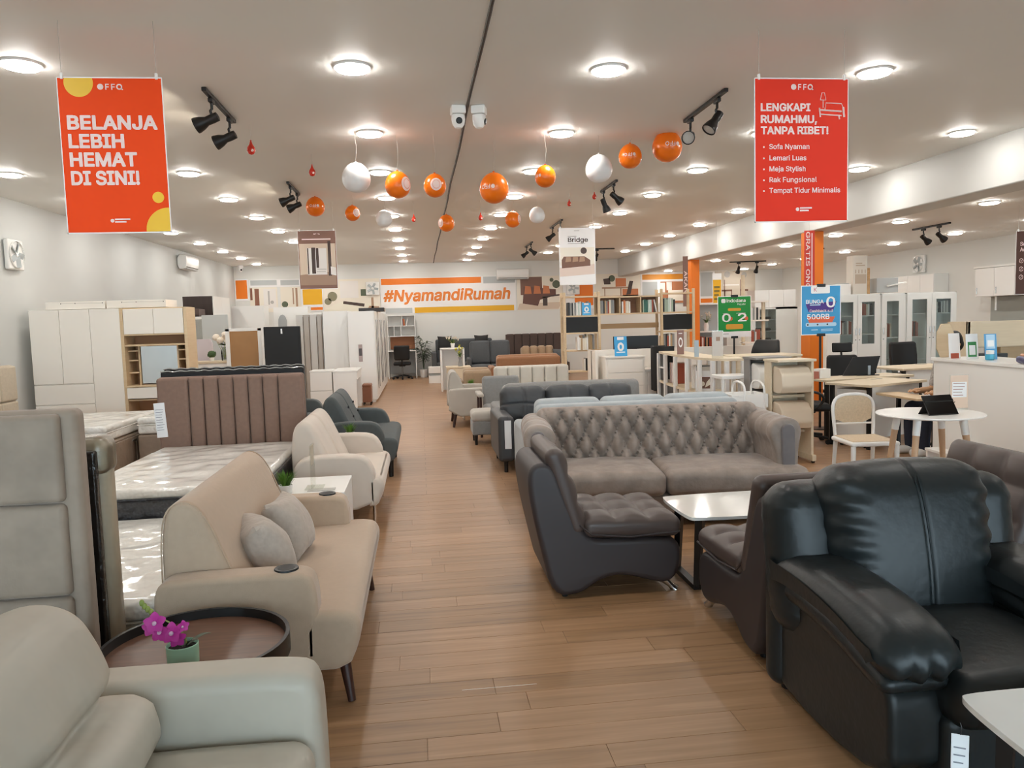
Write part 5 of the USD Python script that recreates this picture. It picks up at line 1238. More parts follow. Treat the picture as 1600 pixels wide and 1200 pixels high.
bouquet((.74, 18.0, 1.001), 'small white flowers in a white pot on the white cabinet', (LATHE([(.035, 0), (.055, .11), (.05, .11)], 16), WHITE), 0, 2, .24, ROSE, 'flower_pot')
t = thing('side_table', 'oak cube side table with a vase of yellow lilies', 'side table', (.82, 16.95, 0))
part(t, 'tabletop', RB(-.29, .25, -.25, .25, .60, .63, .004, 1), OAKH); part(t, 'body', BX(-.27, .23, -.23, .23, 0, .60), OAKH, False); part(t, 'door', RB(-.265, .225, -.245, -.23, .03, .59, .003, 1), OAKH)
bouquet((.85, 16.9, .631), 'grey vase of yellow lilies on the oak side table', (LATHE([(.05, 0), (.055, .02), (.035, .14), (.045, .2), (.04, .2)], 16), M('vase_grey', '8d8c8a', .4)), 1, 3, .42, M('lily_yellow', 'd9d35a', .6))
# palm
t = thing('potted_palm', 'tall leafy palm in a white pot beside the far study desk', 'potted palm', (.06, 22.85, 0))
pp = part(t, 'pot', LATHE([(.10, 0), (.13, .24), (.12, .24), (.115, .2)], 20), WHITE)
PALM = M('palm_green', '4a5540', .55); g = random.Random(8)
for k in range(15):
    a = 2*PI*k/15+g.uniform(-.2, .2); out = g.uniform(.06, .22); hh = g.uniform(.7, 1.32)
    st = bez((0, 0, .2), (math.cos(a)*out*.25, math.sin(a)*out*.25, hh*.75), (math.cos(a)*out*.8, math.sin(a)*out*.8, hh), (math.cos(a)*out*1.2, math.sin(a)*out*1.2, hh*.92), n=10)
    ms = [TUBE(st, .006, 5)]
    for q in range(3, 10):
        for s in (-1, 1): ms.append(mv(leafblade(.20, .013, .01, 5), *st[q], rz=math.degrees(a)+s*55, ry=20))
    part(t, 'frond', J(ms), PALM, True, kind='stuff')

# ------------------------------------------------------------------ office chairs
def office_chair(label, loc, rz, kind='mesh', seat_z=.46, name='office_chair'):
    t = thing(name, label, 'office chair', loc, rz)
    for k in range(5):
        a = 2*PI*k/5+.3; c, s = math.cos(a), math.sin(a)
        l = part(t, 'base_leg', TUBE([(0, 0, .11), (c*.28, s*.28, .075)], [.026, .016], 8), BLACK)
        part(l, 'caster', mv(mv(LATHE([(.03, -.022), (.03, .022)], 14), rx=90, rz=math.degrees(a)), c*.28, s*.28, .03), BLACKM)
    part(t, 'gas_lift', CYL(.026, .1, seat_z-.06, 14), STEELG); part(t, 'mechanism', RB(-.09, .09, -.1, .1, seat_z-.09, seat_z-.04, .015, 2), BLACKM)
    part(t, 'seat', RB(-.25, .25, -.25, .24, seat_z-.05, seat_z+.03, .035, 4, 4, (0, 0, .015)), BLACKM)
    if kind == 'bucket':
        sh = RB(-.25, .25, -.03, .03, 0, .38, .028, 4, (14, 1, 12))
        v = sh.vertices; v[:, 1] -= .5*v[:, 0]**2*1.6; v[:, 0] *= 1-.25*np.clip(v[:, 2]/.38, 0, 1)**3; v[:, 1] += -.12*np.sin(v[:, 2]/.38*PI)*.3
        part(t, 'back_shell', mv(sh, 0, .26, seat_z+.02, rx=-8), BLACK)
    else:
        part(t, 'back_stem', TUBE([(0, .22, seat_z-.05), (0, .3, seat_z+.05), (0, .29, seat_z+.2)], .02, 8), BLACKM)
        hh = .5 if kind != 'padded' else .42
        bk = RB(-.23, .23, -.025 if kind == 'mesh' else -.05, .025 if kind == 'mesh' else .05, 0, hh, .024 if kind == 'mesh' else .045, 4, (8, 1, 8))
        v = bk.vertices; v[:, 1] -= .9*v[:, 0]**2; v[:, 0] *= 1-.10*np.abs(v[:, 2]/hh-.5)
        part(t, 'backrest', mv(bk, 0, .28, seat_z+.1, rx=-7), BLACKM)
        if kind == 'head':
            part(t, 'neck', TUBE([(0, .30, seat_z+.55), (0, .33, seat_z+.68)], .014, 6), BLACKM)
            hr = RB(-.145, .145, -.02, .02, -.07, .07, .019, 3, (8, 1, 3)); hr.vertices[:, 1] -= 1.5*hr.vertices[:, 0]**2
            part(t, 'headrest', mv(hr, 0, .32, seat_z+.71, rx=-6), BLACKM)
    if kind in ('mesh', 'head'):
        for s in (-1, 1): part(t, 'armrest', TUBE(bez((s*.24, .2, seat_z-.02), (s*.30, .24, seat_z+.2), (s*.29, .1, seat_z+.24), (s*.29, -.2, seat_z+.22), (s*.29, -.22, seat_z+.1), (s*.25, -.05, seat_z-.02), n=18), .016, 8), BLACK)
    return t
office_chair('black office chair tucked into the far white study desk', (-.55, 22.45, 0), 180, 'padded')
office_chair('black mesh office chair with loop arms beside the oak rack', (4.66, 8.88, 0), 75, 'mesh')
office_chair('black high-back office chair with headrest behind the pale desk', (6.12, 10.4, 0), -10, 'head', .35)
office_chair('dark padded office chair at the back desk', (7.62, 11.15, 0), 0, 'padded', .56)
office_chair('black bucket swivel chair behind the shoe-rack units, left one', (4.98, 10.95, 0), -60, 'bucket', .80)
office_chair('black bucket swivel chair behind the shoe-rack units, right one', (5.78, 11.5, 0), 70, 'bucket', .76)
t = thing('tub_chair', 'black barrel-backed chair at the far end of the curved shelf', 'tub chair', (3.91, 12.0, 0))
arc = np.vstack([circ(0, 0, .235, 40)[8:33], circ(0, 0, .19, 40)[8:33][::-1]])
part(t, 'back_shell', PLATE(arc, .70, .42), BLACKM, 30); part(t, 'seat', CYL(.2, .40, .48, 28), BLACKM, 30)
for a in (45, 135, 225, 315): part(t, 'leg', leg_taper(.15*math.cos(math.radians(a)), .15*math.sin(math.radians(a)), .42, .016, .012), BLACK)

# ------------------------------------------------------------------ oak bookshelf with books
t = thing('bookshelf', 'open oak bookshelf with black panels in the middle distance', 'bookshelf', (0, 13.5, 0))
SX0, SX1 = 2.52, 4.90
for x in (2.53, 3.15, 4.29, 4.88):
    for y in (-.14, .14): part(t, 'post', RB(x-.022, x+.022, y-.022, y+.022, 0, 2.06 if x < 4 else 2.08, .004, 1), OAK)
for a, b, z in ((2.53, 3.15, 1.98), (2.53, 3.15, 1.64), (2.53, 3.15, 1.34), (2.53, 3.15, 1.03), (2.53, 3.15, .66), (2.53, 3.15, .2), (3.15, 4.29, 1.96), (3.15, 4.29, 1.66), (4.29, 4.88, 2.0), (4.29, 4.88, 1.66), (4.29, 4.88, 1.32), (4.29, 4.88, 1.0), (4.29, 4.88, .5)):
    part(t, 'shelf', BX(a, b, -.15, .15, z-.013, z+.013), OAK, False)
for x in (3.53, 3.91): part(t, 'divider', BX(x-.01, x+.01, -.15, .15, 1.66, 1.96), OAK, False)
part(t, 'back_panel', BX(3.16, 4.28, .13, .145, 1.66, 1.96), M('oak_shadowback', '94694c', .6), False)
part(t, 'rail', BX(3.16, 4.28, .0, .025, 1.40, 1.49), M('oak_rail', 'a88760', .6), False)
for a, b in ((2.56, 3.125), (4.32, 4.855)): part(t, 'black_panel', BX(a, b, -.13, -.12, 1.355, 1.625), BLACKM, False)
g = random.Random(12)
def books(x0, x1, y, z, hmin, hmax, cols, grp, where, lean_last=False):
    x = x0; k = 0
    names = ['cream', 'white', 'sage', 'teal', 'rust', 'grey', 'black', 'tan', 'mint', 'orange']
    while x < x1:
        w = g.uniform(.024, .042); c = cols[k % len(cols)]
        book((x+w/2, y, z), w-.002, g.uniform(hmin, hmax), .17, BK[c], '%s book, %s from the left %s' % (names[c], (ORD+['last']*30)[k], where), grp)
        x += w; k += 1
    if lean_last: book((x+.06, y, z+.004), .022, hmax*.98, .17, BK[1], 'white book leaning at the right end %s' % where, grp, -12)
books(2.60, 2.70, 13.47, 1.654, .21, .24, [6, 5, 6, 1], 'books in the oak bookshelf', 'on the left top shelf')
books(2.71, 2.98, 13.47, 1.654, .19, .25, [5, 1, 8, 1, 5, 1, 4, 4], 'books in the oak bookshelf', 'on the left top shelf after the black ones')
books(2.74, 2.92, 13.40, 1.044, .20, .23, [1, 0, 7, 0, 0, 1], 'books in the oak bookshelf', 'on the left middle shelf')
books(2.84, 3.08, 13.56, 1.044, .24, .28, [7, 5, 7, 0, 7], 'books in the oak bookshelf', 'at the back of the left middle shelf')
books(2.87, 3.08, 13.47, .674, .2, .24, [1, 6, 5, 0, 1], 'books in the oak bookshelf', 'on the low left shelf')
books(3.18, 3.42, 13.46, 1.674, .20, .24, [5, 5, 6, 7, 5, 4, 0], 'books in the oak bookshelf', 'in the first open cube')
books(3.57, 3.72, 13.46, 1.674, .20, .23, [1, 9, 0, 0, 1], 'books in the oak bookshelf', 'in the second open cube')
books(3.95, 4.14, 13.46, 1.674, .21, .23, [2, 3, 3, 8, 8, 4, 4], 'books in the oak bookshelf', 'in the third open cube', True)
books(4.32, 4.52, 13.46, 1.674, .21, .25, [6, 2, 2, 8, 1, 2], 'books in the oak bookshelf', 'on the right top shelf')
books(4.30, 4.50, 13.46, 1.014, .22, .27, [7, 5, 6, 4, 1], 'books in the oak bookshelf', 'on the right lower shelf')
def standee(loc, w, h, m, label, art, rz=0, lean=6, cat='sign stand', group=None):
    t = thing('sign_stand', label, cat, loc, rz, group)
    part(t, 'card', mv(BX(-w/2, w/2, 0, .003, 0, h), rx=-lean), m, False)
    part(t, 'back_stay', mv(BX(-w/4, w/4, 0, .003, 0, h*.6), 0, h*.2, 0, rx=12), WPRINT, False)
    for nm, mesh, mm in art(w, h): part(t, nm, mv(mesh, rx=-lean), mm, False)
    return t
SKYB = M('print_skyblue', '3fa4dc', .45)
def zero_art(w, h):
    ring = trimesh.creation.extrude_polygon(Polygon(np.array(circ(0, 0, 1))*[.26*w, .22*h], [np.array(circ(0, 0, 1))*[.10*w, .11*h]]), .0008, engine='earcut')
    ring.apply_transform(trimesh.transformations.rotation_matrix(PI/2, [1, 0, 0])); ring.apply_translation([0, -.0012, .47*h])
    return [('top_label', FR(-.26*w, .26*w, .82*h, .97*h, 2), WPRINT), ('zero_print', ring, WPRINT), ('small_print', LINES(-.36*w, .38*w, .17*h, .05*h, 1, .05), WPRINT)]
standee((2.93, 13.36, 1.654), .16, .22, SKYB, 'sky blue card with a white 0 among the bookshelf books', zero_art, group='blue zero percent cards')
# partition and drawers
t = thing('desk_partition', 'long low white partition with desk shelf in front of the bookshelf', 'partition', (4.3, 12.66, 0))
part(t, 'panel', RB(-1.46, 1.45, -.03, .03, 0, 1.06, .005, 1), CREAMW)
part(t, 'end_panel', BX(-1.46, -1.42, -.3, .3, 0, 1.06), CREAMW, False)
def drawers(label, x0, x1, y, h, n):
    t = thing('chest_of_drawers', label, 'chest of drawers', ((x0+x1)/2, y, 0)); w = x1-x0
    part(t, 'body', BX(-w/2, w/2, -.18, .22, .03, h-.02), CREAMW, False); part(t, 'top', RB(-w/2-.01, w/2+.01, -.21, .22, h-.025, h, .004, 1), CREAMW)
    for k in range(n):
        z0 = .06+(h-.11)*k/n; part(t, 'drawer', RB(-w/2+.035, w/2-.035, -.2, -.18, z0+.004, z0+(h-.11)/n-.004, .004, 1), CREAMW)
drawers('white chest of four drawers with a blue card on top', 2.95, 3.60, 12.3, .97, 4)
drawers('lower white chest of drawers right of the taller one', 3.63, 4.0, 12.40, .74, 3)
standee((3.23, 12.2, .971), .21, .32, SKYB, 'sky blue card with a white 0 on the white chest of drawers', zero_art, group='blue zero percent cards')
t = thing('monitor', 'wide black monitor standing behind the white partition', 'monitor', (3.72, 13.05, 0))
part(t, 'screen', RB(-.40, .40, -.015, .015, 1.0, 1.27, .006, 1), BLACK); part(t, 'stand', RB(-.03, .03, .0, .03, 0, 1.0, .005, 1), BLACK)

# ------------------------------------------------------------------ curved white-and-oak shelf
FRT = bez((3.71, 11.72), (3.58, 11.0), (3.52, 9.9), (3.52, 9.3), (3.62, 9.08), (3.95, 9.08), n=22)
BCK = bez((4.08, 11.74), (3.98, 11.0), (3.95, 10.2), (3.95, 9.7), (3.97, 9.5), (4.05, 9.45), n=22)
ring2 = np.vstack([FRT, BCK[::-1]])
t = thing('curved_shelf', 'long curved white shelf unit with pale oak boards', 'shelf unit', (0, 0, 0))
for z in (1.05, .60, .12): part(t, 'shelf', PLATE(ring2, .03, z-.03), OAKH, 30)
for i in (0, 3, 6, 9, 12, 15, 18, 21):
    for P in ((FRT,) if i in (0, 21) else (FRT, BCK)):
        x, y = P[i]; part(t, 'post', RB(x-.026, x+.026, y-.026, y+.026, 0, 1.02, .005, 1), WHITE)
def face(i, j, z0, z1, off=.02):
    a, b = FRT[i], FRT[j]; d = (b-a)/np.linalg.norm(b-a); n = np.array([d[1], -d[0]]); n = n if n[0] > 0 else -n
    q = [a+n*off, b+n*off, b+n*(off+.02), a+n*(off+.02)]
    return PLATE(q, z1-z0, z0)
for i, j, z0, z1 in ((0, 3, .61, 1.01), (0, 3, .13, .57), (3, 6, .13, .57)):
    d = part(t, 'black_door', face(i, j, z0, z1), BLACK, False); m_ = (FRT[i]+FRT[j])/2
    part(d, 'handle', RB(m_[0]-.02, m_[0]+.015, m_[1]-.1, m_[1]+.1, (z0+z1)/2-.008, (z0+z1)/2+.012, .004, 1), WHITE)
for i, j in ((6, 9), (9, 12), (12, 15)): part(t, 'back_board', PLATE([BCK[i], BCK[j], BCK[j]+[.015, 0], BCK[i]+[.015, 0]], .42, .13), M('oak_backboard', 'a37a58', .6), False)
for k, (y, c) in enumerate(((11.15, 9), (11.1, 4), (11.05, 9), (11.0, 7), (10.9, 4))):
    book((3.80, y, .602), .036, .30, .2, BK[c], '%s book in the curved shelf, %s from the far end' % (('orange', 'rust', 'orange', 'tan', 'rust')[k], ORD[k]), 'books in the curved shelf', 0, 90)
for k in range(5): book((3.78, 10.15-k*.05, .602), .04, .30+.02*(k % 2), .2, BK[(1, 0, 1, 5, 1)[k]], '%s box file in the curved shelf, %s from the far end' % (('white', 'cream', 'white', 'grey', 'white')[k], ORD[k]), 'box files in the curved shelf', 0, 90)
t = thing('picture_frame', 'white framed abstract picture leaning in the curved shelf', 'picture frame', (3.66, 9.62, .602), -25)
part(t, 'frame', mv(RB(-.12, .12, -.01, .01, 0, .27, .004, 1), rx=-8), WHITE); part(t, 'picture', mv(BX(-.085, .085, -.013, -.010, .04, .19), rx=-8), PP['brown'], False); part(t, 'picture_shape', mv(J(FL(circ(-.03, .1, .03), 0, 0, 22), FL([(0, .05), (.07, .09), (.06, .17), (.02, .12)], 0, 0, 22)), rx=-8), PP['cream'], False)
t = thing('sign_holder', 'brown card with a white ring on the curved shelf, far end', 'sign stand', (3.66, 10.55, 1.051))
part(t, 'card', BX(-.05, .05, 0, .003, 0, .34), M('card_brown', '8d6a60', .5), False)
zr = trimesh.creation.extrude_polygon(Polygon(np.array(circ(0, 0, 1))*[.032, .07], [np.array(circ(0, 0, 1))*[.018, .045]]), .0008, engine='earcut'); zr.apply_transform(trimesh.transformations.rotation_matrix(PI/2, [1, 0, 0])); zr.apply_translation([0, -.001, .17])
part(t, 'zero_print', zr, WPRINT, False); part(t, 'top_print', LINES(-.03, .03, .29, .012, 1, .02), WPRINT, False)
t = thing('sign_holder', 'slim blue-edged acrylic stand on the curved shelf', 'sign stand', (3.60, 9.75, 1.051)); part(t, 'card', BX(-.03, .03, 0, .006, 0, .22), M('card_bluegrey', 'aebcc6', .4), False)
t = thing('sign_holder', 'clear acrylic stand with cream card on the near end of the curved shelf', 'sign stand', (3.68, 9.22, 1.051))
part(t, 'card', BX(-.07, .07, .007, .009, .03, .34), M('card_cream', 'd6cdc2', .5), False); part(t, 'acrylic_back', BX(-.075, .075, .012, .016, 0, .35), ACR, False); part(t, 'card_print', FR(-.02, .03, .22, .27, -11), PP['floor'], False)

# ------------------------------------------------------------------ stool, tray table, tilt-bin racks, oak desk end
t = thing('bar_stool', 'white square-topped stool in front of the curved shelf', 'stool', (3.64, 8.72, 0))
part(t, 'seat', RB(-.18, .18, -.16, .16, .84, .885, .01, 2), WHITE)
for x in (-.155, .155):
    for y in (-.135, .135): part(t, 'leg', leg_taper(x, y, .85, .018, .016, x*.15, y*.15), WHITE)
part(t, 'footrest', J(TUBE([(-.16, -.14, .3), (.16, -.14, .3), (.16, .14, .3), (-.16, .14, .3), (-.16, -.14, .3)], .009, 6)), WHITE)
t = thing('tray_table', 'white tray trolley with two arched handles behind the buttoned sofa', 'tray table', (3.49, 8.02, 0))
part(t, 'tray', J(RB(-.2, .2, -.17, .17, .585, .60, .005, 1), RB(-.2, .2, -.175, -.16, .585, .735, .005, 1), RB(-.2, .2, .16, .175, .585, .735, .005, 1), RB(-.205, -.19, -.17, .17, .585, .735, .005, 1), RB(.19, .205, -.17, .17, .585, .735, .005, 1)), WHITE)
for x in (-.06, .16): part(t, 'arched_handle', TUBE(np.vstack([[(x, -.17, .3)], bez((x, -.17, .75), (x, -.17, .87), (x, -.08, .87), (x, .08, .87), (x, .17, .87), (x, .17, .75), n=14), [(x, .17, .3)]]), .013, 8), WHITE)
for x in (-.18, .18):
    for y in (-.15, .15): part(t, 'leg', leg_taper(x, y, .59, .011, .011), WHITE)
def tiltrack(label, x, y, frame, bins, tone):
    t = thing('shoe_rack', label, 'shoe rack', (x, y, 0), 0, 'tilt-bin shoe racks')
    part(t, 'side_panel', RB(.17, .20, -.16, .16, .02, 1.1, .004, 1), frame); part(t, 'side_panel', RB(-.20, -.185, -.0, .16, .02, 1.1, .004, 1), frame)
    part(t, 'top', RB(-.21, .22, -.18, .17, 1.08, 1.105, .004, 1), frame); part(t, 'back_panel', BX(-.185, .17, .14, .155, .05, 1.08), frame, False)
    part(t, 'foot', RB(.165, .21, -.2, .2, .02, .09, .01, 2), frame)
    for yy in (-.17, .17): part(t, 'caster', mv(mv(LATHE([(.02, -.012), (.02, .012)], 12), ry=90), .187, yy, .02), BLACKM)
    for z in (.74, .36):
        pr = [(.0, 0), (.19, .02), (.15, .27), (-.08, .31), (-.12, .05)]
        part(t, 'tilt_bin', mv(EXT(pr, .34, .012, 2, .02, 1), -.005, -.03, z), bins)
        part(t, 'cross_rail', BX(-.185, .17, -.02, .0, z-.05, z-.02), frame, False)
    return t
tiltrack('pale oak shoe rack with two cream tilt-out bins, standing free', 3.90, 7.80, OAKH, M('bin_cream', 'dccbb4', .5), 0)
tiltrack('grey-framed shoe rack with white tilt-out bins behind the oak one', 3.91, 8.36, M('frame_grey', '8b8783', .5), WHITEM, 1)
t = thing('desk', 'pale oak desk end with a curved white panel behind the shoe racks', 'desk', (4.75, 10.2, 0))
part(t, 'top', RB(-.55, .4, -.3, .3, 1.0, 1.03, .005, 1), OAKH); part(t, 'end_panel', BX(-.52, -.40, -.28, .28, 0, 1.0), OAKH, False); part(t, 'end_panel', BX(.34, .38, -.28, .28, 0, 1.0), OAKH, False)

# ------------------------------------------------------------------ pillars and standing posters
t = thing('pillar', 'orange square pillar under the beam, nearer one', None, (6.27, 11.75, 0), kind='structure'); part(t, 'shaft', RB(-.11, .11, -.15, .15, 0, BZ, .006, 1), ORANGE)
t = thing('pillar', 'orange square pillar under the beam, farther one', None, (6.30, 17.25, 0), kind='structure'); part(t, 'shaft', RB(-.1, .1, -.15, .15, 0, BZ, .006, 1), ORANGE)
t = thing('strip_banner', 'tall narrow red strip banner reading GRATIS ONGKIR beside the near orange pillar', 'banner', (5.985, 11.3, 0))
part(t, 'strip', BX(-.085, .085, 0, .004, 1.7, 2.84), M('banner_red', 'd8402f', .5), False)
part(t, 'lettering', mv(mv(TX('GRATIS ONGKIR', .062, 0, 0, True, 1, 1.12), ry=90), -.055, -.0, 2.83), INKP, False)
part(t, 'small_print', mv(mv(LINES(0, 1.0, 0, .018, 1, .02), ry=90), .03, 0, 2.8), INKP, False)
part(t, 'cord', TUBE([(0, .002, 2.84), (0, .002, ZC)], .0015, 5), WIRE); part(t, 'tie_bar', BX(-.09, .2, -.002, .008, 1.69, 1.70), STEELG, False)
t = thing('strip_banner', 'narrow brown strip banner with white lettering by the far orange pillar', 'banner', (5.96, 16.8, 0))
part(t, 'strip', BX(-.06, .06, 0, .004, 1.8, 2.92), M('banner_brown', '8c6a5e', .5), False); part(t, 'lettering', mv(mv(TX('AKAN', .07, 0, 0, True, 1, .5), ry=90), -.03, 0, 2.6), INKP, False); part(t, 'cord', TUBE([(0, .002, 2.92), (0, .002, ZC)], .0015, 5), WIRE)
def easel(label, loc, w, h, z0, m, base=True):
    t = thing('poster_stand', label, 'poster stand', loc, 0, 'pole poster stands')
    part(t, 'pole', CYL(.016, 0, z0+h+.03, 10, y=.02), BLACK); part(t, 'base_plate', LATHE([(.16, 0), (.16, .012), (.03, .02)], 24, y=.02), BLACK)
    part(t, 'board', BX(-w/2, w/2, 0, .006, z0, z0+h), m, False); part(t, 'border', J(BX(-w/2-.012, w/2+.012, .001, .005, z0-.012, z0), BX(-w/2-.012, w/2+.012, .001, .005, z0+h, z0+h+.012), BX(-w/2-.012, -w/2, .001, .005, z0, z0+h), BX(w/2, w/2+.012, .001, .005, z0, z0+h)), WPRINT, False)
    part(t, 'clip', RB(-.06, .06, -.008, .012, z0+h-.01, z0+h+.03, .004, 1), BLACK); part(t, 'clip', RB(-.06, .06, -.008, .012, z0-.03, z0+.008, .004, 1), BLACK)
    return t
GRN = M('sign_green', '0f8d36', .45); AMB = M('print_amber', 'dda02f', .45); PUR = M('print_purple', '4b2f86', .45); ORR = M('print_coral', 'e2633c', .45); BLU = M('print_blue', '3f9bd0', .45); BLUL = M('print_paleblue', 'b7d6ea', .45)
t = easel('green poster stand with large 0 and 2 figures', (5.2, 12.3, 0), .56, .66, 1.225, GRN)
w, h, z0 = .56, .66, 1.225
part(t, 'footer', FR(-w/2, w/2, z0, z0+.13*h), WPRINT, False)
part(t, 'mark_print', J(FL(rrect(.075, .065, .018), -.19, z0+.90*h, 1)), WPRINT, False)
part(t, 'lettering', TX('indodana', .052, -.14, z0+.865*h, True, 2, .33), WPRINT, False)
part(t, 'lettering', TX('PayLater', .03, .05, z0+.79*h, False, 2, .14), WPRINT, False)
part(t, 'pill_print', FL(rrect(.23, .045, .022), .0, z0+.68*h, 1), AMB, False); part(t, 'pill_print', FL(rrect(.30, .085, .025), .0, z0+.25*h, 1), AMB, False)
part(t, 'figure', TX('0', .13, -.235, z0+.38*h, True, 2, .15), WPRINT, False); part(t, 'figure', TX('2', .13, .03, z0+.38*h, True, 2, .15), WPRINT, False)
part(t, 'round_badge', J(FL(circ(-.065, z0+.45*h, .033), 0, 0, 2), FL(circ(.205, z0+.45*h, .033), 0, 0, 2)), ORR, False)
part(t, 'small_print', J(LINES(-.2, -.12, z0+.575*h, .012, 1, .02), LINES(.03, .2, z0+.575*h, .012, 1, .02), LINES(-.2, -.1, z0+.06*h, .015, 1, .02, 2, 2)), PP['grey'], False)
t = easel('blue poster stand reading BUNGA 0 and Cashback 500RB', (5.39, 9.86, 0), .545, .645, 1.295, BLU)
w, h, z0 = .545, .645, 1.295
part(t, 'top_label', FL(rrect(.27, .10, .015), -.01, z0+.925*h, 1), WPRINT, False); part(t, 'mark_print', TX('K', .05, -.11, z0+.89*h, True, 2), M('print_rosepink', 'd890a0', .5), False)
part(t, 'purple_band', FL([(-.22, z0+.63*h), (.22, z0+.68*h), (.17, z0+.48*h), (-.18, z0+.47*h)], 0, 0, 1), PUR, False)
part(t, 'coral_band', FL([(-.2, z0+.36*h), (.2, z0+.36*h), (.16, z0+.24*h), (-.17, z0+.24*h)], 0, 0, 1), ORR, False)
part(t, 'lettering', TX('BUNGA', .05, -.22, z0+.64*h, True, 2, .25), WPRINT, False); part(t, 'figure', TX('0', .135, .055, z0+.56*h, True, 3, .13), WPRINT, False)
part(t, 'lettering', TX('Cashback s.d', .035, -.17, z0+.46*h, True, 3, .33), INKP, False); part(t, 'lettering', TX('500RB', .065, -.21, z0+.315*h, True, 3, .32), WPRINT, False)
part(t, 'pill_print', FL(rrect(.44, .05, .02), 0, z0+.2*h, 1), BLUL, False); part(t, 'dot_print', J(*[FL(circ(x, z0+.2*h, .012), 0, 0, 2) for x in (-.19, -.05, .09)]), MDARK, False, kind='stuff')
part(t, 'small_print', J(LINES(-.16, .0, z0+.60*h, .014, 1, .02, 3), LINES(-.14, -.04, z0+.08*h, .014, 1, .02), LINES(0, .18, z0+.09*h, .01, 2, .02)), BLUL, False)
t = thing('strip_banner', 'yellow and white strip card hanging above the green poster', 'banner', (5.66, 14.2, 0)); part(t, 'strip', BX(-.09, .09, 0, .004, 1.80, 2.38), WPRINT, False)
part(t, 'yellow_print', FR(-.08, .08, 1.82, 2.26), YELLOW, False); part(t, 'small_print', LINES(-.06, .06, 2.1, .04, 4, .075, 2), M('print_olivedark', '8a7430', .5), False); part(t, 'cord', TUBE([(0, .002, 2.38), (0, .002, ZC)], .0015, 5), WIRE)

# ------------------------------------------------------------------ glass-fronted cabinets
GLS = PANE('cabinet_glass', (.90, .93, .92), .03); CBW = M('cabinet_white', 'ebece8', .4); CBIN = M('cabinet_inside', 'f2f4f0', .6)
def glasscab(label, x0, x1, panes, shelves, y=14.0, h=1.91):
    t = thing('glass_cabinet', label, 'display cabinet', (0, y, 0), 0, 'white glass-door cabinets')
    part(t, 'side_panel', BX(x0, x0+.02, 0, .4, 0, h), CBW, False); part(t, 'side_panel', BX(x1-.02, x1, 0, .4, 0, h), CBW, False); part(t, 'top', BX(x0, x1, 0, .4, h-.02, h), CBW, False); part(t, 'floor_panel', BX(x0, x1, 0, .4, .02, .08), CBW, False)
    part(t, 'back_panel', BX(x0, x1, .38, .4, 0, h), CBIN, False)
    for z in shelves: part(t, 'shelf', BX(x0+.02, x1-.02, .03, .38, z-.01, z+.01), WHITEM, False)
    for (a, b, z0, z1, d0, d1) in panes:
        d = part(t, 'door', J(BX(d0, a, -.02, 0, .08, h-.02), BX(b, d1, -.02, 0, .08, h-.02), BX(a, b, -.02, 0, .08, z0), BX(a, b, -.02, 0, z1, h-.02)), CBW, False)
        part(d, 'glass', BX(a, b, -.012, -.008, z0, z1), GLS, False)
        hx = d1-.035 if (a+b)/2 < (x0+x1)/2 or len(panes) == 1 else d0+.035
        if len(panes) == 1: hx = d0+.035
        part(d, 'handle', RB(hx-.01, hx+.01, -.04, -.02, 1.12, 1.25, .004, 1), CHROME); part(d, 'lock', mv(mv(CYL(.01, 0, .008, 10), rx=90), hx, -.02, 1.03), STEELG)
    return t
glasscab('white two-door cabinet with short glass panes, beside the blue poster', 7.76, 8.87, [(8.03, 8.30, .95, 1.76, 7.77, 8.385), (8.48, 8.74, .95, 1.76, 8.39, 8.86)], (1.49, 1.13, .93))
glasscab('narrow single-door glass cabinet between the two wide ones', 8.88, 9.39, [(8.99, 9.24, .14, 1.76, 8.89, 9.38)], (1.49, 1.05, .6, .3))
glasscab('white two-door glass cabinet at the right of the row', 9.40, 10.46, [(9.52, 9.83, .14, 1.78, 9.41, 9.925), (10.02, 10.33, .14, 1.78, 9.93, 10.45)], (1.50, 1.05, .6))
GB_ = 'books in the glass cabinets'
books(8.50, 8.74, 14.14, 1.502, .20, .23, [4, 4, 4, 0, 1, 6, 6], GB_, 'on the top shelf behind the second pane')
books(8.04, 8.28, 14.14, 1.142, .22, .28, [4, 4, 1, 5, 5, 1], GB_, 'on the middle shelf behind the first pane')
books(9.02, 9.11, 14.14, 1.062, .24, .28, [0, 4, 4], GB_, 'in the narrow glass cabinet')
books(9.56, 9.68, 14.14, 1.062, .26, .32, [4, 6, 4], GB_, 'behind the left pane of the right cabinet')
books(10.04, 10.30, 14.14, 1.512, .20, .24, [5, 1, 6, 6, 1, 5, 1], GB_, 'on the top shelf behind the rightmost pane')
t = thing('carton', 'tall printed cardboard box standing on the glass cabinets', 'carton', (8.49, 14.15, 1.911))
part(t, 'box', RB(-.17, .12, -.12, .12, 0, .74, .004, 1), M('carton_cream', 'd9d2c6', .6)); part(t, 'box_end', BX(.12, .175, -.12, .12, 0, .5), M('carton_tan', 'c09a6a', .6, mott=(18, .25)), False)
part(t, 'box_print', J(LINES(-.12, .08, .58, .02, 2, .04, 210, 1), *[FR(-.13+k*.065, -.11+k*.065, .40, .47, 201) for k in range(4)], FR(-.13, .1, .2, .38, 200)), M('print_faint', 'bcab97', .6), False, kind='stuff')
t = thing('carton', 'open grey-white boxes stacked on the glass cabinets', 'carton', (9.05, 14.18, 1.911)); part(t, 'box', RB(-.24, .20, -.15, .15, .02, .30, .004, 1), GREYP); part(t, 'tray', mv(RB(-.2, .2, -.16, .16, -.012, .012, .004, 1), .16, -.02, .17, ry=-9), WHITEM)
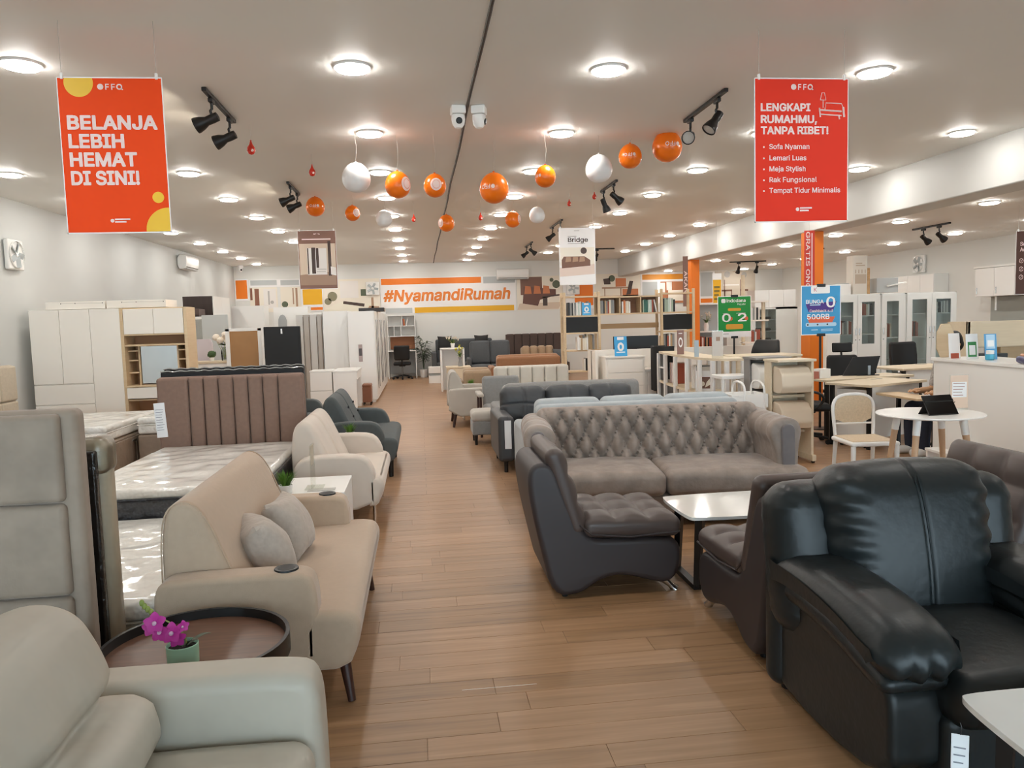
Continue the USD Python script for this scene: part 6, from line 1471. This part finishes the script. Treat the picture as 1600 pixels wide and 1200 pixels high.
t = thing('carton', 'flat white boxes behind the printed cardboard box', 'carton', (8.12, 14.2, 1.911)); part(t, 'box', RB(-.17, .17, -.15, .15, 0, .2, .004, 1), WHITEM); part(t, 'lid', RB(-.13, .13, -.15, .15, .2, .215, .003, 1), GREYP)
# display cabinets farther left in that bay
t = thing('glass_cabinet', 'white display cabinet with a glass front and dark displays, right of the green poster', 'display cabinet', (7.8, 16.2, 0))
part(t, 'body', J(BX(-.55, -.47, 0, .4, 0, 1.72), BX(.0, .5, 0, .4, 0, 1.72), BX(-.55, .5, 0, .4, 1.68, 1.72), BX(-.47, 0, 0, .4, 0, .98), BX(-.47, 0, .38, .4, 0, 1.7)), CBW, False)
for z in (1.2, 1.45): part(t, 'shelf', BX(-.47, 0, .02, .38, z-.008, z+.008), GREYP, False)
part(t, 'glass', BX(-.47, 0, -.012, -.008, .98, 1.68), GLS, False); part(t, 'shelf_display', J(*[mv(RB(-.16, .16, -.08, .08, 0, .06, .02, 2), -.22, .18, z) for z in (.99, 1.21, 1.46)]), BLACKM, kind='stuff')
cabinet('wall_cabinet', 'white upper cupboard stacked on the display cabinet', 'cupboard', (7.8, 16.42, 1.722), 0, .95, .4, .38, [('door', 0, .35, 0, 1), ('door', .35, .7, 0, 1), ('door', .7, 1, 0, 1)], WHITE, WHITE, plinth=.0)
t = thing('potted_plant', 'small dark potted plant on the white open shelf by the display cabinet', 'potted plant', (8.25, 15.7, 1.45)); part(t, 'pot', LATHE([(.04, 0), (.05, .08), (.045, .08)], 14), WHITE); part(t, 'foliage', J([mv(leafblade(.14, .03, .04), 0, 0, .08, rz=40*k, ry=-40) for k in range(9)]), LEAFD, True, kind='stuff')
t = thing('shelf_unit', 'white open shelf unit between display cabinet and blue poster', 'shelf unit', (8.35, 15.7, 0))
for x in (-.2, .35): part(t, 'side_panel', BX(x-.012, x+.012, -.15, .15, 0, 1.7), WHITE, False)
for z in (.5, .95, 1.43, 1.7): part(t, 'shelf', BX(-.2, .35, -.15, .15, z-.012, z+.012), WHITE, False)
t = thing('display_rack', 'cream ladder rack with books right of the green poster', 'shelf unit', (6.92, 15.4, 0))
for x in (-.22, .22): part(t, 'post', RB(x-.03, x+.03, -.03, .03, 0, 2.4 if x < 0 else 1.85, .004, 1), OAKH)
for z in (.55, 1.0, 1.45, 1.84): part(t, 'shelf', BX(-.25, .27, -.15, .15, z-.015, z+.015), CREAMW, False)
books(6.76, 6.98, 15.36, 1.466, .2, .3, [6, 1, 1, 5, 1], 'books on the ladder rack', 'on the ladder rack upper shelf'); books(6.78, 7.0, 15.36, 1.016, .2, .28, [1, 4, 4, 5], 'books on the ladder rack', 'on the ladder rack lower shelf')
t = thing('shelf_unit', 'white shelf with vase and binders just right of the far orange pillar', 'shelf unit', (6.75, 17.6, 0))
for x in (-.28, .45): part(t, 'side_panel', BX(x-.015, x+.015, -.15, .15, 0, 1.85), WHITE, False)
for z in (.75, 1.2, 1.85): part(t, 'shelf', BX(-.28, .45, -.15, .15, z-.015, z+.015), WHITE, False)
part(t, 'back_panel', BX(-.28, .45, .13, .15, .75, 1.85), GREYP, False)
bouquet((6.72, 17.55, 1.216), 'white flowers in a white vase on the shelf by the far pillar', (LATHE([(.05, 0), (.06, .12), (.04, .2)], 14), WHITE), 0, 6, .42, ROSE)
books(6.55, 6.95, 17.55, .766, .28, .34, [4, 1, 4, 6, 7, 6, 4], 'binders by the far pillar', 'on the shelf by the far pillar')

# ------------------------------------------------------------------ kitchen cupboards on the right wall
def kitchen(label, y0, y1, z0, z1, n, hands=True):
    t = thing('wall_cabinet', label, 'kitchen cupboard', (XR, 0, 0)); d = .36
    part(t, 'body', BX(-d+.02, -.005, y0, y1, z0, z1), CBW, False)
    for k in range(n):
        a, b = y0+(y1-y0)*k/n, y0+(y1-y0)*(k+1)/n
        f = part(t, 'door', RB(-d, -d+.02, a+.003, b-.003, z0+.003, z1-.003, .004, 1), WHITE)
        if hands: part(f, 'handle', RB(-d-.02, -d, b-.07, b-.055, z0+.05, z0+.18, .004, 1), CHROME)
    return t
kitchen('white wall cupboards beside the right wall fan', 15.65, 17.9, 1.60, 2.35, 5, False)
t = kitchen('white kitchen wall cupboard with bar handles at the right edge', 12.3, 14.38, 1.80, 2.36, 4)
part(t, 'top_trim', BX(-.38, -.005, 12.3, 14.4, 2.362, 2.40), WHITEM, False)
t = thing('splashback', 'grey glass splashback with white edge below the kitchen cupboard', 'splashback', (XR, 0, 0)); part(t, 'panel', BX(-.03, -.005, 12.0, 14.35, 1.30, 1.79), M('splash_grey', 'a9aca5', .15), False); part(t, 'edge_trim', BX(-.06, -.005, 12.0, 14.35, 1.27, 1.30), WHITE, False)
t = thing('hanging_rod', 'white rounded rod hanging below the kitchen cupboard', 'rod', (XR-.2, 14.0, 1.52)); part(t, 'rod', J(CYL(.02, 0, .279, 12)), WHITE)
# oak hutch behind the counter
t = thing('oak_hutch', 'pale oak desk hutch with open box behind the white counter', 'desk hutch', (6.75, 8.3, 0))
part(t, 'panel', RB(-.40, .9, 0, .03, 1.13, 1.43, .004, 1), OAKH); part(t, 'side_panel', BX(-.40, -.37, 0, .35, 0, 1.43), OAKH, False); part(t, 'side_panel', BX(.87, .9, 0, .35, 0, 1.43), OAKH, False)
part(t, 'shelf', BX(-.37, .87, .03, .35, 1.12, 1.14), OAKH, False); part(t, 'worktop', RB(-.40, .9, -.25, .35, .73, .755, .004, 1), OAKH)
part(t, 'open_box', J(BX(.05, .85, .03, .3, .9, .915), BX(.05, .065, .03, .3, .9, 1.12), BX(.05, .85, .29, .3, .9, 1.12)), OAK, False)

# ------------------------------------------------------------------ pale desks on the right
def desk(label, loc, rz, w, d, leg, h=.75, panel=True):
    t = thing('desk', label, 'desk', loc, rz); 
    part(t, 'worktop', RB(-w/2, w/2, -d/2, d/2, h-.028, h, .004, 1), OAKH)
    if panel: part(t, 'modesty_panel', BX(-w/2+.08, w/2-.08, -d/2+.05, -d/2+.07, .12, h-.03), WHITEM, False)
    for x in (-w/2+.06, w/2-.06):
        for y in (-d/2+.06, d/2-.06): part(t, 'leg', RB(x-.022, x+.022, y-.022, y+.022, 0, h-.028, .004, 1), leg)
    part(t, 'cable_slot', RB(w/4-.1, w/4+.1, d/2-.14, d/2-.12, h, h+.002, .0008, 1), STEELG); return t
desk('pale oak desk with black legs beyond the white cane chair', (5.40, 8.60, 0), 22, 1.04, .62, BLACK)
t = thing('drawer_unit', 'white drawer pedestal under the near pale desk', 'drawer unit', (5.16, 8.50, 0), 22); part(t, 'body', RB(-.17, .17, -.19, .21, .04, .68, .004, 1), WHITEM)
for k in range(3): part(t, 'drawer', RB(-.165, .165, -.21, -.19, .06+k*.205, .06+k*.205+.195, .004, 1), WHITEM)
for x in (-.13, .13):
    for y in (-.15, .17): part(t, 'caster', CYL(.02, 0, .045, 10, x=x, y=y), BLACKM)
desk('pale oak desk behind the near one carrying a small white box', (5.60, 9.32, 0), 12, 1.4, .46, BLACK)
desk('pale desk with black legs at the back by the padded chair', (7.10, 10.3, 0), 8, 1.1, .7, BLACK, .775)
t = thing('desk_box', 'white and red leaflet box on the pale desk', 'leaflet box', (5.08, 9.26, .751), 10); part(t, 'box', RB(-.08, .08, -.06, .06, 0, .12, .004, 1), WHITEM); part(t, 'leaflet', BX(-.19, -.09, -.05, .02, 0, .09), M('leaflet_red', 'b06a58', .5), False)
t = thing('desk_screen', 'black tilted screen back standing on the pale desk', 'monitor', (5.72, 9.42, .751), -12); part(t, 'screen', mv(PLATE([(-.25, 0), (.15, 0), (.22, .25), (-.12, .24)], .02), rx=90), BLACKM, False); part(t, 'stand', RB(.06, .10, -.03, .0, .0, .13, .006, 1), STEELG); part(t, 'foot', RB(-.08, .2, -.06, .06, 0, .008, .003, 1), BLACK)

# ------------------------------------------------------------------ white counter with card stands
t = thing('counter', 'plain white service counter at the right', 'counter', (5.14, 5.75, 0), -4)
part(t, 'front_panel', RB(-.22, -.19, -1.35, 1.25, 0, 1.085, .004, 1), WHITEM); part(t, 'top', RB(-.24, .30, -1.36, 1.27, 1.085, 1.115, .004, 1), WHITE)
part(t, 'end_panel', BX(-.2, .25, 1.22, 1.25, 0, 1.085), WHITEM, False); part(t, 'end_panel', BX(-.2, .25, -1.35, -1.32, 0, 1.085), WHITEM, False); part(t, 'oak_edge', BX(-.15, -.06, 1.27, 1.30, 0, .75), OAK, False); part(t, 'shelf', BX(-.18, .25, -1.3, 1.2, .72, .74), OAKH, False)
def card(w, h, base, mid, midm, inner=None):
    def art(w_, h_):
        out = [('print_panel', FR(-.36*w, .36*w, mid[0]*h, mid[1]*h, 2), midm)]
        if inner: out.append(('inner_panel', FR(-.26*w, .26*w, inner[0]*h, inner[1]*h, 3), WPRINT))
        return out
    return art
t = thing('backing_board', 'pale oak board leaning behind the counter card stands', 'board', (5.10, 6.99, 1.116), -4); part(t, 'board', mv(PLATE(chaikin([(-.08, 0), (.085, 0), (.085, .33), (-.08, .33)], 1), .015), rx=90), OAK, False)
standee((5.06, 6.78, 1.116), .11, .24, WPRINT, 'white and red card stand at the left of the counter row', card(.11, .24, None, (.0, .2), M('print_brick', 'b5563f', .5)), -4, group='payment card stands on the counter')
standee((5.12, 6.62, 1.116), .115, .235, WPRINT, 'white card stand with a green arch, middle of the counter row', card(.115, .235, None, (.08, .68), M('print_leafgreen', '3f8a4e', .5), (.16, .55)), -4, group='payment card stands on the counter')
standee((5.19, 6.47, 1.116), .115, .235, M('print_steelblue', '5aa0cf', .5), 'blue card stand at the right of the counter row', card(.115, .235, None, (.42, .97), BLUL, (.5, .75)), -4, group='payment card stands on the counter')
t = thing('jar', 'small turquoise jar on the counter in front of the cards', 'jar', (5.12, 6.40, 1.116)); part(t, 'jar', LATHE([(.03, 0), (.038, .01), (.038, .05), (.03, .055)], 18), M('jar_turq', '5cc6e6', .2, transmission_weight=.3)); part(t, 'lid', LATHE([(.032, .055), (.033, .085), (.028, .088)], 18), WHITE)
t = thing('snack_pack', 'crumpled dark blue and orange snack packet on the counter', 'packet', (4.98, 5.72, 1.116), 70)
def crp(p, q): return p+((meshkit.fbm(p*22, 3, 4)[:, None]-.5)*.03)*np.array([.3, .3, 1])
part(t, 'packet', RB(-.20, .16, -.09, .09, .012, .06, .02, 3, (14, 8, 2), (0, 0, .01), crp), M('packet_navy', '39356a', .3)); part(t, 'packet_front', RB(-.05, .12, -.07, .07, .045, .085, .015, 3, (8, 6, 1), (0, 0, 0), crp), M('packet_peach', 'd79c78', .35)); part(t, 'paper_label', RB(-.0, .08, -.03, .03, .08, .092, .003, 1), WPRINT)
t = thing('tray', 'dark document tray on the oak hutch worktop behind the counter', 'tray', (6.55, 8.25, .756)); part(t, 'tray', RB(-.16, .2, -.1, .1, 0, .30, .01, 1), M('tray_slate', '3f4446', .5))
t = thing('bench', 'low white step stool against the counter front', 'step stool', (4.80, 6.55, 0), -4); part(t, 'top', RB(-.07, .07, -.2, .2, .25, .275, .004, 1), WHITE)
for y in (-.18, .18): part(t, 'leg_panel', BX(-.06, .06, y-.012, y+.012, 0, .25), WHITE, False)

# ------------------------------------------------------------------ round table, tablet, cane chairs
t = thing('round_table', 'round white dining table on splayed wooden legs', 'table', (4.07, 5.74, 0))
part(t, 'tabletop', LATHE([(.36, .735), (.395, .742), (.40, .75), (.396, .756)], 56), WHITE, 30)
LEGW = WOOD('beech_leg', [(0, 'c09a78'), (1, 'd3b08e')], (20, 20, 3), .5, rand=False)
for a in (215, 305, 35, 125):
    c, s = math.cos(math.radians(a)), math.sin(math.radians(a))
    l = part(t, 'leg', TUBE([(c*.265, s*.265, .62), (c*.36, s*.36, 0)], [.026, .016], 14), LEGW); part(l, 'leg_socket', TUBE([(c*.245, s*.245, .74), (c*.268, s*.268, .60)], [.03, .028], 14), WHITE)
t = thing('tablet', 'black tablet propped on its folding cover on the round table', 'tablet', (4.08, 5.58, .757), 5)
part(t, 'tablet_body', mv(RB(-.135, .135, -.004, .004, 0, .175, .003, 1), rx=-32), BLACK); part(t, 'screen', mv(BX(-.128, .128, -.0052, -.0042, .007, .168), rx=-32), M('screen_glass', '0a0a0c', .08), False); part(t, 'cover_stay', mv(RB(-.13, .13, -.002, .002, 0, .13, .001, 1), 0, .125, 0, rx=35), BLACKM)
t = thing('sign_holder', 'peach paper menu in an acrylic stand on the round table', 'sign stand', (4.36, 5.78, .757), -10)
part(t, 'paper', BX(-.07, .07, .003, .005, .02, .29), M('paper_peach', 'e3c8b2', .6), False); part(t, 'white_field', FR(-.058, .058, .11, .235, -4), WPRINT, False); part(t, 'paper_print', LINES(-.05, .05, .22, .006, 5, .024, -2), M('print_rose', 'b99a92', .6), False, kind='stuff'); part(t, 'acrylic_back', BX(-.075, .075, .008, .011, 0, .295), ACR, False)
part(t, 'twig_print', J(stroke([(-.06, .03), (-.05, .06), (-.055, .1)], .003), stroke([(-.05, .06), (-.035, .075)], .003)), PP['dark'], False, kind='stuff')
CANE = M('cane_beige', 'd6bfa0', .6, mott=(60, .1)); PLW = M('plastic_white', 'ece9e4', .35)
def cane_chair(label, loc, rz, holes=False):
    t = thing('dining_chair', label, 'dining chair', loc, rz, 'white plastic cane chairs')
    for s in (-1, 1):
        part(t, 'front_leg', TUBE([(s*.19, -.20, .43), (s*.20, -.215, 0)], [.022, .016], 10), PLW)
        part(t, 'rear_leg', TUBE([(s*.175, .19, .44), (s*.185, .24, 0)], [.02, .015], 10), PLW)
    part(t, 'seat_frame', RB(-.215, .215, -.225, .21, .405, .445, .018, 3), PLW)
    part(t, 'seat', RB(-.19, .19, -.2, .19, .44, .453, .006, 1), CANE)
    fr = np.vstack([[(-.175, .2, .43), (-.185, .215, .58)], bez((-.19, .225, .68), (-.19, .235, .83), (-.12, .235, .83), (0, .235, .83), (.12, .235, .83), (.19, .235, .83), (.19, .225, .68), n=22), [(.185, .215, .58), (.175, .2, .43)]])
    part(t, 'back_frame', TUBE(fr, .016, 10), PLW)
    bp = chaikin([(-.165, .56), (.165, .56), (.172, .70), (.16, .80), (.10, .812), (-.10, .812), (-.16, .80), (-.172, .70)], 1)
    m = trimesh.creation.extrude_polygon(Polygon(bp, [circ(x*.022+(.011 if k % 2 else 0), .585+k*.02, .0055, 6) for k in range(11) for x in range(-6, 7)] if holes else []), .006, engine='earcut'); m.apply_transform(trimesh.transformations.rotation_matrix(PI/2, [1, 0, 0])); m.apply_translation([0, .228, 0])
    part(t, 'cane_back', m, CANE, False); part(t, 'lower_rail', TUBE([(-.18, .218, .555), (.18, .218, .555)], .009, 8), PLW); return t
cane_chair('white chair with smooth cane-coloured back beyond the round table', (3.95, 6.46, 0), -6)
cane_chair('white chair with perforated cane back, cut off by the right picture edge', (4.30, 5.02, 0), 196, True)

# ------------------------------------------------------------------ person seated behind the counter end
import manifold3d as m3
SHIRT = M('shirt_pattern', 'b7b2ad', .8, mott=(90, .55)); SKIN = M('skin', 'c99a72', .55); JEAN = M('denim_dark', '252c3c', .85, mott=(60, .15)); HAIRM = M('hair_black', '15120f', .5); SHOE = M('shoe_white', 'e4e2de', .5)
def limb(chain):
    """Hulls of spheres along joints (x, y, z, r)."""
    out = None
    for a, b in zip(chain[:-1], chain[1:]):
        s = [m3.Manifold.sphere(q[3], 20).translate(q[:3]) for q in (a, b)]
        h = m3.Manifold.batch_hull(s); out = h if out is None else out+h
    return out
def fuse(parts, edge=.02, it=12):
    m = parts[0]
    for p in parts[1:]: m = m+p
    m = m.refine_to_length(edge); mm = m.to_mesh()
    t = trimesh.Trimesh(mm.vert_properties[:, :3], mm.tri_verts, process=True); trimesh.smoothing.filter_taubin(t, iterations=it); return t
px, py = 5.775, 7.78
t = thing('person', 'seated person mostly hidden by the counter, patterned shirt, dark jeans and white shoes', 'person', (px, py, 0), 0)
torso = [limb([(0, .0, .50, .15), (0, .0, .62, .135), (0, .0, .80, .145), (0, .01, .92, .13), (0, .01, .98, .07), (-.005, .01, 1.06, .052)]), limb([(0, -.16, .94, .07), (0, .18, .94, .07)])]
head = [limb([(-.01, .01, 1.10, .062), (-.01, .01, 1.20, .088), (.0, .01, 1.235, .092)]), limb([(-.075, .01, 1.13, .035), (-.06, .01, 1.2, .055)]), limb([(-.105, .01, 1.17, .014), (-.09, .01, 1.2, .012)]), limb([(.0, -.085, 1.18, .02), (.005, -.09, 1.2, .02)]), limb([(.0, .105, 1.18, .02), (.005, .11, 1.2, .02)])]
legs = [limb([(0, s*.09, .50, .10), (-.38, s*.12, .50, .072), (-.40, s*.12, .30, .058), (-.40, s*.12, .10, .042), (-.41, s*.12, .055, .035), (-.52, s*.12, .035, .03)]) for s in (-1, 1)]
arms = [limb([(0, s*.20, .93, .058), (-.05, s*.24, .68, .045), (-.24, s*.16, .69, .034), (-.27, s*.15, .69, .030), (-.33, s*.14, .69, .030)]) for s in (-1, 1)]
hands = []
for s in (-1, 1):
    for k in range(4):
        y0 = s*.14+(k-1.5)*.018; L = (.065, .075, .07, .055)[k]
        hands.append(limb([(-.34, y0, .69, .010), (-.34-L*.6, y0, .697, .009), (-.34-L, y0, .683, .008)]))
    hands.append(limb([(-.30, s*.14-s*.028, .69, .011), (-.335, s*.14-s*.052, .686, .010), (-.36, s*.14-s*.056, .684, .009)]))
b = part(t, 'body', fuse(torso+head+legs+arms+hands, .018, 6), SKIN, True)
def grow(chains, edge=.02): return fuse([limb(c) for c in chains], edge, 8)
part(t, 'shirt', grow([[(0, 0, .52, .165), (0, 0, .62, .15), (0, 0, .80, .158), (0, .01, .92, .143), (0, .01, .985, .082)], [(0, -.17, .94, .082), (0, .19, .94, .082)]]+[[(0, s*.205, .93, .072), (-.035, s*.23, .76, .060)] for s in (-1, 1)]), SHIRT, True)
part(t, 'trousers', grow([[(0, s*.09, .50, .115), (-.38, s*.12, .50, .084), (-.40, s*.12, .30, .068), (-.40, s*.12, .11, .056)] for s in (-1, 1)]), JEAN, True)
for s in (-1, 1): part(t, 'shoe', mv(RB(-.56, -.35, s*.12-.045, s*.12+.045, 0.0, .085, .035, 4, 3), 0, 0, .001), SHOE)
part(t, 'hair', grow([[(.03, .01, 1.20, .092), (.015, .01, 1.255, .092)], [(-.045, .01, 1.27, .05), (.03, .01, 1.28, .07)]]), HAIRM, True)
for y in (-.03, .05): part(t, 'eye', BALL(.009, -.098, y, 1.205, 1), HAIRM)
office_chair('dark stool chair under the seated person', (px+.02, py, 0), -90, 'padded', .33)
t = thing('desk', 'small oak desk edge in front of the seated person', 'desk', (5.27, 7.70, 0)); part(t, 'worktop', RB(-.12, .16, -.24, .5, .63, .655, .005, 1), OAK)
for y in (-.18, .44): part(t, 'leg', RB(.10, .14, y-.02, y+.02, 0, .63, .004, 1), BLACK)
